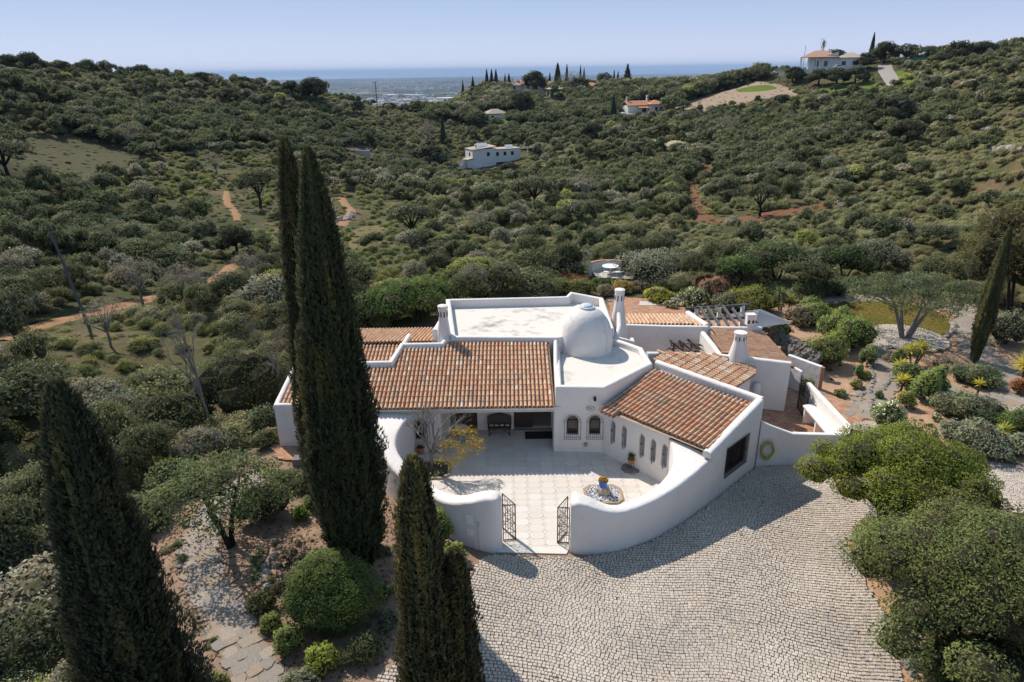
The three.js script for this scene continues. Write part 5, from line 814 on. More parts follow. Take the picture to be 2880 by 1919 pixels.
{ // cast-iron chair and table behind the yellow tree
  const q = [-3.89, -31.49], c = thing('garden_chair', 'white ornate cast iron chair behind the yellow-leaved tree', 'chair', [q[0], 0.02, q[1]], 0.5), s = [];
  for (const x of [-0.2, 0.2]) for (const z of [-0.19, 0.19]) piece(c, 'leg', tube([[x * 1.1, 0, z * 1.15], [x * 0.9, 0.22, z * 0.9], [x, 0.44, z]], 0.016, 0.016, 6), M.white);
  piece(c, 'seat', merge([new THREE.TorusGeometry(0.23, 0.018, 6, 24).rotateX(Math.PI / 2).translate(0, 0.45, 0), ...[-2, -1, 0, 1, 2].map(k => bar([k * 0.08, 0.45, -0.2], [k * 0.08, 0.45, 0.2], 0.012))]), M.white);
  for (let k = 0; k < 3; k++) s.push(new THREE.TorusGeometry(0.07, 0.013, 5, 16).translate(-0.14 + 0.14 * k, 0.66 + (k === 1 ? 0.05 : 0), -0.2)); s.push(tube([[-0.22, 0.45, -0.2], [-0.23, 0.75, -0.22], [0, 0.92, -0.24], [0.23, 0.75, -0.22], [0.22, 0.45, -0.2]], 0.016, 0.016, 6)); for (const k of [-1, 0, 1]) s.push(bar([k * 0.1, 0.46, -0.2], [k * 0.1, 0.84, -0.22], 0.01)); piece(c, 'backrest', merge(s), M.white);
  const u = [-2.68, -31.28], t = thing('garden_table', 'small round white cast iron table under the porch', 'table', [u[0], 0.02, u[1]]); piece(t, 'table_top', lathe([[0.001, 0.7], [0.36, 0.7], [0.37, 0.715], [0.36, 0.73], [0.001, 0.73]], 28), M.white); for (let k = 0; k < 3; k++) { const a = k * 2.094; piece(t, 'leg', tube([[0.3 * Math.cos(a), 0, 0.3 * Math.sin(a)], [0.1 * Math.cos(a), 0.3, 0.1 * Math.sin(a)], [0.2 * Math.cos(a), 0.7, 0.2 * Math.sin(a)]], 0.016, 0.014, 6), M.white); }
}
// patio trellis, pergola, parasol, terrace seat
{
  const v = thing('vine_trellis', 'bare grapevine on dark posts inside the small white patio', 'trellis', [10.6, 0, -36.6]), r = random(6); const pl = [[9.88, -38.51], [10.43, -38.48], [10.99, -38.61]];
  for (const [x, z] of pl) part(v, 'post', [beam([x, 0, z], [x, 2.35, z], 0.1, 0.1), beam([x + 0.25, 2.35, z + 1.0], [x - 0.12, 2.35, z - 0.5], 0.09, 0.12)], M.wood);
  const br = []; for (let k = 0; k < 16; k++) { let x = pl[0][0] - 0.2 + r() * 2.2, y = 2.0 + r() * 0.5, z = pl[0][1] + 0.5 + (r() - 0.5) * 0.6; const p = [[x, y, z]]; for (let i = 0; i < 6; i++) { x += (r() - 0.5) * 0.6; y += (r() - 0.4) * 0.35; z += (r() - 0.5) * 0.3; p.push([x, Math.min(2.6, y), z]); } br.push(tube(p, 0.035, 0.012, 5)); } part(v, 'vine', br, M.bark);
}
{
  const p = thing('pergola', 'grey timber pergola of slanting rafters behind the patio', 'pergola', [14, 0, -43]);
  const a = [[12.6, -44.6], [16.2, -45.2], [15.3, -40.4], [12.2, -40.6]];
  for (const [x, z] of [[12.6, -43.8], [15.9, -44.3], [14.2, -44.0]]) part(p, 'post', beam([x, 0, z], [x, 2.75, z], 0.22, 0.22), M.plaster);
  part(p, 'cross_beam', beam([11.8, 2.8, -43.7], [16.4, 2.75, -44.4], 0.1, 0.16), M.greyWood); part(p, 'cross_beam', beam([11.9, 2.78, -41.6], [15.9, 2.72, -42.0], 0.1, 0.16), M.greyWood);
  [[[12.25, -42.93], [11.92, -40.1]], [[12.71, -43.35], [12.52, -40]], [[13.2, -43.42], [13.03, -39.98]], [[13.75, -43.4], [13.57, -39.88]], [[14.29, -43.65], [14.08, -39.78]], [[14.77, -43.09], [14.57, -39.76]], [[15.23, -42.36], [14.97, -39.75]]].forEach(([s, e]) => part(p, 'rafter', beam([s[0], 2.98, s[1]], [e[0], 2.94, e[1]], 0.11, 0.17), M.greyWood));
}
{
  const o = thing('parasol', 'square grey-blue parasol open beside the pergola', 'parasol', [[16.48, -42.92][0], 0, [16.48, -42.92][1]], 0.35), c = V3(0, 2.75, 0), R = 1.55, pos = [], idx = [], cor = [[-1, -1], [1, -1], [1, 1], [-1, 1]];
  piece(o, 'pole', bar([0, 0, 0], [0, 2.75, 0], 0.035, 10), M.iron); piece(o, 'base', lathe([[0.001, 0], [0.35, 0], [0.35, 0.08], [0.06, 0.14]], 20), M.stoneDark);
  for (let q = 0; q < 4; q++) { const A = cor[q], B = cor[(q + 1) % 4], g = new THREE.BufferGeometry(), P = [], I = []; for (let i = 0; i <= 6; i++) for (let j = 0; j <= 6; j++) { const t = i / 6, s = j / 6, x = lerp(A[0], B[0], s) * R * t, z = lerp(A[1], B[1], s) * R * t, sag = 0.05 * Math.sin(s * Math.PI) * t - 0.07 * Math.sin(t * Math.PI) * Math.sin(s * Math.PI); P.push(x * (1 - 0.04 * Math.sin(s * Math.PI)), 2.78 - 0.52 * t + sag, z * (1 - 0.04 * Math.sin(s * Math.PI))); } for (let i = 0; i < 6; i++) for (let j = 0; j < 6; j++) { const k = i * 7 + j; I.push(k, k + 1, k + 7, k + 7, k + 1, k + 8); } g.setAttribute('position', new THREE.Float32BufferAttribute(P, 3)); g.setIndex(I); g.computeVertexNormals(); piece(o, 'canopy_panel', g, M.cloth); piece(o, 'rib', bar([0, 2.74, 0], [A[0] * R * 0.98, 2.22, A[1] * R * 0.98], 0.014), M.iron); }
}
{
  const q = [9.37, -62.24], s = thing('curved_bench', 'white curved masonry bench round the garden table on the terrace', 'bench', [q[0], 0, q[1]]), st = []; for (let k = 0; k <= 16; k++) { const a = Math.PI * (1.12 + 0.98 * k / 16); st.push({ o: [q[0] + 2.1 * Math.cos(a), q[1] + 1.6 * Math.sin(a)], i: [q[0] + 1.75 * Math.cos(a), q[1] + 1.25 * Math.sin(a)], ho: 0.85, hi: 0.85, b: -0.4 }); } part(s, 'backrest', ribbon(st, { r: 0.06 }), M.plaster); part(s, 'coping', ribbon(st.map(e => ({ ...e, ho: 0.93, hi: 0.93, b: 0.84 })), { r: 0.03 }), M.brickPale);
  structure('paved_terrace', flat([...st.map(e => e.i), [q[0] + 1.9, q[1] + 2], [q[0] - 1.4, q[1] + 1.5]], 0.02), mat(0.5, 0.47, 0.43, 0.9, { map: agedMap }));
  const t = thing('garden_table', 'round white garden table on the terrace behind the villa', 'table', [q[0], 0, q[1] + 0.15]); piece(t, 'table_top', lathe([[0.001, 0.72], [0.78, 0.72], [0.8, 0.74], [0.78, 0.77], [0.001, 0.77]], 32), M.white); piece(t, 'pedestal', lathe([[0.3, 0], [0.1, 0.06], [0.07, 0.5], [0.2, 0.72]], 16), M.white);
  const chairs = [[-0.1, -1.05, 0, 'white garden chair at the far side of the round terrace table'], [1.05, 0.1, -1.5, 'white garden chair at the tree side of the round terrace table'], [-0.55, 1.0, 2.7, 'white garden chair at the near side of the round terrace table'], [0.5, 1.05, 3.6, 'white garden chair beside the dark ball shrub at the terrace table']];
  let proto; chairs.forEach(([dx, dz, a, label], k) => { let c; if (!k) { c = proto = thing('terrace_chair', label, 'chair', [0, 0, 0], 0, 'white chairs at the terrace table'); piece(c, 'seat', new THREE.BoxGeometry(0.42, 0.04, 0.42).translate(0, 0.45, 0), M.white); piece(c, 'backrest', merge([...[-0.19, -0.06, 0.06, 0.19].map(x => bar([x, 0.47, -0.2], [x, 0.9, -0.24], 0.015)), bar([-0.2, 0.9, -0.24], [0.2, 0.9, -0.24], 0.02)]), M.white); for (const x of [-0.19, 0.19]) for (const z of [-0.19, 0.19]) piece(c, 'leg', bar([x, 0, z], [x, 0.45, z], 0.016), M.white); } else { c = proto.clone(); c.name = numbered('terrace_chair'); c.userData = { ...proto.userData, label }; scene.add(c); } c.position.set(q[0] + dx, 0.02, q[1] + 0.15 + dz); c.rotation.y = a; });
  const b = [13.69, -52.57], gb = thing('stone_bench', 'weathered stone bench at the edge of the terracotta terrace', 'bench', [b[0], 0, b[1]], -0.55); piece(gb, 'seat', metreUv(rough(new THREE.BoxGeometry(1.6, 0.12, 0.45, 6, 1, 3).translate(0, 0.46, 0), 0.02, 3)), M.stoneDark); for (const x of [-0.55, 0.55]) piece(gb, 'support', box(x - 0.12, x + 0.12, 0, 0.4, -0.18, 0.18), M.stoneDark);
}
// ------------------------------------------------------------------ plants of the garden
function cypress(label, [x, z], h, R, { seed = 1, tilt = [0, 0], n = 12000, group, wide = 0.18, base = 0.5, tint = [0.05, 0.052, 0.026], L = 0.3, y0 = null, furrow = 0.16, sharp = 0.5 } = {}) {
  const o = thing('cypress_tree', label, 'cypress', [x, y0 ?? ground(x, z), z], 0, group), f = new Foliage(seed), r = f.rand;
  const prof = t => R * (t < wide ? lerp(base, 1, Math.sin(t / wide * Math.PI / 2)) : Math.pow(Math.max(0, 1 - (t - wide) / (1 - wide)), sharp));
  const lump = (a, y) => 1 + furrow * noise(Math.cos(a) * 2.1 + seed, y * 0.32, Math.sin(a) * 2.1) + furrow * 0.9 * noise(Math.cos(a) * 5 + seed, y * 0.8, Math.sin(a) * 5) + furrow * 0.8 * noise(Math.cos(a) * 9, y * 2.4 + seed, Math.sin(a) * 9);
  const cx = t => tilt[0] * h * t * t, cz = t => tilt[1] * h * t * t, lo = 0.02;
  const cp = [], ci = [], SA = 28, SY = 40; for (let j = 0; j <= SY; j++) for (let i = 0; i <= SA; i++) { const t = lerp(lo, 0.985, j / SY), a = i / SA * 6.2832, q = prof(t) * lump(a, t * h) * 0.84; cp.push(cx(t) + Math.cos(a) * q, t * h, cz(t) + Math.sin(a) * q); }
  for (let j = 0; j < SY; j++) for (let i = 0; i < SA; i++) { const a = j * (SA + 1) + i; ci.push(a, a + SA + 1, a + 1, a + 1, a + SA + 1, a + SA + 2); }
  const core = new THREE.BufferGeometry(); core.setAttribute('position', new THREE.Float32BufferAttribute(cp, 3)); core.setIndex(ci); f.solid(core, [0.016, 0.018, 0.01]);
  for (let k = 0; k < n; k++) {
    let t; do { t = lo + (1 - lo) * r(); } while (r() > (prof(t) + 0.12 * R) / (1.1 * R));
    const a = r() * 6.2832, ca = Math.cos(a), sa = Math.sin(a), y = t * h, q = prof(t) * lump(a, y) * (0.84 + 0.2 * Math.sqrt(r())) + 0.03 + (r() < 0.06 ? 0.12 * r() : 0), e = 0.6 + 0.9 * r();
    const spot = noise(ca * 1.6 + 3, y * 0.35 + seed, sa * 1.6), dry = Math.max(0, spot - 0.12) * 2.2, v = 0.65 + 0.75 * r(), out = 0.25 + 0.5 * r();
    const c = [tint[0] * v * (1 + 1.1 * dry), tint[1] * v * (1 + 0.75 * dry), tint[2] * v * (1 + 0.3 * dry)];
    const tx = ca * out + 1.1 * (r() - 0.5), ty = 0.55 + 0.6 * r(), tz = sa * out + 1.1 * (r() - 0.5), l = Math.hypot(tx, ty, tz);
    let mx = ca + 0.9 * (r() - 0.5), mz = sa + 0.9 * (r() - 0.5), my = 0.25; const ml = Math.hypot(mx, my, mz);
    f.blade(cx(t) + ca * q, y + 0.05, cz(t) + sa * q, tx / l, ty / l, tz / l, mx / ml, my / ml, mz / ml, ca, 0.25, sa, L * e, L * 0.46 * e, c);
  }
  piece(o, 'foliage', f.build(), M.leaf);
  piece(o, 'trunk', tube([[0, -0.15, 0], [cx(0.15), 0.15 * h, cz(0.15)], [cx(0.5), 0.5 * h, cz(0.5)]], R * 0.2, R * 0.08, 8), M.bark);
  return o;
}
cypress('tallest dark cypress with a leaning pointed crown in front of the main tiled roof', [-6.17, -21.58], 15.67 + 0.2, 1.29, { seed: 3, n: 56000, wide: 0.3, base: 0.5, L: 0.155, sharp: 0.6, furrow: 0.24, tint: [0.036, 0.043, 0.02] });
cypress('slender tall cypress standing directly behind the tallest one', [-7.62, -23.99], 15.97, 0.92, { seed: 4, n: 26000, wide: 0.3, base: 0.6, L: 0.155, sharp: 0.5, tint: [0.036, 0.037, 0.018] });
cypress('broad dark cypress with a narrow top among the scrub beside the flagstone path', [-9.8, -13.28], 11.93, 1.32, { seed: 5, n: 56000, wide: 0.12, base: 0.75, L: 0.145, furrow: 0.32, sharp: 0.52, tint: [0.032, 0.040, 0.022] });
cypress('olive-brown cypress with a ragged tip before the courtyard wall, lower part out of view', [-2.27, -13.29], 9.89, 0.66, { seed: 6, n: 34000, wide: 0.3, base: 0.8, tint: [0.062, 0.062, 0.03], L: 0.135, furrow: 0.36, sharp: 0.36 });
cypress('thinner cypress growing against the cobbles beside the ragged-tipped one', [-1.5, -13.54], 7.11, 0.56, { seed: 7, n: 20000, wide: 0.25, base: 0.7, tint: [0.05, 0.048, 0.024], L: 0.135, furrow: 0.36, sharp: 0.4 });
cypress('leaning ivy-dark cypress beside the lawn and the curved path', [29.94, -40.44], 8.8, 0.44, { seed: 8, n: 12000, wide: 0.4, base: 0.35, tint: [0.05, 0.054, 0.026], L: 0.19, tilt: [0.015, 0], furrow: 0.3 });

function shrub(name, label, [x, z], R, H, tint, { n = 1500, k = 7, L = 0.13, W = 0.06, seed = 1, y0 = 0.15, core = 0.7, spread = 0.62, size = 0.5, opts = {}, stems = true, bark = M.bark, group } = {}) {
  const o = thing(name, label, name.replace(/_/g, ' '), [x, ground(x, z), z], 0, group), l = spread ? lowLobes(seed, k, R, H) : lobes(seed, k, R, H, y0, spread, size);
  piece(o, 'foliage', new Foliage(seed).clumps(l, n, L, W, tint, { core, ...opts }).build(), M.leaf);
  if (stems) { const s = l.slice(0, 5).map(b => tube([[b[0] * 0.08, -0.1, b[2] * 0.08], [b[0] * 0.4, b[1] * 0.5, b[2] * 0.4], [b[0], b[1], b[2]]], 0.035 * Math.max(0.6, R), 0.012, 5)); piece(o, 'stems', merge(s), bark); }
  return o;
}
// a tree with forked limbs reaching into its crown clumps
function tree(name, label, [x, z], { R, H, y0, k = 10, n = 3000, L = 0.16, W = 0.08, tint, seed = 1, core = 0, trunk = 0.14, forks = 3, bark = M.darkBark, spread = 0.72, size = 0.42, opts = {}, lean = 0, category = 'tree', crownH = null, turn = 0 }) {
  const o = thing(name, label, category, [x, ground(x, z), z], turn), l = lobes(seed, k, R, H, y0, spread, size), r = random(seed + 99);
  if (n) piece(o, 'crown', new Foliage(seed).clumps(l, n, L, W, tint, { core, ...opts }).build(), M.leaf);
  const limbs = [], crotch = y0 * 0.45; for (let f = 0; f < forks; f++) { const a = f / forks * 6.28 + seed, hx = Math.cos(a) * R * 0.25, hz = Math.sin(a) * R * 0.25, hy = y0 + (H - y0) * 0.25; limbs.push(tube([[0.06 * Math.cos(a), -0.2, 0.06 * Math.sin(a)], [hx * 0.3 + lean * 0.4, crotch, hz * 0.3], [hx + lean, hy, hz]], trunk / Math.sqrt(forks) * 1.5, trunk * 0.5, 7)); l.forEach((b, i) => { if (i % forks === f) limbs.push(tube([[hx + lean, hy, hz], [lerp(hx, b[0], 0.5) + 0.15 * (r() - 0.5), lerp(hy, b[1], 0.5) + 0.15, lerp(hz, b[2], 0.5)], [b[0], b[1] + 0.1, b[2]]], trunk * 0.42, trunk * 0.1, 5)); }); }
  piece(o, 'trunk', merge(limbs), bark);
  return o;
}
// leafless tree: branches that fork four times
function bareTree(name, label, [x, z], H, { seed = 1, spread = 0.5, bark = M.greyBark, trunk = 0.09, depth = 5, leaves = null, lean = [0, 0], fork = 3, first = 0.3 } = {}) {
  const o = thing(name, label, 'tree', [x, ground(x, z), z]), r = random(seed), limbs = [], tips = [];
  const grow = (p, d, L, w, k) => { const q = p.clone().addScaledVector(d, L), m = p.clone().lerp(q, 0.5).add(V3((r() - 0.5) * L * 0.15, (r() - 0.5) * L * 0.1, (r() - 0.5) * L * 0.15)); limbs.push(tube([p.toArray(), m.toArray(), q.toArray()], w, w * 0.62, k > 2 ? 6 : 4, 4)); if (!k) { tips.push([q, d]); return; } const c = k === depth ? fork : 2 + (r() < 0.45 ? 1 : 0); for (let i = 0; i < c; i++) { const e = d.clone().add(V3((r() - 0.5) * 2 * spread, (r() - 0.35) * spread, (r() - 0.5) * 2 * spread)).normalize(); grow(q, e, L * (0.62 + 0.25 * r()), w * 0.6, k - 1); } };
  grow(V3(0, -0.1, 0), V3(lean[0], 1, lean[1]).normalize(), H * first, trunk, depth);
  piece(o, 'trunk', merge(limbs), bark);
  if (leaves) { const f = new Foliage(seed + 1); tips.forEach(([q, d]) => { if (!leaves.where(q)) return; for (let k = 0; k < leaves.n; k++) f.leaf(q.x + (f.rand() - 0.5) * leaves.s, q.y + (f.rand() - 0.6) * leaves.s, q.z + (f.rand() - 0.5) * leaves.s, d.x, d.y, d.z, leaves.L, leaves.W, leaves.tint.map(v => v * (0.6 + 0.7 * f.rand())), 0.2); }); piece(o, 'leaves', f.build(), M.leaf); }
  return o;
}
function yucca(label, [x, z], heads, { L = 0.6, n = 70, tint = [0.26, 0.25, 0.05], seed = 1, group } = {}) {
  const o = thing('yucca', label, 'yucca', [x, ground(x, z), z], 0, group), f = new Foliage(seed), st = [];
  heads.forEach(([dx, dz, h]) => { if (h > 0.25) st.push(tube([[dx * 0.3, -0.1, dz * 0.3], [dx * 0.8, h * 0.6, dz * 0.8], [dx, h, dz]], 0.07, 0.05, 6)); for (let k = 0; k < n; k++) { const a = f.rand() * 6.28, e = Math.asin(f.rand() * 1.35 - 0.35), ce = Math.cos(e), tx = Math.cos(a) * ce, ty = Math.sin(e), tz = Math.sin(a) * ce, l = L * (0.75 + 0.4 * f.rand()), q = 0.7 + 0.55 * f.rand(), bx = -Math.cos(a) * ty, by = ce, bz = -Math.sin(a) * ty; f.blade(dx + tx * l * 0.5, h + ty * l * 0.5, dz + tz * l * 0.5, tx, ty, tz, bx, by, bz, tx * 0.4, 0.9, tz * 0.4, l, 0.07, [tint[0] * q, tint[1] * q, tint[2] * q]); } });
  piece(o, 'leaves', f.build(), M.leaf); if (st.length) piece(o, 'stem', merge(st), M.bark); return o;
}
// beside the flagstone path
tree('garden_tree', 'low spreading evergreen tree with a forked dark trunk beside the flagstone path', [-11.69, -23.02], { R: 3.0, H: 3.8, y0: 1.7, k: 18, n: 12000, L: 0.14, W: 0.065, tint: [0.085, 0.11, 0.05], seed: 12, trunk: 0.15, forks: 3, spread: 0.78, size: 0.36, lean: -0.25, opts: { deep: 0.55 } });
shrub('evergreen_bush', 'grey-green bush leaning out beside the spreading tree near the stone slab', [-10.98, -24.98], 1.25, 1.9, [0.085, 0.10, 0.055], { seed: 13, n: 2200, y0: 0.5 });
{ const b = [-6.49, -19.06], o = thing('topiary_ball', 'large clipped green topiary ball below the tallest cypress', 'topiary', [b[0], ground(...b), b[1]]), l = [[0, 1.12, 0, 1.5, 1.15], [0.42, 0.98, 0.15, 1.3, 1.02], [-0.28, 1.5, -0.1, 1.12, 0.95], [-0.5, 1.0, 0.3, 1.05, 0.9]]; piece(o, 'foliage', new Foliage(14).clumps(l, 17000, 0.085, 0.045, [0.08, 0.112, 0.032], { core: 0.88, deep: 0.9, vary: 0.5, under: 0.8, twig: [0.03, 0.04, 0.014] }).build(), M.leaf); piece(o, 'stems', bar([0, -0.1, 0], [0, 0.8, 0], 0.08), M.bark); }
shrub('young_bush', 'small bush with mauve flowers at the foot of the topiary bed', [-9.11, -19.37], 0.57, 0.8, [0.12, 0.135, 0.04], { seed: 15, n: 700, L: 0.1, W: 0.04, opts: { flowers: { share: 0.03, tint: [0.4, 0.3, 0.5] } } });
shrub('young_bush', 'small light green bush just below the mauve-flowered one', [-8.51, -18.43], 0.42, 0.65, [0.15, 0.18, 0.055], { seed: 16, n: 600, L: 0.12, W: 0.04 });
shrub('oleander_bush', 'oleander bush with long pale leaves above the yellow-green one', [-7.64, -17.54], 0.53, 1.0, [0.13, 0.165, 0.05], { seed: 17, n: 900, L: 0.17, W: 0.045 });
shrub('oleander_bush', 'bright yellow-green oleander bush at the shady edge below the topiary ball', [-6.3, -16.71], 0.62, 0.95, [0.21, 0.25, 0.05], { seed: 18, n: 1000, L: 0.17, W: 0.045 });
shrub('lavender_bush', 'blue-grey lavender bush at the bottom edge below the yellow-green oleander', [-6.78, -15.8], 0.68, 0.8, [0.16, 0.18, 0.14], { seed: 19, n: 1300, L: 0.14, W: 0.03 });
shrub('oleander_bush', 'dark oleander bush in the shade of the topiary ball', [-5.02, -17.13], 0.69, 0.9, [0.065, 0.085, 0.035], { seed: 20, n: 900, L: 0.16, W: 0.045 });
shrub('grey_bush', 'grey-blue bush between topiary ball and ragged cypress', [-4.46, -18.45], 0.43, 0.75, [0.11, 0.135, 0.10], { seed: 21, n: 600, L: 0.13, W: 0.035 });
shrub('flowering_plant', 'small green plant topped with white flowers under the tallest cypress', [-4.82, -19.9], 0.29, 0.6, [0.11, 0.16, 0.035], { seed: 22, n: 420, L: 0.1, W: 0.05, opts: { flowers: { share: 0.08, tint: [0.8, 0.78, 0.78] } } });
shrub('climbing_shrub', 'bright green shrub climbing the courtyard wall behind the ragged cypress', [-3.19, -23.03], 0.62, 1.75, [0.14, 0.19, 0.045], { seed: 23, n: 1000, L: 0.13, W: 0.055, k: 6 });
shrub('climbing_shrub', 'bright green low shrub at the wall foot next to the cobbles', [-2.43, -21.81], 0.5, 0.95, [0.15, 0.2, 0.05], { seed: 24, n: 650, L: 0.13, W: 0.055, k: 6 });
shrub('young_bush', 'bright green seedling bush on bare soil beside the tallest cypress', [-9.32, -24.78], 0.42, 0.75, [0.12, 0.2, 0.03], { seed: 25, n: 400, L: 0.12, W: 0.05 });
shrub('young_bush', 'green bush under the stone slab beside the tallest cypress', [-9, -25.57], 0.5, 0.6, [0.1, 0.15, 0.045], { seed: 26, n: 400, L: 0.1, W: 0.05 });
shrub('evergreen_bush', 'olive-grey bush growing along the stone slab edge', [-9.68, -27.12], 0.9, 0.85, [0.105, 0.115, 0.06], { seed: 27, n: 1000, L: 0.1, W: 0.045 });
shrub('evergreen_bush', 'dark low bush against the outbuilding floor and stone slab', [-10.72, -27.69], 0.8, 0.7, [0.09, 0.105, 0.05], { seed: 28, n: 800, L: 0.1, W: 0.045 });
shrub('dry_bush', 'mauve-grey dry bush on the rocks uphill of the topiary ball', [-8.9, -21.95], 0.85, 0.6, [0.16, 0.135, 0.115], { seed: 29, n: 800, L: 0.12, W: 0.02, core: 0.3 });
shrub('dry_bush', 'thin brown twiggy bush beside the flagstones in cypress shade', [-11.27, -18.58], 0.45, 0.85, [0.14, 0.10, 0.06], { seed: 30, n: 350, L: 0.14, W: 0.02, core: 0.2 });
shrub('oleander_bush', 'green oleander bush at the very bottom beside the flagstone path', [-9.45, -15.69], 0.62, 0.95, [0.12, 0.15, 0.045], { seed: 31, n: 800, L: 0.15, W: 0.045 });
[[-10.15, -21.72], [-10.28, -22.45], [-10.02, -21.09]].forEach((p, i) => { yucca(['middle one of three small green agaves in the rocks below the spreading tree', 'uppermost of three small green agaves in the rocks below the spreading tree', 'lowest of three small green agaves in the rocks below the spreading tree'][i], p, [[0, 0, 0.08]], { L: 0.34, n: 26, tint: [0.07, 0.11, 0.05], seed: 40 + i, group: 'small agaves in the rocks' }); });
shrub('evergreen_bush', 'dark green scrubby bush filling the lower corner behind the broad cypress', [-16.33, -17.51], 1.7, 2.3, [0.075, 0.095, 0.045], { seed: 32, n: 5200, k: 10, L: 0.13, W: 0.06 });
shrub('evergreen_bush', 'yellow-green scrubby bush under the broad cypress at the bottom corner', [-14.13, -15.14], 1.1, 1.6, [0.13, 0.15, 0.04], { seed: 33, n: 2600, L: 0.12, W: 0.055 });
shrub('evergreen_bush', 'glossy grey-green bush halfway up the edge beside the broad cypress', [-19.72, -21.91], 1.9, 2.6, [0.09, 0.105, 0.06], { seed: 34, n: 5200, k: 10, L: 0.14, W: 0.06 });
shrub('evergreen_bush', 'grey-green bush uphill of the broad cypress at the picture edge', [-22.56, -27.08], 2.1, 2.5, [0.10, 0.11, 0.065], { seed: 35, n: 4600, k: 10, L: 0.15, W: 0.06 });
shrub('evergreen_bush', 'dark bush on the slope between broad cypress and spreading tree', [-16.38, -25.26], 1.5, 1.7, [0.075, 0.09, 0.045], { seed: 36, n: 2600, k: 8, L: 0.13, W: 0.06 });
shrub('olive_bush', 'large silvery bush beyond the tip of the broad cypress', [-22.18, -33.09], 2.9, 3.0, [0.135, 0.155, 0.115], { seed: 37, n: 4200, k: 11, L: 0.17, W: 0.06 });
shrub('evergreen_bush', 'dark green thicket bush between silvery bush and bare tree', [-19.14, -33.75], 2.5, 3.0, [0.075, 0.09, 0.04], { seed: 38, n: 3600, k: 10, L: 0.16, W: 0.07 });
shrub('evergreen_bush', 'very dark tree-like bush behind the bare trees by the outbuilding', [-16.27, -37.23], 3.0, 4.0, [0.052, 0.068, 0.03], { seed: 39, n: 4600, k: 12, L: 0.17, W: 0.08 });
shrub('broom_bush', 'bright yellow-green bush below the tall bare tree', [-17.26, -31.41], 1.7, 1.2, [0.20, 0.24, 0.03], { seed: 41, n: 2000, L: 0.14, W: 0.05 });
shrub('broom_bush', 'pale yellow-green bush above the spreading tree crown', [-17.12, -29.6], 1.2, 0.9, [0.16, 0.19, 0.04], { seed: 42, n: 1100, L: 0.13, W: 0.05 });
shrub('broom_bush', 'vivid green bush at the picture edge below the dirt track', [-29.33, -35.09], 1.9, 1.3, [0.12, 0.2, 0.025], { seed: 43, n: 1500, L: 0.15, W: 0.06 });
shrub('evergreen_bush', 'round grey-green bush beside the outbuilding corner', [-13.55, -32.85], 0.95, 1.7, [0.10, 0.125, 0.075], { seed: 44, n: 1500, L: 0.12, W: 0.055 });
shrub('evergreen_bush', 'small grey-green bush below the outbuilding bush on the bare path', [-12.94, -31.29], 0.85, 1.0, [0.11, 0.125, 0.07], { seed: 45, n: 1000, L: 0.12, W: 0.05 });
shrub('dry_bush', 'thin brown bush against the courtyard wall behind the tallest cypress', [-5.23, -24.69], 0.6, 1.0, [0.15, 0.115, 0.07], { seed: 46, n: 400, L: 0.13, W: 0.02, core: 0.15 });
bareTree('bare_tree', 'tall leafless grey tree in the thicket beyond the broom bush', [-17.18, -33.95], 7.8, { seed: 2, spread: 0.42, depth: 6, trunk: 0.13, first: 0.26 });
bareTree('bare_tree', 'leafless tree with pinkish branches beside the outbuilding', [-13.96, -36.57], 5.6, { seed: 9, spread: 0.5, depth: 6, trunk: 0.12, bark: mat(0.22, 0.18, 0.155, 0.95), first: 0.27 });
{
  const o = bareTree('courtyard_tree', 'small courtyard tree with bare grey branches and yellow leaves on one side', treeBed, 3.5, { seed: 5, spread: 0.72, depth: 6, trunk: 0.1, first: 0.31, fork: 5, lean: [0.05, 0], bark: mat(0.22, 0.20, 0.18, 0.95) }), ends = [[0.7, 1.0, 0.75], [1.15, 0.75, 0.8], [1.1, 1.45, 0.3], [1.7, 1.3, 0.35], [2.15, 1.55, 0.1], [1.9, 1.85, -0.2], [1.35, 1.95, -0.1], [0.75, 1.6, 0.4], [2.3, 1.25, 0.3], [1.5, 0.95, 0.5]], limbs = [], f = new Foliage(55);
  ends.forEach(([x, y, z]) => { limbs.push(tube([[0.06, 0.95, 0], [x * 0.45, lerp(1.2, y, 0.6) + 0.4, z * 0.4], [x, y + 0.25, z]], 0.035, 0.008, 5)); for (let k = 0; k < 95; k++) { const q = f.rand, a = q() * 6.28, d = 0.42 * Math.sqrt(q()), v = 0.6 + 0.7 * q(); f.leaf(x + Math.cos(a) * d, y + 0.35 - 0.4 * q() * (0.4 + d), z + Math.sin(a) * d, 0, 0.6, 0.4, 0.15, 0.035, [0.42 * v, 0.29 * v, 0.03 * v], 0.2); } });
  piece(o, 'limbs', merge(limbs), M.greyBark); piece(o, 'leaves', f.build(), M.leaf);
}
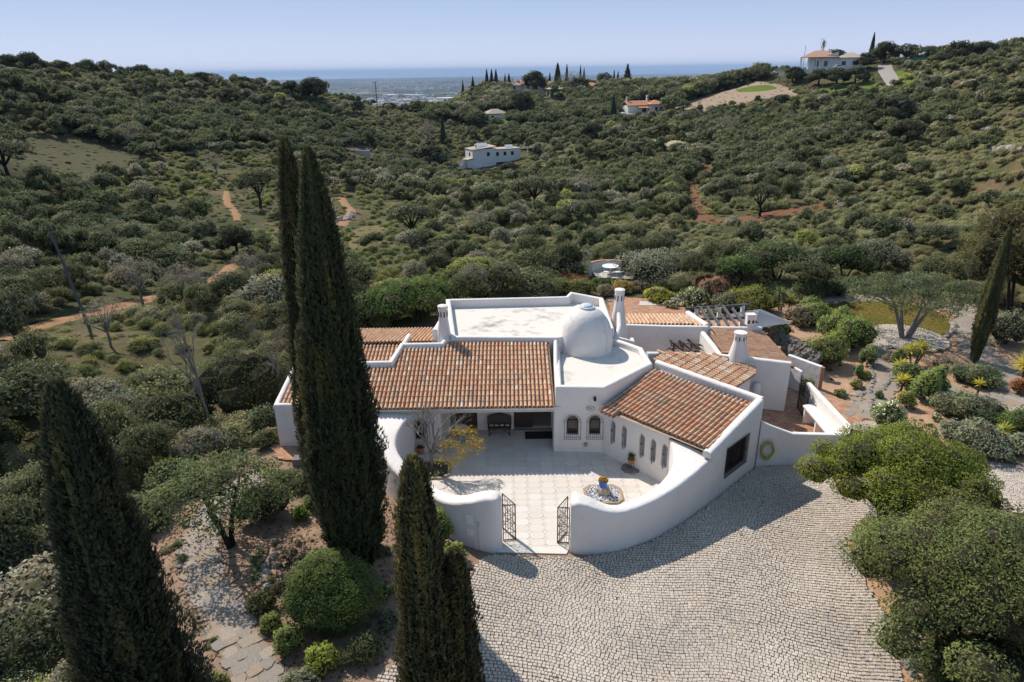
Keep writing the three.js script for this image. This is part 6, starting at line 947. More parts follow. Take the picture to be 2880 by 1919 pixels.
// the two big trees by the driveway
tree('juniper_tree', 'big bright olive-green tree overhanging the cobbles by the yard wall', [15.28, -22.91], { R: 3.75, H: 4.9, y0: 0.5, k: 34, n: 46000, L: 0.105, W: 0.045, tint: [0.125, 0.15, 0.026], seed: 61, core: 0.66, trunk: 0.22, spread: 0.82, size: 0.25, opts: { vary: 0.5, deep: 0.62 } });
tree('evergreen_tree', 'big dull grey-green tree in front of the olive-green one at the cobbles edge', [14.51, -17.34], { R: 3.9, H: 4.9, y0: 0.4, k: 36, n: 46000, L: 0.105, W: 0.045, tint: [0.115, 0.132, 0.045], seed: 62, core: 0.66, trunk: 0.24, spread: 0.84, size: 0.24, opts: { vary: 0.5, deep: 0.62 } });
tree('evergreen_tree', 'brownish green tree at the picture edge beside the dull grey-green one', [17.7, -18.04], { R: 3.4, H: 4.2, y0: 0.4, k: 18, n: 14000, L: 0.12, W: 0.055, tint: [0.11, 0.105, 0.04], seed: 63, core: 0.7, trunk: 0.2, spread: 0.72, size: 0.38 });
shrub('evergreen_bush', 'dark green bush in the shade under the dull grey-green tree', [14.41, -15.3], 2.2, 2.2, [0.06, 0.085, 0.03], { seed: 64, n: 4200, L: 0.12, W: 0.055 });
shrub('grey_bush', 'grey-green bush at the bottom corner beside the pale boulders', [13.54, -15.63], 0.95, 0.95, [0.14, 0.145, 0.09], { seed: 65, n: 1600, L: 0.1, W: 0.035 });
shrub('dry_bush', 'dry brown brush along the shaded cobbles edge under the big trees', [14.07, -18.51], 0.7, 0.6, [0.13, 0.10, 0.065], { seed: 66, n: 500, L: 0.13, W: 0.02, core: 0.2 });
// the garden of beds and paths
{ const b = [27.74, -44.68], o = thing('olive_tree', 'umbrella-shaped olive tree with forked grey trunks on the paved circle', 'olive tree', [b[0], ground(...b), b[1]]), l = [], r = random(71); for (let k = 0; k < 22; k++) { const a = k * 2.4, d = 4.0 * Math.sqrt((k + 0.5) / 22); l.push([Math.cos(a) * d * 1.05 + 0.1, 3.75 - 0.045 * d * d + 0.35 * r(), Math.sin(a) * d * 0.9, 0.95 + 0.3 * r(), 0.62]); }
  piece(o, 'crown', new Foliage(71).clumps(l, 16000, 0.17, 0.06, [0.088, 0.108, 0.06], { core: 0, deep: 0.5, under: 0.7 }).build(), M.leaf);
  const limbs = [], forks = [[-0.9, 2.2, -0.3], [0.35, 2.3, 0.5], [1.25, 2.1, 0], [-0.2, 2.3, -0.9]]; forks.forEach(f => { const s = Math.sign(f[0]) * 0.16; limbs.push(tube([[s, -0.1, 0.05], [s + f[0] * 0.35, 0.9, f[2] * 0.3], f], 0.17, 0.09, 8)); l.forEach((q, i) => { if (forks.reduce((m, e) => Math.hypot(e[0] - q[0], e[2] - q[2]) < Math.hypot(m[0] - q[0], m[2] - q[2]) ? e : m) === f) limbs.push(tube([f, [lerp(f[0], q[0], 0.5), lerp(f[1], q[1], 0.6), lerp(f[2], q[2], 0.5)], q.slice(0, 3)], 0.075, 0.015, 5)); }); }); piece(o, 'trunk', merge(limbs), M.greyBark); }
tree('pine_tree', 'feathery brown-green tree towering at the picture edge behind the leaning cypress', [37.59, -48.16], { R: 4.3, H: 9.6, y0: 0.8, k: 24, n: 18000, L: 0.24, W: 0.07, tint: [0.085, 0.082, 0.034], seed: 72, core: 0.5, trunk: 0.2, spread: 0.8, size: 0.4 });
tree('evergreen_tree', 'dark evergreen tree behind the leaning cypress at the garden edge', [38.39, -51.71], { R: 2.2, H: 4.5, y0: 1.2, k: 10, n: 4000, L: 0.18, W: 0.08, tint: T_DARK, seed: 73, core: 0.6 });
const BEDS = [
  ['oleander_bush', 'light green oleander nearest the parasol on the rock bank', [22.88, -47.81], 0.98, 1.7, [0.13, 0.17, 0.05], 2],
  ['oleander_bush', 'light green oleander in the middle of the row above the red bed', [22.71, -44.71], 1.05, 2.0, [0.125, 0.165, 0.05], 2],
  ['oleander_bush', 'yellowish oleander between row and red bed', [21.69, -42.2], 0.76, 1.6, [0.165, 0.195, 0.045], 2],
  ['oleander_bush', 'tall light green oleander beside the lawn stones', [23.32, -43.06], 1.19, 2.3, [0.125, 0.17, 0.055], 3],
  ['oleander_bush', 'light green oleander at the lawn corner of the row', [24.26, -47.1], 0.9, 1.6, [0.13, 0.165, 0.055], 2],
  ['evergreen_bush', 'wide dark olive bush behind the white garden wall', [19.94, -40.36], 1.47, 1.9, [0.105, 0.125, 0.035], 3],
  ['oleander_bush', 'grey-green oleander at the bend of the stone path', [22.91, -40.26], 0.56, 1.35, [0.11, 0.14, 0.065], 1.2],
  ['round_bush', 'round speckled bush beside the yucca heads', [24.79, -40.19], 0.53, 1.1, [0.12, 0.135, 0.06], 1.2],
  ['evergreen_bush', 'dark green bush below the two lowest yucca heads', [24, -37.46], 0.79, 1.3, [0.075, 0.105, 0.04], 1.6],
  ['oleander_bush', 'full green bush on several stems beside the dark one', [23.88, -35.39], 0.81, 1.7, [0.13, 0.175, 0.055], 2],
  ['oleander_bush', 'upright green bush on a thick stem in the red bed', [25, -36.22], 0.57, 1.7, [0.12, 0.165, 0.05], 1.5],
  ['oleander_bush', 'oleander with pale flowers at the cobbles corner of the bed', [20.17, -32.36], 0.8, 1.35, [0.12, 0.155, 0.065], 2],
  ['young_bush', 'yellow-green young bush behind the cobbles-corner oleander', [22.18, -34.34], 0.49, 1.0, [0.15, 0.165, 0.055], 1],
  ['rosemary_mound', 'green rosemary mound above the middle path', [28.07, -37.32], 1.27, 1.1, [0.095, 0.13, 0.07], 2.5],
  ['rosemary_mound', 'grey-green mound below the middle path', [24.88, -33.07], 1.43, 1.25, [0.12, 0.145, 0.085], 3],
  ['lavender_mound', 'large pale silvery mound of lavender with bare twigs', [22.91, -29.58], 1.35, 1.5, [0.17, 0.185, 0.135], 3.5],
  ['lavender_mound', 'pale silvery mound at the picture edge beside the dark hedge', [24.87, -29.32], 0.74, 1.0, [0.15, 0.17, 0.12], 2],
  ['clipped_hedge', 'dark green clipped hedge at the picture edge above the silvery mounds', [26.69, -31.23], 1.02, 1.3, [0.06, 0.095, 0.028], 3],
  ['dry_bush', 'pale leafless bush in the red bed beside the middle path', [27.47, -39.28], 0.72, 1.0, [0.22, 0.185, 0.15], 0.8],
  ['dry_bush', 'low grey dry plant beside the paved circle stones', [24.45, -40.92], 0.4, 0.45, [0.2, 0.16, 0.12], 0.5],
  ['young_bush', 'small flowering bush inside the stone ring of the red bed', [20.59, -36.95], 0.39, 0.5, [0.14, 0.14, 0.055], 0.7],
  ['young_bush', 'small green bush on the inner stone ring nearest the terracotta path', [19.21, -35.94], 0.36, 0.4, [0.12, 0.14, 0.06], 0.6],
  ['young_bush', 'small spreading plant on the ring beside the cactus', [21.83, -38.28], 0.35, 0.45, [0.15, 0.15, 0.05], 0.6],
  ['cactus_clump', 'upright dark cactus clump in the red bed', [21.41, -38.3], 0.24, 0.95, [0.06, 0.11, 0.05], 0.6],
  ['young_bush', 'small bush on the bed edge beside the bend of rocks', [21.23, -35.47], 0.23, 0.5, [0.11, 0.14, 0.05], 0.5],
  ['flowering_plant', 'low white-flowered plant in front of the silvery mounds', [22.99, -32.77], 0.28, 0.4, [0.13, 0.15, 0.07], 0.5],
  ['flowering_plant', 'white-flowered plant beside the low stone kerb at the driveway', [24.06, -28.61], 0.34, 0.4, [0.15, 0.16, 0.09], 0.6],
  ['young_bush', 'brownish bush between rosemary mound and full green bush', [23.84, -34.03], 0.44, 0.8, [0.13, 0.125, 0.055], 0.8],
  ['silver_bush', 'silver bush behind the agave at the picture edge', [34.02, -43.46], 1.2, 2.4, [0.15, 0.175, 0.125], 2.5],
  ['rust_bush', 'rusty red bush beside the path at the picture edge', [29.58, -35.78], 0.51, 1.0, [0.24, 0.10, 0.045], 1],
  ['round_bush', 'yellow-green rounded bush on the red bed beyond the terracotta terrace', [12.21, -53.99], 1.2, 1.1, [0.24, 0.255, 0.035], 2],
  ['round_bush', 'dark clipped ball shrub in front of the round terrace table', [7.89, -58.92], 0.94, 1.2, [0.05, 0.085, 0.028], 1.6],
  ['ochre_bush', 'ochre feathery bush between ball shrub and red bed', [9.78, -57.01], 0.91, 1.2, [0.24, 0.175, 0.05], 1.5],
  ['red_hedge', 'low rust-red hedge beside the curved bench', [5.37, -60.7], 1.69, 1.2, [0.26, 0.095, 0.05], 2.4],
  ['grey_bush', 'grey twiggy bush beside the pale path behind the terrace', [8.11, -55.84], 0.97, 1.1, [0.14, 0.12, 0.085], 1.4],
  ['evergreen_bush', 'olive hedge bush right behind the rear parapet corner', [6.03, -56.43], 1.13, 1.4, [0.12, 0.13, 0.04], 1.7],
  ['evergreen_bush', 'green hedge bush between olive hedge and rust-red hedge', [4.19, -57.01], 1.29, 1.4, [0.10, 0.125, 0.038], 1.8],
  ['evergreen_bush', 'sage green hedge bush behind the tiled strip', [2.42, -55.61], 1.27, 1.5, [0.12, 0.13, 0.07], 1.8],
  ['copper_bush', 'large copper-brown rounded bush behind the pergola', [16.63, -53.56], 1.22, 2.0, [0.20, 0.105, 0.075], 2.6],
  ['copper_bush', 'smaller copper-brown bush touching the large copper one', [18.57, -55.85], 0.82, 1.7, [0.19, 0.105, 0.08], 1.6],
  ['copper_bush', 'purplish copper bush behind the large copper one', [16.84, -56.93], 0.76, 1.5, [0.17, 0.10, 0.085], 1.4],
  ['juniper_bush', 'wide yellow-green juniper behind the parasol', [19.14, -51.26], 1.73, 1.9, [0.145, 0.155, 0.03], 3.4],
  ['grey_bush', 'dark grey-green bush between copper bush and juniper', [16.96, -50.93], 0.96, 1.5, [0.10, 0.11, 0.075], 1.8],
  ['flowering_plant', 'leafy flowering shrub beside the stone bench', [14.59, -52.2], 1.2, 1.6, [0.13, 0.15, 0.065], 1.8],
  ['flowering_plant', 'white flowers at the corner of terrace and yellow-green bush', [12.93, -52.17], 0.56, 0.6, [0.16, 0.17, 0.09], 0.7],
  ['flowering_plant', 'white flowers at the foot of the copper bush', [15.57, -50.36], 0.61, 0.6, [0.15, 0.17, 0.09], 0.7],
  ['grey_bush', 'grey-green low bush row above the red bed near the ochre bush', [13.01, -58.68], 1.56, 1.2, [0.13, 0.135, 0.09], 2],
  ['grey_bush', 'brown-grey low bush beside the ochre bush', [11.28, -57.71], 0.85, 1.0, [0.15, 0.125, 0.095], 1.2],
  ['brown_bush', 'brown twiggy bush on the rock bank below the yuccas', [21.6, -47.86], 1.17, 1.5, [0.16, 0.13, 0.10], 1.8],
  ['evergreen_bush', 'green bush between parasol and lawn', [23.03, -49.45], 0.94, 1.6, [0.11, 0.145, 0.055], 2],
  ['evergreen_bush', 'dark bush on the rock bank under the parasol', [19.17, -45.52], 0.75, 1.2, [0.06, 0.085, 0.035], 1.3],
  ['evergreen_bush', 'dark green bush at the far edge of the lawn', [24.25, -53.45], 1.22, 2.2, [0.05, 0.075, 0.03], 2.4],
  ['evergreen_bush', 'low dark bush between far lawn edge and dark hedge trees', [27.05, -54.49], 1.1, 1.6, [0.065, 0.09, 0.04], 2],
  ['young_bush', 'low bush by the kitchen wall gateway', [17.38, -36.34], 0.5, 0.9, [0.11, 0.12, 0.05], 0.8],
];
BEDS.forEach(([name, label, p, R, H, tint, q], i) => { const dry = /dry/.test(name), fl = /flower/.test(name) || /pale flowers/.test(label), tight = /clipped|round|mound|copper|hedge/.test(name); const lush = dry ? 1 : 1.28; shrub(name, label, p, R * (dry ? 1.1 : 1.22), H * 1.12, tint.map(v => v * lush), { seed: 200 + i, n: Math.round(1000 * q), k: R < 0.6 ? 4 : tight ? 6 : 8, L: dry ? 0.16 : R < 0.6 ? 0.11 : 0.15, W: dry ? 0.022 : /mound|silver/.test(name) ? 0.045 : 0.06, core: dry ? 0.2 : tight ? 0.8 : 0.66, y0: 0.1, spread: tight ? 0.5 : 0.62, size: tight ? 0.58 : 0.48, opts: fl ? { flowers: { share: 0.14, tint: [0.8, 0.79, 0.78] } } : {} }); });
const GARDEN_TREES = [
  ['garden_tree', 'round green tree behind the copper bushes', [19.23, -55.82], 1.7, 3.4, 1.0, [0.09, 0.13, 0.04], 2600],
  ['garden_tree', 'taller airy green tree with visible stems behind the juniper', [23.27, -57.14], 3.0, 4.4, 1.6, [0.09, 0.12, 0.05], 3600],
  ['garden_tree', 'dark green tree at the far side of the lawn behind the dark bush', [29.15, -57.51], 2.4, 3.8, 0.8, [0.055, 0.08, 0.034], 3200],
  ['garden_tree', 'silvery tree beside the dark green tree beyond the lawn', [32.95, -59.35], 2.6, 3.6, 0.9, [0.12, 0.135, 0.10], 3000],
  ['silver_tree', 'wide silver-leaved tree behind the terrace table', [13.17, -61.46], 3.4, 3.2, 0.8, [0.17, 0.185, 0.15], 4600],
  ['silver_tree', 'pale silver tree crown behind the curved bench', [5.83, -65.21], 2.4, 3.2, 0.9, [0.21, 0.225, 0.19], 3200],
  ['garden_tree', 'pale yellow-green tree behind the rear terrace of the villa', [-3.3, -56.86], 2.2, 3.6, 1.0, [0.19, 0.215, 0.065], 3600],
  ['garden_tree', 'dark round tree behind the villa beside the pale yellow-green one', [1.67, -57.9], 1.5, 2.4, 0.5, [0.06, 0.095, 0.03], 2200],
  ['carob_tree', 'wide glossy green tree behind the low tiled roof', [-7.28, -49.7], 3.2, 3.6, 1.0, [0.08, 0.125, 0.03], 5600],
  ['carob_tree', 'dark glossy tree beside the tallest cypress behind the tiled roof', [-10.73, -48.68], 2.5, 2.9, 0.5, [0.062, 0.09, 0.028], 4200],
  ['garden_tree', 'thin grey-green tree between glossy tree and pale yellow-green one', [-0.58, -58.93], 1.8, 3.0, 0.9, [0.11, 0.125, 0.08], 2400],
];
GARDEN_TREES.forEach(([name, label, p, R, H, y0, tint, n], i) => tree(name, label, p, { R, H, y0, k: 11, n, L: 0.2, W: 0.1, tint, seed: 300 + i, core: 0.62, trunk: 0.12, size: 0.44, category: 'tree' }));
yucca('triple yellow-green yucca between paved circle and red bed', [25.83, -40.16], [[-0.35, 0, 1.0], [0.25, 0.1, 1.25], [0.6, -0.1, 0.95]], { L: 0.75, n: 80, seed: 1 });
yucca('single bright yucca head above the dark green bush', [24.1, -38.6], [[0, 0, 0.75]], { L: 0.6, tint: [0.3, 0.29, 0.04], seed: 2 });
yucca('single bright yucca head below the dark green bush', [23.06, -36.4], [[0, 0, 0.7]], { L: 0.6, tint: [0.3, 0.27, 0.04], seed: 3 });
yucca('small yucca on a thin stem in front of the rosemary mound', [27.03, -35.57], [[0, 0, 0.8]], { L: 0.45, tint: [0.3, 0.27, 0.03], n: 50, seed: 4 });
yucca('yucca rosette between the silvery mounds', [25.27, -30.82], [[0, 0, 0.5]], { L: 0.55, tint: [0.24, 0.26, 0.06], seed: 5 });
yucca('tall golden yucca clump at the picture edge beside the path', [30.9, -37.23], [[-0.2, 0, 1.3], [0.3, 0.1, 1.7], [0.1, -0.2, 0.9]], { L: 0.9, n: 90, tint: [0.32, 0.27, 0.03], seed: 6 });
yucca('dark upright yucca beside the brown bush on the rock bank', [21.32, -51.16], [[-0.2, 0, 1.5], [0.2, 0.1, 1.2]], { L: 0.6, tint: [0.09, 0.12, 0.05], seed: 7 });
yucca('yellowing upright yucca on the rock bank next to the dark one', [21.76, -50.52], [[0, 0, 1.2], [0.25, 0, 0.8]], { L: 0.55, tint: [0.2, 0.2, 0.05], seed: 8 });
yucca('blue-grey agave rosette beside the leaning cypress', [33.17, -43.09], [[0, 0, 0.2]], { L: 0.9, n: 40, tint: [0.10, 0.15, 0.13], seed: 9 });
yucca('green aloe spikes in the dappled shade of the olive tree', [26.48, -42.02], [[0, 0, 0.25], [0.4, 0.1, 0.2]], { L: 0.55, n: 50, tint: [0.08, 0.13, 0.06], seed: 10 });
yucca('small light green rosette under the spreading tree', [-12, -28.29], [[0, 0, 0.1]], { L: 0.4, n: 30, tint: [0.18, 0.24, 0.06], seed: 11 });
// ------------------------------------------------------------------ the scrub on the hills: too many bushes to count
function scrubBush(seed, detail, tall) {
  const l = tall ? lobes(seed, 11, 1, 1.6, 0.4, 0.68, 0.4) : lowLobes(seed, 8, 1, 1.15), f = new Foliage(seed);
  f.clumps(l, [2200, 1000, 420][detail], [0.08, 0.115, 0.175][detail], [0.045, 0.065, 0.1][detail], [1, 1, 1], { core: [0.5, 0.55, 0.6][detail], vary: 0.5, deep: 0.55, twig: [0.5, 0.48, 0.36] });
  return f.build();
}
{
  const GARDEN = [[-11.28, -14.23], [-15.56, -21.08], [-16.87, -26.25], [-15.82, -28.38], [-14.4, -30.8], [-14.54, -34.13], [-13.97, -37.46], [-14.59, -44.46], [-10.53, -47.29], [-5.95, -49.94], [0.17, -53.38], [4.76, -56.99], [8.35, -64.76], [11.31, -64.6], [12.24, -58.32], [15.91, -55.97], [19.3, -54.85], [24.15, -52.34], [26.72, -54.99], [32.72, -55.2], [36.37, -52.69], [39.59, -49.56], [60, -40], [60, 5], [-5, 5]];
  const TRACKS = trails.map(([line, w]) => [new THREE.CatmullRomCurve3(line.map(([x, z]) => V3(x, 0, z)), false, 'centripetal').getSpacedPoints(40), w]);
  const SITES = [[...[-6.62, -261.47], 17, 0], [...[-11.87, -250.48], 9, 0], [...[141.35, -322.37], 26, 0], [...[63.06, -340.18], 13, 0], [...[24.61, -384.45], 9, 0], [...[45.04, -425.62], 10, 0], [...[11.93, -427.83], 14, 0], [...[-6.32, -355.38], 8, 0], [...[-52.95, -244.38], 7, 0], [...[143.16, -229.29], 8, 0.1], [...[-68.2, -168.37], 8, 0.3], [...[-70.04, -205.79], 14, 0.35], [...[-44.23, -98.4], 8, 0.4]];
  const kinds = Array.from({ length: 18 }, () => []), r = random(2024), v = V3(), tints = [T_OLIVE, T_DARK, T_GREEN, T_GREY, [0.125, 0.13, 0.055], T_BROWN, [0.075, 0.085, 0.045], [0.11, 0.105, 0.075]];
  camera.updateMatrixWorld(true); camera.updateProjectionMatrix();
  const put = (x, z, R, H, tall, zone) => {
    const y = ground(x, z), d = Math.hypot(x, z), det = d < 78 ? 0 : d < 150 ? 1 : 2;
    const a = fbm(x / 26, z / 26, 31, 3), b = r(); let t = tall ? (b < 0.62 ? [0.058, 0.066, 0.036] : b < 0.82 ? [0.09, 0.098, 0.054] : [0.14, 0.135, 0.115]) : b < 0.16 - a * 0.3 ? [0.062, 0.076, 0.032] : [[0.10, 0.106, 0.056], [0.118, 0.12, 0.070], [0.136, 0.134, 0.086], [0.155, 0.15, 0.108]][Math.floor(clamp(0.5 + a * 1.3 + 0.6 * (r() - 0.5), 0, 0.999) * 4)]; if (b > 0.98) t = [0.16, 0.172, 0.06];
    if (zone === 'open' && !tall) t = b < 0.75 ? [0.122, 0.132, 0.055] : t; if (zone === 'heath' && !tall) t = [[0.13, 0.13, 0.078], [0.118, 0.122, 0.066], [0.145, 0.138, 0.088]][Math.floor(r() * 3)]; if (zone === 'wood') t = t.map((v, k) => lerp(v, [0.06, 0.07, 0.037][k], 0.6));
    const q = 0.88 + 0.26 * r(); dummy.position.set(x, y - 0.06, z); dummy.rotation.set(0.1 * (r() - 0.5), r() * 6.28, 0.1 * (r() - 0.5)); dummy.scale.set(R, H, R * (0.85 + 0.3 * r())); dummy.updateMatrix(); kinds[(det * 2 + (tall ? 1 : 0)) * 3 + Math.floor(r() * 3)].push([dummy.matrix.clone(), t.map(k => k * q * (d < 90 ? 1.35 : 1.62))]);
  };
  const ZONES = [[...[-44.15, -133.16], 30, 'open'], [...[-62.35, -163.37], 26, 'open'], [...[-20.6, -101.28], 16, 'open'], [...[-8.72, -75.94], 12, 'open'], [...[-44.22, -302.86], 34, 'heath'], [...[-30.09, -47.24], 7, 'open'], [...[-31.89, -307.37], 22, 'open'], [...[41.67, -68.99], 26, 'heath'], [...[32.14, -78.43], 22, 'heath'], [...[61.83, -89.66], 26, 'heath'], [...[88.52, -138.53], 26, 'heath'], [...[20.39, -95.98], 20, 'heath'], [...[6.77, -81.81], 12, 'heath'], [...[-117.04, -180.78], 45, 'wood'], [...[-103.33, -226.44], 34, 'wood'], [...[-71.46, -247.85], 40, 'wood'], [...[-63.74, -94.87], 22, 'wood'], [...[-60.58, -113.41], 20, 'wood'], [...[106.96, -210.54], 30, 'wood'], [...[68.03, -230.8], 30, 'wood'], [...[-32.87, -238.4], 26, 'wood'], [...[-7.75, -318.87], 36, 'wood'], [...[37.81, -344.28], 44, 'wood'], [...[25.91, -165.41], 22, 'wood'], [...[60.48, -159.42], 26, 'wood']];
  const zoneAt = (x, z) => { for (const q of ZONES) if (Math.hypot(x - q[0], z - q[1]) < q[2] * (1 + 0.9 * fbm(x / 14, z / 14, 44, 2))) return q[3]; };
  const tufts = [], tuft = (x, z, e) => { if (inside(GARDEN, x, z)) return; for (const [pts, w] of TRACKS) for (const p of pts) if (Math.hypot(x - p.x, z - p.z) < w) return; dummy.position.set(x, ground(x, z) - 0.03, z); dummy.rotation.set(0, r() * 6.28, 0); const s = 0.3 + 0.5 * e; dummy.scale.set(s, 0.12 + 0.35 * r() * e, s); dummy.updateMatrix(); const q = 0.75 + 0.5 * r(), c = r() < 0.4 ? [0.13, 0.135, 0.05] : r() < 0.6 ? [0.10, 0.12, 0.045] : [0.15, 0.13, 0.075]; tufts.push([dummy.matrix.clone(), c.map(v => v * q)]); };
  {
    const BED = [[[19.67, -36.09], [22.89, -39.78], [24.44, -43.82], [23, -46.43], [20.39, -43.17], [19.19, -39.56], [19.04, -37.31]], [[19.81, -31.89], [20.37, -34.67], [23.41, -38.1], [25.17, -37.42], [26.31, -35.03], [26.4, -32.92], [26.27, -31.01], [24.8, -28.51], [22.08, -27.99], [20.2, -29.86]], [[25.95, -42.97], [29.73, -42.83], [28.95, -39.23], [28.52, -36.11], [25.69, -37.4], [24.36, -39.39]], [[10.34, -54.07], [12.63, -58.3], [19.68, -56.05], [22.07, -52.43], [19.9, -48.4], [14.69, -48.61], [13.8, -53.35]], [[18.92, -44.02], [21.9, -49.29], [24.85, -52.31], [24.54, -47.74], [22.06, -46.46]], [[-8.81, -17.75], [-10.41, -20.98], [-11.04, -24.82], [-9.37, -27.11], [-5.38, -25.01], [-3.81, -21.59], [-4.31, -18.25], [-5.94, -16.28], [-7.62, -16.31]], [[-11.17, -17.42], [-14.79, -23.14], [-14.67, -26.2], [-12.93, -21.77], [-9.57, -17.03]], [[13.7, -18.12], [14.68, -18.5], [16.66, -16.93], [15.5, -15.28], [12.74, -15.64]]], herbs = [];
    BED.forEach((poly, bi) => { const xs = poly.map(q => q[0]), zs = poly.map(q => q[1]), x0 = Math.min(...xs), x1 = Math.max(...xs), z0 = Math.min(...zs), z1 = Math.max(...zs), n = Math.round((x1 - x0) * (z1 - z0) * (bi === 3 ? 2.2 : bi < 5 ? 1.1 : 1.3)); for (let k = 0; k < n; k++) { const x = lerp(x0, x1, r()), z = lerp(z0, z1, r()); if (!inside(poly, x, z) || fbm(x * 0.7, z * 0.7, 5, 3) < -0.08) continue; const s = 0.1 + 0.28 * r() * r(); dummy.position.set(x, ground(x, z) - 0.02, z); dummy.rotation.set(0, r() * 6.28, 0); dummy.scale.set(s, s * (0.6 + 0.6 * r()), s); dummy.updateMatrix(); const c = [[0.13, 0.15, 0.05], [0.16, 0.13, 0.09], [0.10, 0.14, 0.05], [0.2, 0.17, 0.12], [0.15, 0.17, 0.10]][Math.floor(r() * 5)]; herbs.push([dummy.matrix.clone(), c]); } });
    const im = new THREE.InstancedMesh(scrubBush(720, 2, false), M.leaf, herbs.length); herbs.forEach(([m, c], i) => { im.setMatrixAt(i, m); im.setColorAt(i, RGB(...c)); }); im.name = 'ground_cover'; im.userData = { kind: 'stuff', label: 'small herbs and seedlings scattered over the garden beds', category: 'ground cover' }; im.castShadow = im.receiveShadow = true; scene.add(im);
  }
  {
    const xs = LAWN.map(q => q[0]), zs = LAWN.map(q => q[1]), x0 = Math.min(...xs), x1 = Math.max(...xs), z0 = Math.min(...zs), z1 = Math.max(...zs), L = []; while (L.length < 5200) { const x = lerp(x0, x1, r()), z = lerp(z0, z1, r()); if (!inside(LAWN, x, z)) continue; const s = 0.07 + 0.1 * r(), w = fbm(x * 0.35, z * 0.35, 6, 3); dummy.position.set(x, 0.0, z); dummy.rotation.set(0, r() * 6.28, 0); dummy.scale.set(s, 0.045 + 0.03 * r(), s); dummy.updateMatrix(); L.push([dummy.matrix.clone(), blend([0.165, 0.155, 0.042], [0.235, 0.19, 0.07], clamp(0.5 + w * 1.6 + 0.3 * (r() - 0.5), 0, 1))]); }
    const f = new Foliage(9); for (let k = 0; k < 26; k++) { const a = f.rand() * 6.28, d = f.rand(), t = 0.5 * f.rand(); f.blade(Math.cos(a) * d, 0.5, Math.sin(a) * d, Math.cos(a) * t, 1, Math.sin(a) * t, Math.cos(a + 1), 0.4, Math.sin(a + 1), 0, 1, 0, 1.0, 0.22, [1, 1, 1]); }
    const im = new THREE.InstancedMesh(f.build(), M.leaf, L.length); L.forEach(([m, c], i) => { im.setMatrixAt(i, m); im.setColorAt(i, RGB(...c)); }); im.name = 'lawn_grass'; im.userData = { kind: 'stuff', label: 'short olive-green grass of the lawn', category: 'grass' }; im.castShadow = im.receiveShadow = true; scene.add(im);
  }
  {
    const W = []; while (W.length < 170) { const x = lerp(-3, 13, r()), z = lerp(-27, -9.5, r()); if (!inside(FORE, x, z) || fbm(x * 0.55, z * 0.55, 71, 3) < 0.06) continue; const s = 0.025 + 0.04 * r(); dummy.position.set(x, 0.03, z); dummy.rotation.set(0, r() * 6.28, 0); dummy.scale.set(s * 1.5, s * 0.7, s); dummy.updateMatrix(); W.push([dummy.matrix.clone(), r() < 0.6 ? [0.13, 0.125, 0.05] : [0.19, 0.14, 0.08]]); }
    const im = new THREE.InstancedMesh(scrubBush(730, 2, false), M.leaf, W.length); W.forEach(([m, c], i) => { im.setMatrixAt(i, m); im.setColorAt(i, RGB(...c)); }); im.name = 'weeds'; im.userData = { kind: 'stuff', label: 'tiny weeds and dry litter in the joints of the cobbles', category: 'weeds' }; im.castShadow = im.receiveShadow = true; scene.add(im);
  }
  {
    const A = [[-10.7, -16.36], [-15.29, -23.43], [-15.12, -27.26], [-12, -30.3], [-8.73, -27.83], [-5.09, -25.64], [-3.53, -22.09], [-2.06, -20.81], [-3.62, -17.66], [-5.78, -15.63], [-8.39, -15.36]], xs = A.map(q => q[0]), zs = A.map(q => q[1]), L = [], f = new Foliage(77); for (let k = 0; k < 5; k++) f.leaf((f.rand() - 0.5) * 1.6, 0.15 + 0.4 * f.rand(), (f.rand() - 0.5) * 1.6, 0, 1, 0, 1, 0.5, [1, 1, 1], 1.2);
    while (L.length < 2600) { const x = lerp(Math.min(...xs), Math.max(...xs), r()), z = lerp(Math.min(...zs), Math.max(...zs), r()); if (!inside(A, x, z) || r() > 0.55 + 1.4 * fbm(x * 0.4, z * 0.4, 15, 3)) continue; const s = 0.05 + 0.05 * r(); dummy.position.set(x, ground(x, z) + 0.005, z); dummy.rotation.set(0, r() * 6.28, 0); dummy.scale.set(s, s * 0.4, s); dummy.updateMatrix(); L.push([dummy.matrix.clone(), [[0.10, 0.062, 0.04], [0.075, 0.05, 0.035], [0.14, 0.10, 0.065], [0.06, 0.045, 0.03]][Math.floor(r() * 4)]]); }
    const im = new THREE.InstancedMesh(f.build(), M.leaf, L.length); L.forEach(([m, c], i) => { im.setMatrixAt(i, m); im.setColorAt(i, RGB(...c)); }); im.name = 'leaf_litter'; im.userData = { kind: 'stuff', label: 'dry brown leaf litter on the soil round the flagstone path', category: 'leaf litter' }; im.castShadow = im.receiveShadow = true; scene.add(im);
  }
  const step = 1.3;
  for (let z = 0; z > -470; z -= step) for (let x = -260; x < 270; x += step) {
    const px = x + (r() - 0.5) * step * 1.1, pz = z + (r() - 0.5) * step * 1.1, d = Math.hypot(px, pz), keep = r(), roll = r(), e = r(), e2 = r(); if (d < 18 || d > 470) continue;
    const want = d < 110 ? 1 : d < 200 ? 0.72 : 0.5; if (keep > want) continue;
    v.set(px, ground(px, pz) + 1, pz).project(camera); if (Math.abs(v.x) > 1.16 || v.y < -1.15 || v.y > 1.3 || v.z > 1) continue;
    if (inside(GARDEN, px, pz)) continue;
    let dens = 0.93 - 0.9 * step01(0.1, 0.32, fbm(px / 13, pz / 13, 17, 3)), small = 1;
    for (const [pl, k] of clearings) for (const f of [0, 2.5, 5.5]) if (inside(pl, px + px / d * f, pz + pz / d * f)) { dens = Math.min(dens, f ? Math.max(k, 0.3) : k); small = Math.min(small, f ? 0.4 : 0.5); }
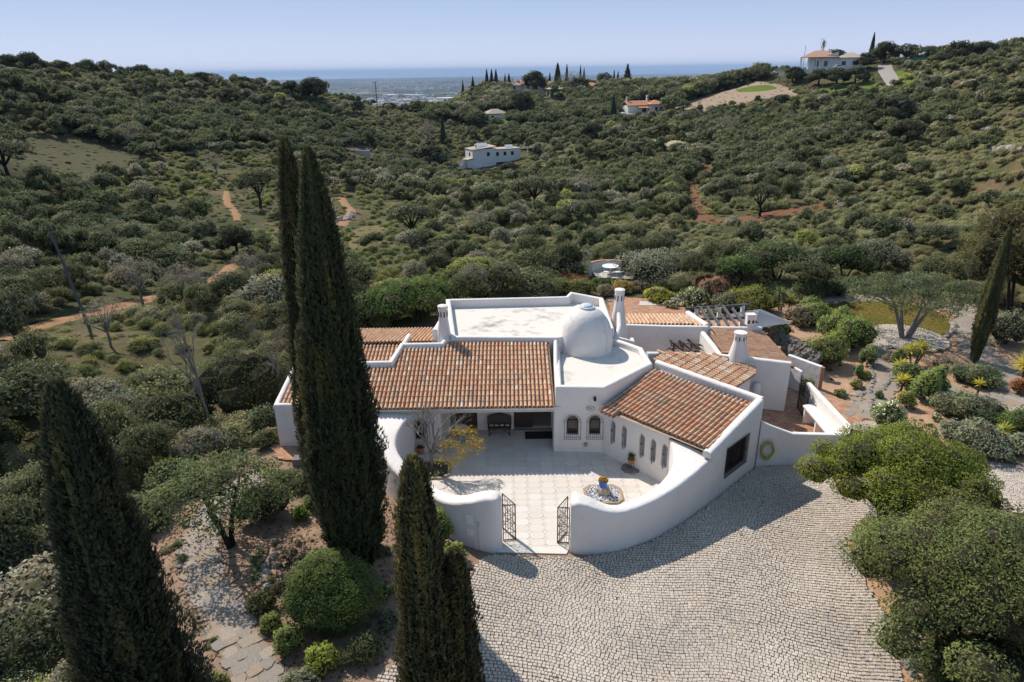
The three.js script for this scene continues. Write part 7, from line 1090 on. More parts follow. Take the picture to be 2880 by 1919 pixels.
    for (const s of SITES) { const m = Math.hypot(px - s[0], pz - s[1]); if (m < s[2]) dens = Math.min(dens, s[3]); if (s[3] === 0) { const D = Math.hypot(s[0], s[1]), ahead = (s[0] * (s[0] - px) + s[1] * (s[1] - pz)) / D, off = Math.abs(s[0] * (s[1] - pz) - s[1] * (s[0] - px)) / D; if (off < s[2] * 0.8 && ahead > 0 && ahead < s[2] + 26) small = Math.min(small, 0.7); } }
    for (const [pts, w] of TRACKS) for (const p of pts) { const m = Math.hypot(px - p.x, pz - p.z); if (m < w + 1.0) dens = 0; else if (m < w + 3.4) { const toward = (p.x * (p.x - px) + p.z * (p.z - pz)) / (Math.hypot(p.x, p.z) * m); if (toward > 0.3) { small = Math.min(small, 0.35); dens = Math.min(dens, 0.35); } else small = Math.min(small, 0.8); } }
    const zone = zoneAt(px, pz); if (zone === 'open') { dens *= 0.5; small *= 0.75; } if (zone === 'heath') { dens = Math.max(dens, dens > 0.3 ? 0.95 : 0); small *= 0.72; }
    if (r() > dens) { if (small && e < 0.62 && roll > 0.02) tuft(px, pz, e2); continue; }
    const tall = roll < (zone === 'wood' ? 0.42 : zone ? 0.025 : d > 330 && px > -45 && px < 120 ? 0.5 : 0.13), g = d > 200 ? 1.25 : d > 110 ? 1.12 : 1; if (tall && small < 0.72) continue;
    const wood = d > 320 && px > -45 && px < 120 ? 1.5 : 1; if (tall) put(px, pz, (1.3 + 1.5 * e * e) * g * wood, (1.4 + 1.3 * e2) * g * wood, true, zone); else put(px, pz, (0.55 + 0.85 * e * e + 0.25 * e2) * small * g, (0.5 + 0.75 * e2 + 0.5 * e * e) * small * g, false, zone);
  }
  { const im = new THREE.InstancedMesh(scrubBush(700, 2, false), M.leaf, tufts.length); tufts.forEach(([m, c], i) => { im.setMatrixAt(i, m); im.setColorAt(i, RGB(...c)); }); im.name = 'grass_tufts'; im.userData = { kind: 'stuff', label: 'low grass tufts and herbs in the clearings of the scrub', category: 'grass' }; im.castShadow = im.receiveShadow = true; scene.add(im); }
  kinds.forEach((list, k) => { if (!list.length) return; const im = new THREE.InstancedMesh(scrubBush(500 + k, Math.floor(k / 6), Math.floor(k / 3) & 1), M.leaf, list.length); list.forEach(([m, c], i) => { im.setMatrixAt(i, m); im.setColorAt(i, RGB(...c)); }); im.name = numbered('scrub'); im.userData = { kind: 'stuff', label: 'dense evergreen scrub covering the hillsides round the villa', category: 'scrub' }; im.castShadow = im.receiveShadow = true; scene.add(im); });
  console.log('scrub', kinds.map(k => k.length).join(' '));
}
// ------------------------------------------------------------------ single trees one can tell apart on the hills
const stock = {};
function standing(kind, label, [x, z], s, h = s, { turn = 0, group } = {}) {
  let o = stock[kind];
  const meta = { holm_oak: 'tree', grey_tree: 'tree', slope_tree: 'tree', far_cypress: 'cypress', conifer: 'conifer', palm_tree: 'palm', lime_tree: 'tree' }[kind];
  if (o) { o = o.clone(); o.name = numbered(kind); scene.add(o); o.userData = {}; tag(o, label, meta, group); }
  else {
    o = stock[kind] = thing(kind, label, meta, [0, 0, 0], 0, group);
    if (kind === 'holm_oak') { const l = lobes(81, 14, 1, 1.6, 0.2, 0.7, 0.42); piece(o, 'crown', new Foliage(81).clumps(l, 1500, 0.12, 0.075, [0.046, 0.055, 0.028], { core: 0.7, vary: 0.6 }).build(), M.leaf); piece(o, 'trunk', tube([[0, -0.1, 0], [0.05, 0.4, 0], [0, 0.9, 0.05]], 0.09, 0.05, 6), M.darkBark); }
    if (kind === 'slope_tree') { const l = lobes(83, 11, 1, 1.5, 0.6, 0.72, 0.36); piece(o, 'crown', new Foliage(83).clumps(l, 1700, 0.10, 0.055, [0.075, 0.08, 0.05], { core: 0.35, vary: 0.6 }).build(), M.leaf); piece(o, 'trunk', merge([tube([[0, -0.1, 0], [0.04, 0.3, 0], [0.02, 0.6, 0.03]], 0.08, 0.05, 6), ...l.slice(0, 7).map(b => tube([[0.02, 0.5, 0.03], [b[0] * 0.5, b[1] * 0.75, b[2] * 0.5], b.slice(0, 3)], 0.045, 0.012, 5))]), M.darkBark); }
    if (kind === 'grey_tree') { const l = lobes(84, 10, 1, 1.6, 0.6, 0.72, 0.38); piece(o, 'crown', new Foliage(84).clumps(l, 900, 0.13, 0.02, [0.17, 0.15, 0.14], { core: 0, deep: 0.3, vary: 0.5 }).build(), M.leaf); piece(o, 'trunk', merge([tube([[0, -0.1, 0], [0.03, 0.3, 0], [0, 0.6, 0]], 0.06, 0.04, 6), ...l.map(b => tube([[0, 0.5, 0], [b[0] * 0.5, b[1] * 0.8, b[2] * 0.5], b.slice(0, 3)], 0.03, 0.008, 4))]), M.greyBark); }
    if (kind === 'lime_tree') { const l = lobes(85, 8, 1, 1.5, 0.3, 0.62, 0.45); piece(o, 'crown', new Foliage(85).clumps(l, 800, 0.12, 0.07, [0.23, 0.25, 0.05], { core: 0.5 }).build(), M.leaf); piece(o, 'trunk', tube([[0, -0.1, 0], [0, 0.3, 0], [0, 0.7, 0]], 0.06, 0.04, 5), M.bark); }
    if (kind === 'far_cypress') { const f = new Foliage(86), cp = [], r = f.rand; for (let k = 0; k < 900; k++) { const t = r(), q = 0.5 * (t < 0.15 ? 0.75 + 0.25 * t / 0.15 : Math.pow(1 - (t - 0.15) / 0.85, 0.7)) * (0.85 + 0.25 * r()), a = r() * 6.28; f.blade(Math.cos(a) * q, t, Math.sin(a) * q, Math.cos(a) * 0.8, 1, Math.sin(a) * 0.8, Math.cos(a), 0.2, Math.sin(a), Math.cos(a), 0.25, Math.sin(a), 0.05, 0.16, [0.034, 0.042, 0.024].map(v => v * (0.7 + 0.6 * r()))); } const c = new THREE.LatheGeometry([[0.36, 0.01], [0.42, 0.15], [0.33, 0.45], [0.2, 0.75], [0.01, 0.98]].map(p => new THREE.Vector2(...p)), 10); f.solid(c, [0.02, 0.024, 0.014]); piece(o, 'foliage', f.build(), M.leaf); piece(o, 'trunk', new THREE.CylinderGeometry(0.08, 0.1, 0.08, 6).translate(0, 0.0, 0), M.bark); }
    if (kind === 'conifer') { const f = new Foliage(87), r = f.rand; for (let k = 0; k < 1100; k++) { const t = Math.pow(r(), 0.8), tier = 1 - 0.35 * ((t * 9) % 1), q = 0.5 * (1 - t) * tier * Math.sqrt(r()), a = r() * 6.28; f.leaf(Math.cos(a) * q, 0.1 + 0.9 * t, Math.sin(a) * q, Math.cos(a), 0.1, Math.sin(a), 0.1, 0.04, [0.04, 0.05, 0.03].map(v => v * (0.7 + 0.6 * r())), 0.1); } piece(o, 'crown', f.build(), M.leaf); piece(o, 'trunk', bar([0, -0.05, 0], [0, 0.95, 0], 0.03, 6, 0.008), M.darkBark); }
    if (kind === 'palm_tree') { const f = new Foliage(88), r = f.rand; for (let k = 0; k < 34; k++) { const a = r() * 6.28, e = 0.9 - 1.3 * r(); let x = 0, y = 1, z = 0; for (let i = 0; i < 5; i++) { const t = e - i * 0.28, dx = Math.cos(a) * Math.cos(t) * 0.09, dy = Math.sin(t) * 0.09, dz = Math.sin(a) * Math.cos(t) * 0.09; f.blade(x + dx / 2, y + dy / 2, z + dz / 2, dx / 0.09, dy / 0.09, dz / 0.09, -Math.cos(a) * Math.sin(t), Math.cos(t), -Math.sin(a) * Math.sin(t), 0, 1, 0, 0.11, 0.06, [0.07, 0.085, 0.04].map(v => v * (0.7 + 0.6 * r()))); x += dx; y += dy; z += dz; } } piece(o, 'fronds', f.build(), M.leaf); piece(o, 'trunk', bar([0, -0.05, 0], [0, 1, 0], 0.035, 7, 0.028), M.bark); }
  }
  o.position.set(x, ground(x, z) - 0.1, z); o.rotation.y = turn; o.scale.set(s, h, s);
  return o;
}
let spin = 0; const stand = (kind, label, p, s, h) => standing(kind, label, p, s, h, { turn: (spin += 1.7) });
[['holm_oak', 'broad oak at the end of the ridge beside the picture edge', [-184.79, -273.41], 5.2, 4.2],
 ['holm_oak', 'flat-topped oak standing tallest on the ridge', [-180.23, -278.82], 5.0, 5.0],
 ['holm_oak', 'small oak on the ridge next to the flat-topped one', [-171.42, -284.32], 3.6, 3.4],
 ['slope_tree', 'lone tree with a clear trunk on the ridge, first of two', [-165.55, -290.09], 3.0, 4.6],
 ['slope_tree', 'lone tree with a clear trunk on the ridge, second of two', [-160.22, -293.06], 3.0, 4.6],
 ['holm_oak', 'oak on the ridge straight above the leaning wire pole', [-149.27, -299.91], 4.6, 4.0],
 ['holm_oak', 'dense dark oak on the ridge above the round dome-shaped bush', [-128.77, -306.01], 5.4, 3.6],
 ['holm_oak', 'low oak on the falling ridge before the sea shows', [-112.59, -310.2], 4.2, 3.2],
 ['holm_oak', 'large dark oak on the ridge end in front of the sea', [-81.25, -304.13], 7.0, 6.4],
 ['holm_oak', 'dark oak just uphill of the large one on the ridge end', [-91.38, -306.64], 4.6, 4.2],
 ['holm_oak', 'small dark oak below the ridge end beside the utility pole', [-62.87, -298.93], 3.2, 3.4],
 ['holm_oak', 'round dome-shaped oak alone on the upper slope', [-111.45, -289.34], 4.4, 3.2],
 ['grey_tree', 'grey leafless tree below the upper slope field', [-92.73, -172.91], 4.0, 4.2],
 ['slope_tree', 'spreading tree with a dark trunk at the edge of the slope field', [-70.94, -98.66], 4.0, 3.9],
 ['slope_tree', 'grey-green tree with visible limbs beside the footpath', [-45.73, -125.13], 4.2, 5.0],
 ['holm_oak', 'dark dense tree above the bend of the dirt track', [-37.6, -91.5], 2.7, 2.9],
 ['grey_tree', 'bare grey tree at the upper edge of the slope meadow', [-65.25, -155.04], 3.0, 3.4],
 ['slope_tree', 'dark low tree among bushes in the middle of the slope', [-56.86, -107.56], 3.6, 3.4],
 ['grey_tree', 'pale leafless tree at the lower side of the dirt track bend', [-30.53, -60.47], 2.2, 3.0],
 ['grey_tree', 'pale leafless bush-like tree just under the dirt track bend', [-28.96, -61.84], 2.4, 2.6],
 ['grey_tree', 'grey leafless tree between dirt track end and the tall cypresses', [-28.14, -70.47], 2.3, 2.8],
 ['slope_tree', 'small dark tree with bent limbs beside the tall cypresses', [-28.18, -75.29], 2.0, 2.6],
 ['grey_tree', 'grey leafless tree in the scrub below the leaning pole', [-29.96, -47.29], 2.0, 2.6],
 ['holm_oak', 'dark oak hugging the near corner of the valley house', [0.12, -226.72], 3.6, 2.6],
 ['holm_oak', 'small dark oak below the windows of the valley house', [-7.61, -228.25], 2.6, 1.7],
 ['grey_tree', 'grey leafless tree over the dirt track', [-34.99, -61.65], 2.4, 3.2],
 ['slope_tree', 'thin dark tree at the picture edge above the dirt track', [-34.63, -44.32], 2.2, 3.4],
 ['far_cypress', 'small dark conical tree on the meadow edge of the slope', [-79.44, -204.08], 2.6, 5.2],
 ['slope_tree', 'gnarled dark tree standing alone in the valley scrub', [-15.36, -105.14], 4.0, 4.0],
 ['grey_tree', 'grey tree beside the gnarled dark one in the valley scrub', [-5.18, -109.36], 3.4, 2.8],
 ['slope_tree', 'dark twisted tree in the scrub below the dirt clearing', [4.89, -137.66], 4.6, 4.4],
 ['grey_tree', 'tall grey tree behind the gnarled dark one', [15.53, -141.17], 4.2, 4.0],
 ['holm_oak', 'huge dark carob in front of the white house in the valley', [-28.02, -241.34], 7.6, 5.6],
 ['grey_tree', 'pale grey poplar group beside the huge dark carob', [-31.76, -277.5], 5.2, 7.0],
 ['holm_oak', 'dark oak alone on the slope above the valley house', [31.2, -266.95], 4.6, 4.6],
 ['slope_tree', 'small tree with a dark trunk on the red cleared ground', [40.15, -109.3], 3.2, 3.8],
 ['grey_tree', 'grey leafless thicket tree above the red cleared strip', [66.37, -217.9], 4.6, 4.4],
 ['holm_oak', 'immense dark oak on the slope below the road', [99.18, -186.52], 7.5, 6.6],
 ['holm_oak', 'dark oak growing against the immense one', [86.7, -154.14], 4.4, 3.6],
 ['slope_tree', 'twisted dead-topped tree at the corner of the plowed field', [74.07, -304.39], 3.0, 3.6],
 ['holm_oak', 'dark round tree beside the plowed field wall', [86.96, -353.02], 4.6, 5.2],
 ['holm_oak', 'dark oak first of the clump below the hilltop villa', [129.59, -304], 5.4, 4.4],
 ['holm_oak', 'dark oak in the middle of the clump below the hilltop villa', [134.07, -297.67], 6.0, 4.6],
 ['holm_oak', 'dark oak last of the clump beside the road', [140.26, -294.03], 5.6, 4.4],
 ['holm_oak', 'oak at the head of the road beside the hilltop villa', [153.73, -316.66], 4.6, 4.6],
 ['holm_oak', 'broad oak on the skyline beyond the road head', [164.78, -322.32], 6.2, 6.0],
 ['slope_tree', 'open-crowned tree on the skyline by the green fence', [169.15, -313.25], 5.4, 5.4],
 ['slope_tree', 'second open-crowned tree at the far end of the green fence', [174.14, -305.91], 4.6, 4.4],
 ['holm_oak', 'large dark round tree on the skyline beyond the green fence', [166.57, -273.23], 6.2, 6.0],
 ['holm_oak', 'dark tree on the skyline where the hill climbs', [174.5, -270.62], 4.8, 4.4],
 ['palm_tree', 'bushy palm on the skyline near the picture edge', [185.92, -272.64], 4.6, 4.4],
 ['holm_oak', 'dark tree on the hill shoulder beside the terrace of the hilltop villa', [124.05, -317.32], 4.6, 4.4],
 ['grey_tree', 'bluish grey tree next to the hilltop villa terrace', [120.48, -324.2], 3.8, 4.0],
 ['holm_oak', 'oak on the shoulder above the plowed field', [116.26, -337.45], 3.4, 3.6],
 ['holm_oak', 'low oak on the skyline where the sea meets the hill', [117.5, -377.12], 4.2, 3.2],
 ['holm_oak', 'lone dark bush-like tree on the green meadow', [129.37, -286.42], 2.4, 2.0],
 ['palm_tree', 'tall palm behind the hilltop villa', [145.75, -342.26], 3.8, 12.5],
 ['palm_tree', 'shorter palm beside the tall one behind the hilltop villa', [142.73, -341.36], 3.6, 7.5],
 ['holm_oak', 'umbrella-shaped dark tree behind the hilltop villa roofs', [152.96, -345.67], 7.5, 5.6],
 ['far_cypress', 'leaning dark cypress on the skyline beside the hilltop villa', [164.34, -333.73], 3.0, 13.5],
 ['far_cypress', 'tall dark cypress alone on the slope beside the orange-roofed house', [44.9, -308.5], 3.8, 12.4],
 ['far_cypress', 'tallest cypress among the hilltop trees in front of the sea', [29.62, -439], 6.0, 17.0],
 ['far_cypress', 'cypress second from the tallest in front of the sea', [35.6, -444.58], 3.2, 16.5],
 ['far_cypress', 'slim cypress third from the tallest in front of the sea', [43.8, -443.84], 2.6, 15.5],
 ['far_cypress', 'cypress just past the slim one in front of the sea', [46.12, -445.62], 2.6, 14.2],
 ['far_cypress', 'short cypress before the tallest one in the sea view', [24.9, -439.3], 2.8, 11.5],
 ['far_cypress', 'cypress on the skyline near the dark conifer', [63.89, -441.4], 2.2, 12.5],
 ['far_cypress', 'small cypress next to the skyline conifer', [66.22, -441.06], 2.6, 11.5],
 ['conifer', 'dark broad conifer crowning the hill before the sea', [71.08, -436.25], 12, 15.0],
 ['conifer', 'open conifer near the head of the valley', [-26.27, -419.18], 5.0, 13.5],
 ['conifer', 'dark conifer beside the open one at the head of the valley', [-20.47, -419.5], 6.5, 12.5],
 ['conifer', 'conifer standing over the long pink roofs', [-1.97, -440], 5.0, 11.0],
 ['far_cypress', 'cypress first in the row below the long pink roofs', [-12.5, -423.82], 3.2, 13.5],
 ['far_cypress', 'cypress second in the row below the long pink roofs', [-9.72, -423.89], 3.4, 13.0],
 ['far_cypress', 'cypress third in the row below the long pink roofs', [-7.17, -423.94], 3.6, 12.5],
 ['far_cypress', 'cypress beside the gable of the long pink roofs', [0.33, -430], 3.2, 10.0],
 ['far_cypress', 'dark cypress above the valley floor by the lime-green tree', [-33.1, -376.55], 2.6, 8.6],
 ['far_cypress', 'slim cypress behind the huge dark carob', [-26.86, -288.25], 2.8, 12.0],
 ['lime_tree', 'bright lime-green tree at the valley bottom', [-23.25, -357.02], 5.0, 4.6],
 ['holm_oak', 'dark trees clump head below the gazebo roof', [6.73, -360.53], 7.0, 7.0],
 ['holm_oak', 'big dark tree between long pink roofs and gazebo', [14.97, -419.73], 7.5, 8.0],
 ['holm_oak', 'dark tree before the small orange roof', [40.12, -413.06], 7.0, 6.0],
 ['grey_tree', 'wide grey leafless tree beside the small orange roof', [37.18, -422.37], 9.0, 8.0],
 ['palm_tree', 'palm among the trees beside the tallest cypress', [39.13, -436.25], 6.0, 9.0],
 ['palm_tree', 'palm between the skyline conifer and the tallest cypress', [54.64, -434.58], 6.0, 10.0],
 ['slope_tree', 'open tree on the skyline between the cypresses', [57.97, -436.16], 5.0, 7.5],
].forEach(a => stand(...a));
// ------------------------------------------------------------------ houses across the valley
const farTile = mat(0.50, 0.30, 0.20, 0.9, { map: withRepeat(clayMap, 0.4) }), farOrange = mat(0.55, 0.27, 0.16, 0.9, { map: withRepeat(clayMap, 0.4) }), farTan = mat(0.48, 0.40, 0.31, 0.9, { map: withRepeat(clayMap, 0.4) }), farWall = mat(0.76, 0.75, 0.73, 0.9, { map: withRepeat(plasterMap, 0.1) });
function gableRoof(x0, x1, z0, z1, y, rise, over = 0.5) { const s = new THREE.Shape([[z0 - over, 0], [(z0 + z1) / 2, rise], [z1 + over, 0], [z1 + over, -0.25], [(z0 + z1) / 2, rise - 0.25], [z0 - over, -0.25]].map(p => new THREE.Vector2(p[0], p[1]))); const g = new THREE.ExtrudeGeometry(s, { depth: x1 - x0 + 2 * over, bevelEnabled: false }); g.rotateY(Math.PI / 2); g.scale(1, 1, -1); g.translate(x0 - over, y, 0); const k = g.index ? g.toNonIndexed() : g; k.computeVertexNormals(); return metreUv(k); }
function hipRoof(x0, x1, z0, z1, y, rise, over = 0.6) { const a = x0 - over, b = x1 + over, c = z0 - over, d = z1 + over, w = Math.min(b - a, d - c) / 2, long = b - a > d - c, r0 = long ? [a + w, (c + d) / 2] : [(a + b) / 2, c + w], r1 = long ? [b - w, (c + d) / 2] : [(a + b) / 2, d - w]; const P = [[a, 0, c], [b, 0, c], [b, 0, d], [a, 0, d], [r0[0], rise, r0[1]], [r1[0], rise, r1[1]]], F = long ? [[0, 4, 5, 1], [1, 5, 2], [2, 5, 4, 3], [3, 4, 0]] : [[0, 4, 1], [1, 4, 5, 2], [2, 5, 3], [3, 5, 4, 0]], pos = []; F.forEach(f => { for (let k = 1; k < f.length - 1; k++) [f[0], f[k], f[k + 1]].forEach(i => pos.push(P[i][0], P[i][1] + y, P[i][2])); }); [[0, 1, 2], [0, 2, 3]].forEach(t => t.forEach(i => pos.push(P[i][0], y - 0.15, P[i][2]))); const g = new THREE.BufferGeometry(); g.setAttribute('position', new THREE.Float32BufferAttribute(pos, 3)); g.computeVertexNormals(); return metreUv(g); }
function farWindow(o, x, y, z, w, h, side = 'z', t = 1) { const f = new THREE.Group(); f.name = 'window'; o.add(f); const g = side === 'z' ? box(x - w / 2, x + w / 2, y, y + h, z, z + 0.06 * t) : box(x, x + 0.06 * t, y, y + h, z - w / 2, z + w / 2); piece(f, 'pane', g, M.glass); piece(f, 'frame', side === 'z' ? [box(x - w / 2 - 0.12, x + w / 2 + 0.12, y + h, y + h + 0.12, z, z + 0.1), box(x - w / 2 - 0.12, x + w / 2 + 0.12, y - 0.12, y, z, z + 0.1)] : [box(x, x + 0.1, y + h, y + h + 0.12, z - w / 2, z + w / 2)], farWall); return f; }
function farChimney(o, x, y, z, h = 1.4) { const c = new THREE.Group(); c.name = 'chimney'; o.add(c); piece(c, 'flue', [box(x - 0.35, x + 0.35, y, y + h, z - 0.35, z + 0.35), box(x - 0.45, x + 0.45, y + h, y + h + 0.2, z - 0.45, z + 0.45)], farWall); piece(c, 'vent', box(x - 0.2, x + 0.2, y + h * 0.6, y + h * 0.85, z + 0.35, z + 0.38), M.glass); }
function site(name, label, cat, [x, z], turn = 0, dy = 0) { return thing(name, label, cat, [x, ground(x, z) + dy, z], turn); }
{ // hilltop villa
  const h = site('hilltop_villa', 'white villa with tiled roofs and a columned porch on the hilltop', 'house', [141.23, -322.43], -0.35, 3.2);
  h.scale.setScalar(0.9);
  piece(h, 'wall', [box(-10, 3, -1.5, 4.2, -6, 4), box(3, 15, -1.5, 3.8, -8, 3)], farWall); piece(h, 'roof', hipRoof(3, 15, -8, 3, 3.8, 2.4), farTan); piece(h, 'roof', hipRoof(-13, 3, -6, 5.4, 4.2, 3.0), farTile); piece(h, 'gable_wall', new THREE.ExtrudeGeometry(new THREE.Shape([[-4.5, 4], [3.1, 4], [3.1, 6.6]].map(q => new THREE.Vector2(...q))), { depth: 0.3, bevelEnabled: false }).translate(0, 0, 4.6), farWall);
  for (let k = 0; k < 4; k++) piece(h, 'column', box(-13.6, -13.1, -1.2, 4.1, -5 + k * 3.2, -4.5 + k * 3.2), farWall); for (let k = 0; k < 3; k++) piece(h, 'column', box(-13.4 + k * 3.4, -12.9 + k * 3.4, -1.2, 4.1, 5.0, 5.5), farWall);
  [[-6, 0], [-2, 0]].forEach(([x]) => farWindow(h, x, 0, 4.0, 1.6, 2.4)); farWindow(h, 6, 0.4, 3, 1.8, 1.8); farWindow(h, 11, 0.4, 3, 1.8, 1.8); farChimney(h, 0, 5.6, -2, 2);
  piece(h, 'terrace_wall', [box(-17, -1, -3.2, -1.0, 8, 8.3), box(-23, -17, -4.2, -2.2, 7, 7.3), box(-17.2, -16.9, -3.2, -1.0, -6, 8)], farWall); piece(h, 'terrace', box(-16.9, 2.9, -3, -1.5, -6, 8), farTan);
  const c = tag(new THREE.Group(), 'white car parked in front of the hilltop villa', 'car'); c.name = numbered('parked_car'); scene.add(c); const p = [142.17, -315.44]; c.position.set(p[0], ground(...p) + 3.0, p[1]); c.rotation.y = -0.1;
  const sh = new THREE.Shape([[-2.1, 0.3], [2.1, 0.3], [2.15, 0.8], [1.3, 0.95], [0.7, 1.45], [-0.9, 1.45], [-1.7, 0.95], [-2.15, 0.85]].map(q => new THREE.Vector2(...q))), bd = new THREE.ExtrudeGeometry(sh, { depth: 1.6, bevelEnabled: true, bevelSize: 0.06, bevelThickness: 0.06, bevelSegments: 2 }); bd.translate(0, 0, -0.8); piece(c, 'body', metreUv(bd), mat(0.75, 0.76, 0.78, 0.3)); piece(c, 'window', box(-1.2, 0.9, 1.0, 1.36, 0.86, 0.9), M.glass); for (const x of [-1.3, 1.3]) for (const z of [-0.75, 0.75]) piece(c, 'wheel', new THREE.CylinderGeometry(0.32, 0.32, 0.2, 14).rotateX(Math.PI / 2).translate(x, 0.32, z), M.iron);
}
{ // white house in the valley
  const h = site('valley_house', 'white two-storey house with solar panels in the valley among trees', 'house', [-7.82, -257.25], 0.42, -0.3);
  h.scale.setScalar(0.9);
  piece(h, 'wall', [box(-8, 2.2, 0, 7, -5, 3.2), box(2.2, 13, 1.5, 6.4, -4, 3)], farWall); piece(h, 'roof', [new THREE.BoxGeometry(10.6, 0.25, 8.8).rotateZ(0.09).translate(-2.9, 7.35, -0.9), new THREE.BoxGeometry(11, 0.22, 7.4).translate(7.7, 6.55, -0.5)], farTan);
  const sp = new THREE.BoxGeometry(4.6, 0.12, 2.6); sp.rotateX(0.45); sp.translate(-2.2, 8.3, -0.8); piece(h, 'solar_panel', sp, mat(0.42, 0.45, 0.52, 0.2)); piece(h, 'solar_panel', new THREE.BoxGeometry(3.4, 0.12, 2).rotateX(0.45).translate(9.8, 7.2, -1), mat(0.42, 0.45, 0.52, 0.2));
  [[-1.2], [2.9], [6.2], [9.5]].forEach(([x], k) => farWindow(h, x, k < 1 ? 4.2 : 4.0, k < 1 ? 3.2 : 3.0, 1.2, 1.5)); farWindow(h, -8.06, 4.2, 0, 1.2, 1.5, 'x'); farChimney(h, -5.5, 7.2, 0.5, 1.2);
  piece(h, 'annex_wall', [box(-10.2, -8, 0, 3.2, -1, 3.4), box(-8.4, -4.4, -3.4, 0.9, 3.4, 3.8)], farWall); piece(h, 'annex_roof', new THREE.BoxGeometry(2.8, 0.2, 5).rotateZ(0.2).translate(-9.2, 3.5, 1.2), farTan);
  piece(h, 'pergola', [box(13.4, 20, 6.2, 6.4, 2.6, 2.8), box(13.4, 20, 6.2, 6.4, -2, -1.8), box(16.4, 16.6, 2, 6.2, 2.6, 2.8), box(19.8, 20, 2, 6.2, 2.6, 2.8), box(13.4, 13.6, 6.2, 6.4, -2, 2.8), box(19.8, 20, 6.2, 6.4, -2, 2.8)], farWall);
  const w = site('retaining_wall', 'white stepped wall of the driveway below the valley house', 'wall', [-17.07, -251.14], 0.6, -1); piece(w, 'wall_body', [box(-4.5, 0, 0, 2.4, 0, 0.35), box(0, 5, 0, 4.2, 0, 0.35)], farWall);
  overLand('driveway', [[-21.66, -245.99], [-19.92, -253.82], [-17.17, -252.78], [-18.54, -245.15]], mat(0.5, 0.46, 0.41, 0.9, { map: grainMap }), 0.2);
}
{ const h = site('orange_roofed_house', 'low white house with orange roofs and two chimneys beside the plowed field', 'house', [62.27, -332.22], 0.25, 0.3); piece(h, 'wall', [box(-9, 3, 0, 3.4, -4, 3), box(1, 9, 0, 3.8, -3, 5), box(-22, -12, -2.5, 0.6, 5, 8)], farWall); piece(h, 'roof', gableRoof(-9, 3, -4, 3, 3.4, 1.9), farOrange); piece(h, 'roof', hipRoof(1, 9, -3, 5, 3.8, 1.7), farOrange); piece(h, 'roof', new THREE.BoxGeometry(5, 0.2, 3).rotateX(0.25).translate(-2, 2.7, 4.2), farOrange); farChimney(h, -8, 3.8, -1, 3); farChimney(h, 2, 4.6, -1, 2.6); [4, 6.5].forEach(x => farWindow(h, x, 1.0, 5.0, 1.1, 1.6)); farWindow(h, -1, 0.4, 3, 2, 2.1); piece(h, 'terrace', box(-12, 10, -1.2, 0, 3.2, 8.5), farTan); }
{ const h = site('gazebo', 'open gazebo with a tan pyramid roof on the hillside', 'gazebo', [25.93, -401.16], 0.2, 1); piece(h, 'roof', hipRoof(-4.6, 4.6, -4, 4, 3.2, 1.7), farTan); for (const x of [-4, -1.3, 1.3, 4]) for (const z of [-3.4, 3.4]) piece(h, 'column', box(x - 0.2, x + 0.2, -1.5, 3.1, z - 0.2, z + 0.2), farWall); piece(h, 'floor', box(-9, 5.5, -2.5, -1, -4.5, 4.5), farTan); }
{ const h = site('long_villa', 'long villa with pink tiled roofs and chimneys half hidden by trees', 'house', [11.27, -431.85], 0.05, 1.0); piece(h, 'wall', [box(-12, -3, -2, 3.2, -4, 4), box(-4, 10, -2, 4, -4, 4), box(10, 17, -2, 3.4, -4, 4)], farWall); piece(h, 'roof', hipRoof(-12, -3, -4, 4, 3.2, 2), farTile); piece(h, 'roof', gableRoof(-4, 10, -4, 4, 4, 2.2), farTile); piece(h, 'roof', hipRoof(10, 17, -4, 4, 3.4, 1.8), farTile); [-9, -1, 4, 8].forEach(x => farChimney(h, x, 4.4, 0, 2.4)); [-8, 0, 5].forEach(x => farWindow(h, x, 0.6, 4, 1.4, 1.8)); }
{ const h = site('roof_cottage', 'small cottage with an orange roof and a chimney among the hilltop trees', 'house', [48.31, -425.27], 0.1, 1.0); piece(h, 'wall', box(-5, 5, -2, 2.6, -4, 4), farWall); piece(h, 'roof', hipRoof(-5, 5, -4, 4, 2.6, 1.9), farOrange); farChimney(h, 3.6, 3.2, 1, 2.2); farWindow(h, -1, 0.4, 4, 1.2, 1.5); }
{ const h = site('roof_cottage', 'cottage with a weathered tan roof in the trees near the valley bottom', 'house', [-6.9, -351.93], 0.5, -0.4); piece(h, 'wall', box(-5, 5, -2, 2.6, -3.5, 3.5), farWall); piece(h, 'roof', hipRoof(-5, 5, -3.5, 3.5, 2.6, 2), farTan); farWindow(h, -3, 0.2, 3.5, 1.2, 1.5); }
{ const p = [-51.53, -243.12], w = site('retaining_wall', 'long pale retaining wall under a bare earth bank in the valley', 'wall', p, -0.55, -0.2); piece(w, 'wall_body', box(-4.6, 4.6, -1, 1.7, 0, 0.4), mat(0.5, 0.5, 0.5, 0.9, { map: agedMap })); overLand('earth_bank', [[-56.59, -244.23], [-56.49, -256.41], [-53.64, -264.68], [-49.81, -262.6], [-49.37, -253.52], [-52.36, -245.18]], mat(0.16, 0.11, 0.075, 0.95, { map: grainMap, bumpMap: grainMap, bumpScale: 0.3 }), 0.5); }
overLand('earth_mound', [[143.26, -230.17], [145.85, -230.66], [147.67, -226.08], [146.76, -224.08], [143.53, -223.67], [141.75, -225.62]], mat(0.36, 0.28, 0.20, 0.95, { map: grainMap }), 0.8);
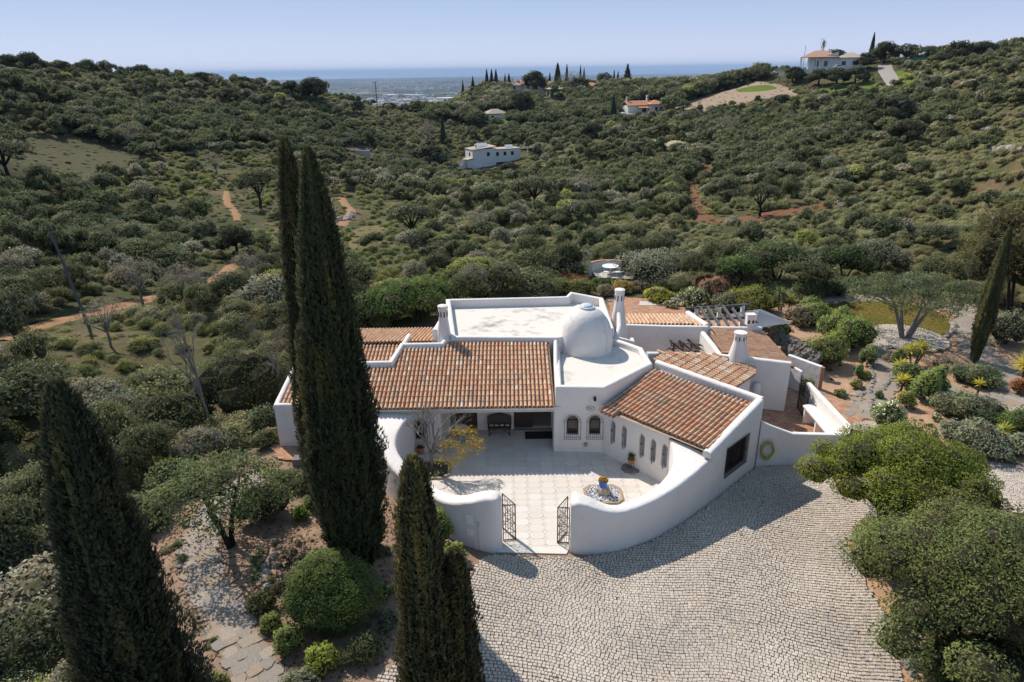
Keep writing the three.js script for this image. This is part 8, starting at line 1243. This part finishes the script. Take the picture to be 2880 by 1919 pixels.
{ const a = [164.85, -311.01], b = [175.02, -300.79], f = tag(new THREE.Group(), 'green netting fence along the skyline garden by the road', 'fence'); f.name = numbered('garden_fence'); f.position.set(a[0], ground(...a), a[1]); scene.add(f); const L = Math.hypot(b[0] - a[0], b[1] - a[1]), n = 8; for (let k = 0; k < n; k++) { const at = t => { const x = lerp(a[0], b[0], t), z = lerp(a[1], b[1], t); return [x, ground(x, z), z]; }, p = at(k / n), q = at((k + 1) / n); part(f, 'net_panel', beam([p[0], p[1] + 1.3, p[2]], [q[0], q[1] + 1.3, q[2]], 0.05, 2.6), mat(0.05, 0.16, 0.115, 0.8)); part(f, 'post', beam([p[0], p[1] - 0.2, p[2]], [p[0], p[1] + 2.9, p[2]], 0.12, 0.12), M.iron); } }
// ------------------------------------------------------------------ utility poles
function pole(label, [x, z], h, { tilt = [0, 0], arm = 1.6, r = 0.13, material = M.greyWood } = {}) { const p = thing('utility_pole', label, 'utility pole', [x, ground(x, z), z]); p.rotation.set(tilt[0], 0, tilt[1]); piece(p, 'post', bar([0, -0.4, 0], [0, h, 0], r, 8, r * 0.65), material); if (arm) { piece(p, 'cross_arm', beam([-arm / 2, h - 0.5, 0], [arm / 2, h - 0.5, 0], 0.1, 0.12), M.iron); for (const s of [-0.46, 0, 0.46]) piece(p, 'insulator', bar([s * arm, h - 0.45, 0], [s * arm, h - 0.15, 0], 0.05, 6), M.iron); } return p; }
pole('tall dark utility pole on the ridge end standing against the sea', [-56.46, -309.43], 13.2, { r: 0.2, arm: 2.6, material: M.iron });
pole('tilted wooden wire pole on the slope below the ridge', [-90.61, -177.42], 16.5, { tilt: [0, 0.0], r: 0.17, arm: 2.2 });
pole('leaning bare wooden pole beside the dirt track', [-34.23, -51.88], 8.6, { tilt: [-0.05, 0.17], r: 0.13, arm: 0.9 });
pole('thin wire pole on the skyline beside the hilltop villa terrace', [135.04, -335.87], 11.5, { r: 0.12, arm: 0 });
pole('thin pole on the shoulder above the plowed field', [122.17, -365.1], 9, { r: 0.12, arm: 1.4 });
pole('thin pole in the valley by the green meadow strip', [-46.3, -210.03], 8.5, { r: 0.12, arm: 1.2 });
pole('thin pole beside the lime-green tree in the valley', [-18.89, -331.52], 9, { r: 0.12, arm: 1.2 });
// ------------------------------------------------------------------ towns and woods on the coastal plain, too small to tell apart
{
  const r = random(404), list = [], woods = []; const put = (arr, az, d, w, h, dd) => { const x = Math.sin(az) * d, z = -Math.cos(az) * d; dummy.position.set(x, -150 + (d > 3000 ? 14 * Math.max(0, fbm(x / 1500, z / 1500, 2, 3)) : 0), z); dummy.rotation.set(0, r() * 3, 0); dummy.scale.set(w, h, dd); dummy.updateMatrix(); arr.push(dummy.matrix.clone()); };
  for (let k = 0; k < 5200; k++) { const az = -0.36 + 0.66 * r(), d = 2600 * Math.pow(6.2, Math.pow(r(), 0.8)), town = fbm(az * 9, Math.log(d) * 2.6, 3, 3); if (town < 0.04 && r() > 0.12) continue; put(list, az, d, 12 + 24 * r(), 5 + 8 * r(), 12 + 16 * r()); }
  for (let k = 0; k < 40; k++) put(list, -0.32 + 0.55 * r(), 3600 * Math.pow(3.6, r()), 90 + 200 * r(), 6, 40 + 30 * r());
  for (let k = 0; k < 9000; k++) { const az = -0.4 + 0.75 * r(), d = 2500 * Math.pow(6, r()); if (fbm(az * 3 + 4, Math.log(d) * 7, 8, 3) < 0.08) continue; put(woods, az, d, 14 + 22 * r(), 7 + 7 * r(), 14 + 22 * r()); }
  const g = new THREE.BoxGeometry(1, 1, 1); g.translate(0, 0.5, 0); const im = new THREE.InstancedMesh(metreUv(g), mat(1, 1, 1, 0.9), list.length); list.forEach((m, i) => { im.setMatrixAt(i, m); const q = 0.55 + 0.3 * r(), w = r() < 0.3; im.setColorAt(i, RGB(q, q * (w ? 0.72 : 0.97), q * (w ? 0.58 : 0.94))); }); im.name = 'coastal_town'; im.userData = { kind: 'stuff', label: 'white buildings scattered over the hazy coastal plain', category: 'town' }; scene.add(im);
  const wd = new THREE.InstancedMesh(rough(new THREE.IcosahedronGeometry(0.5, 1), 0.2, 3), mat(0.045, 0.06, 0.035, 0.95), woods.length); woods.forEach((m, i) => wd.setMatrixAt(i, m)); wd.name = 'coastal_woods'; wd.userData = { kind: 'stuff', label: 'dark tree clumps spread over the coastal plain', category: 'woods' }; scene.add(wd);
}
renderer.render(scene, camera);
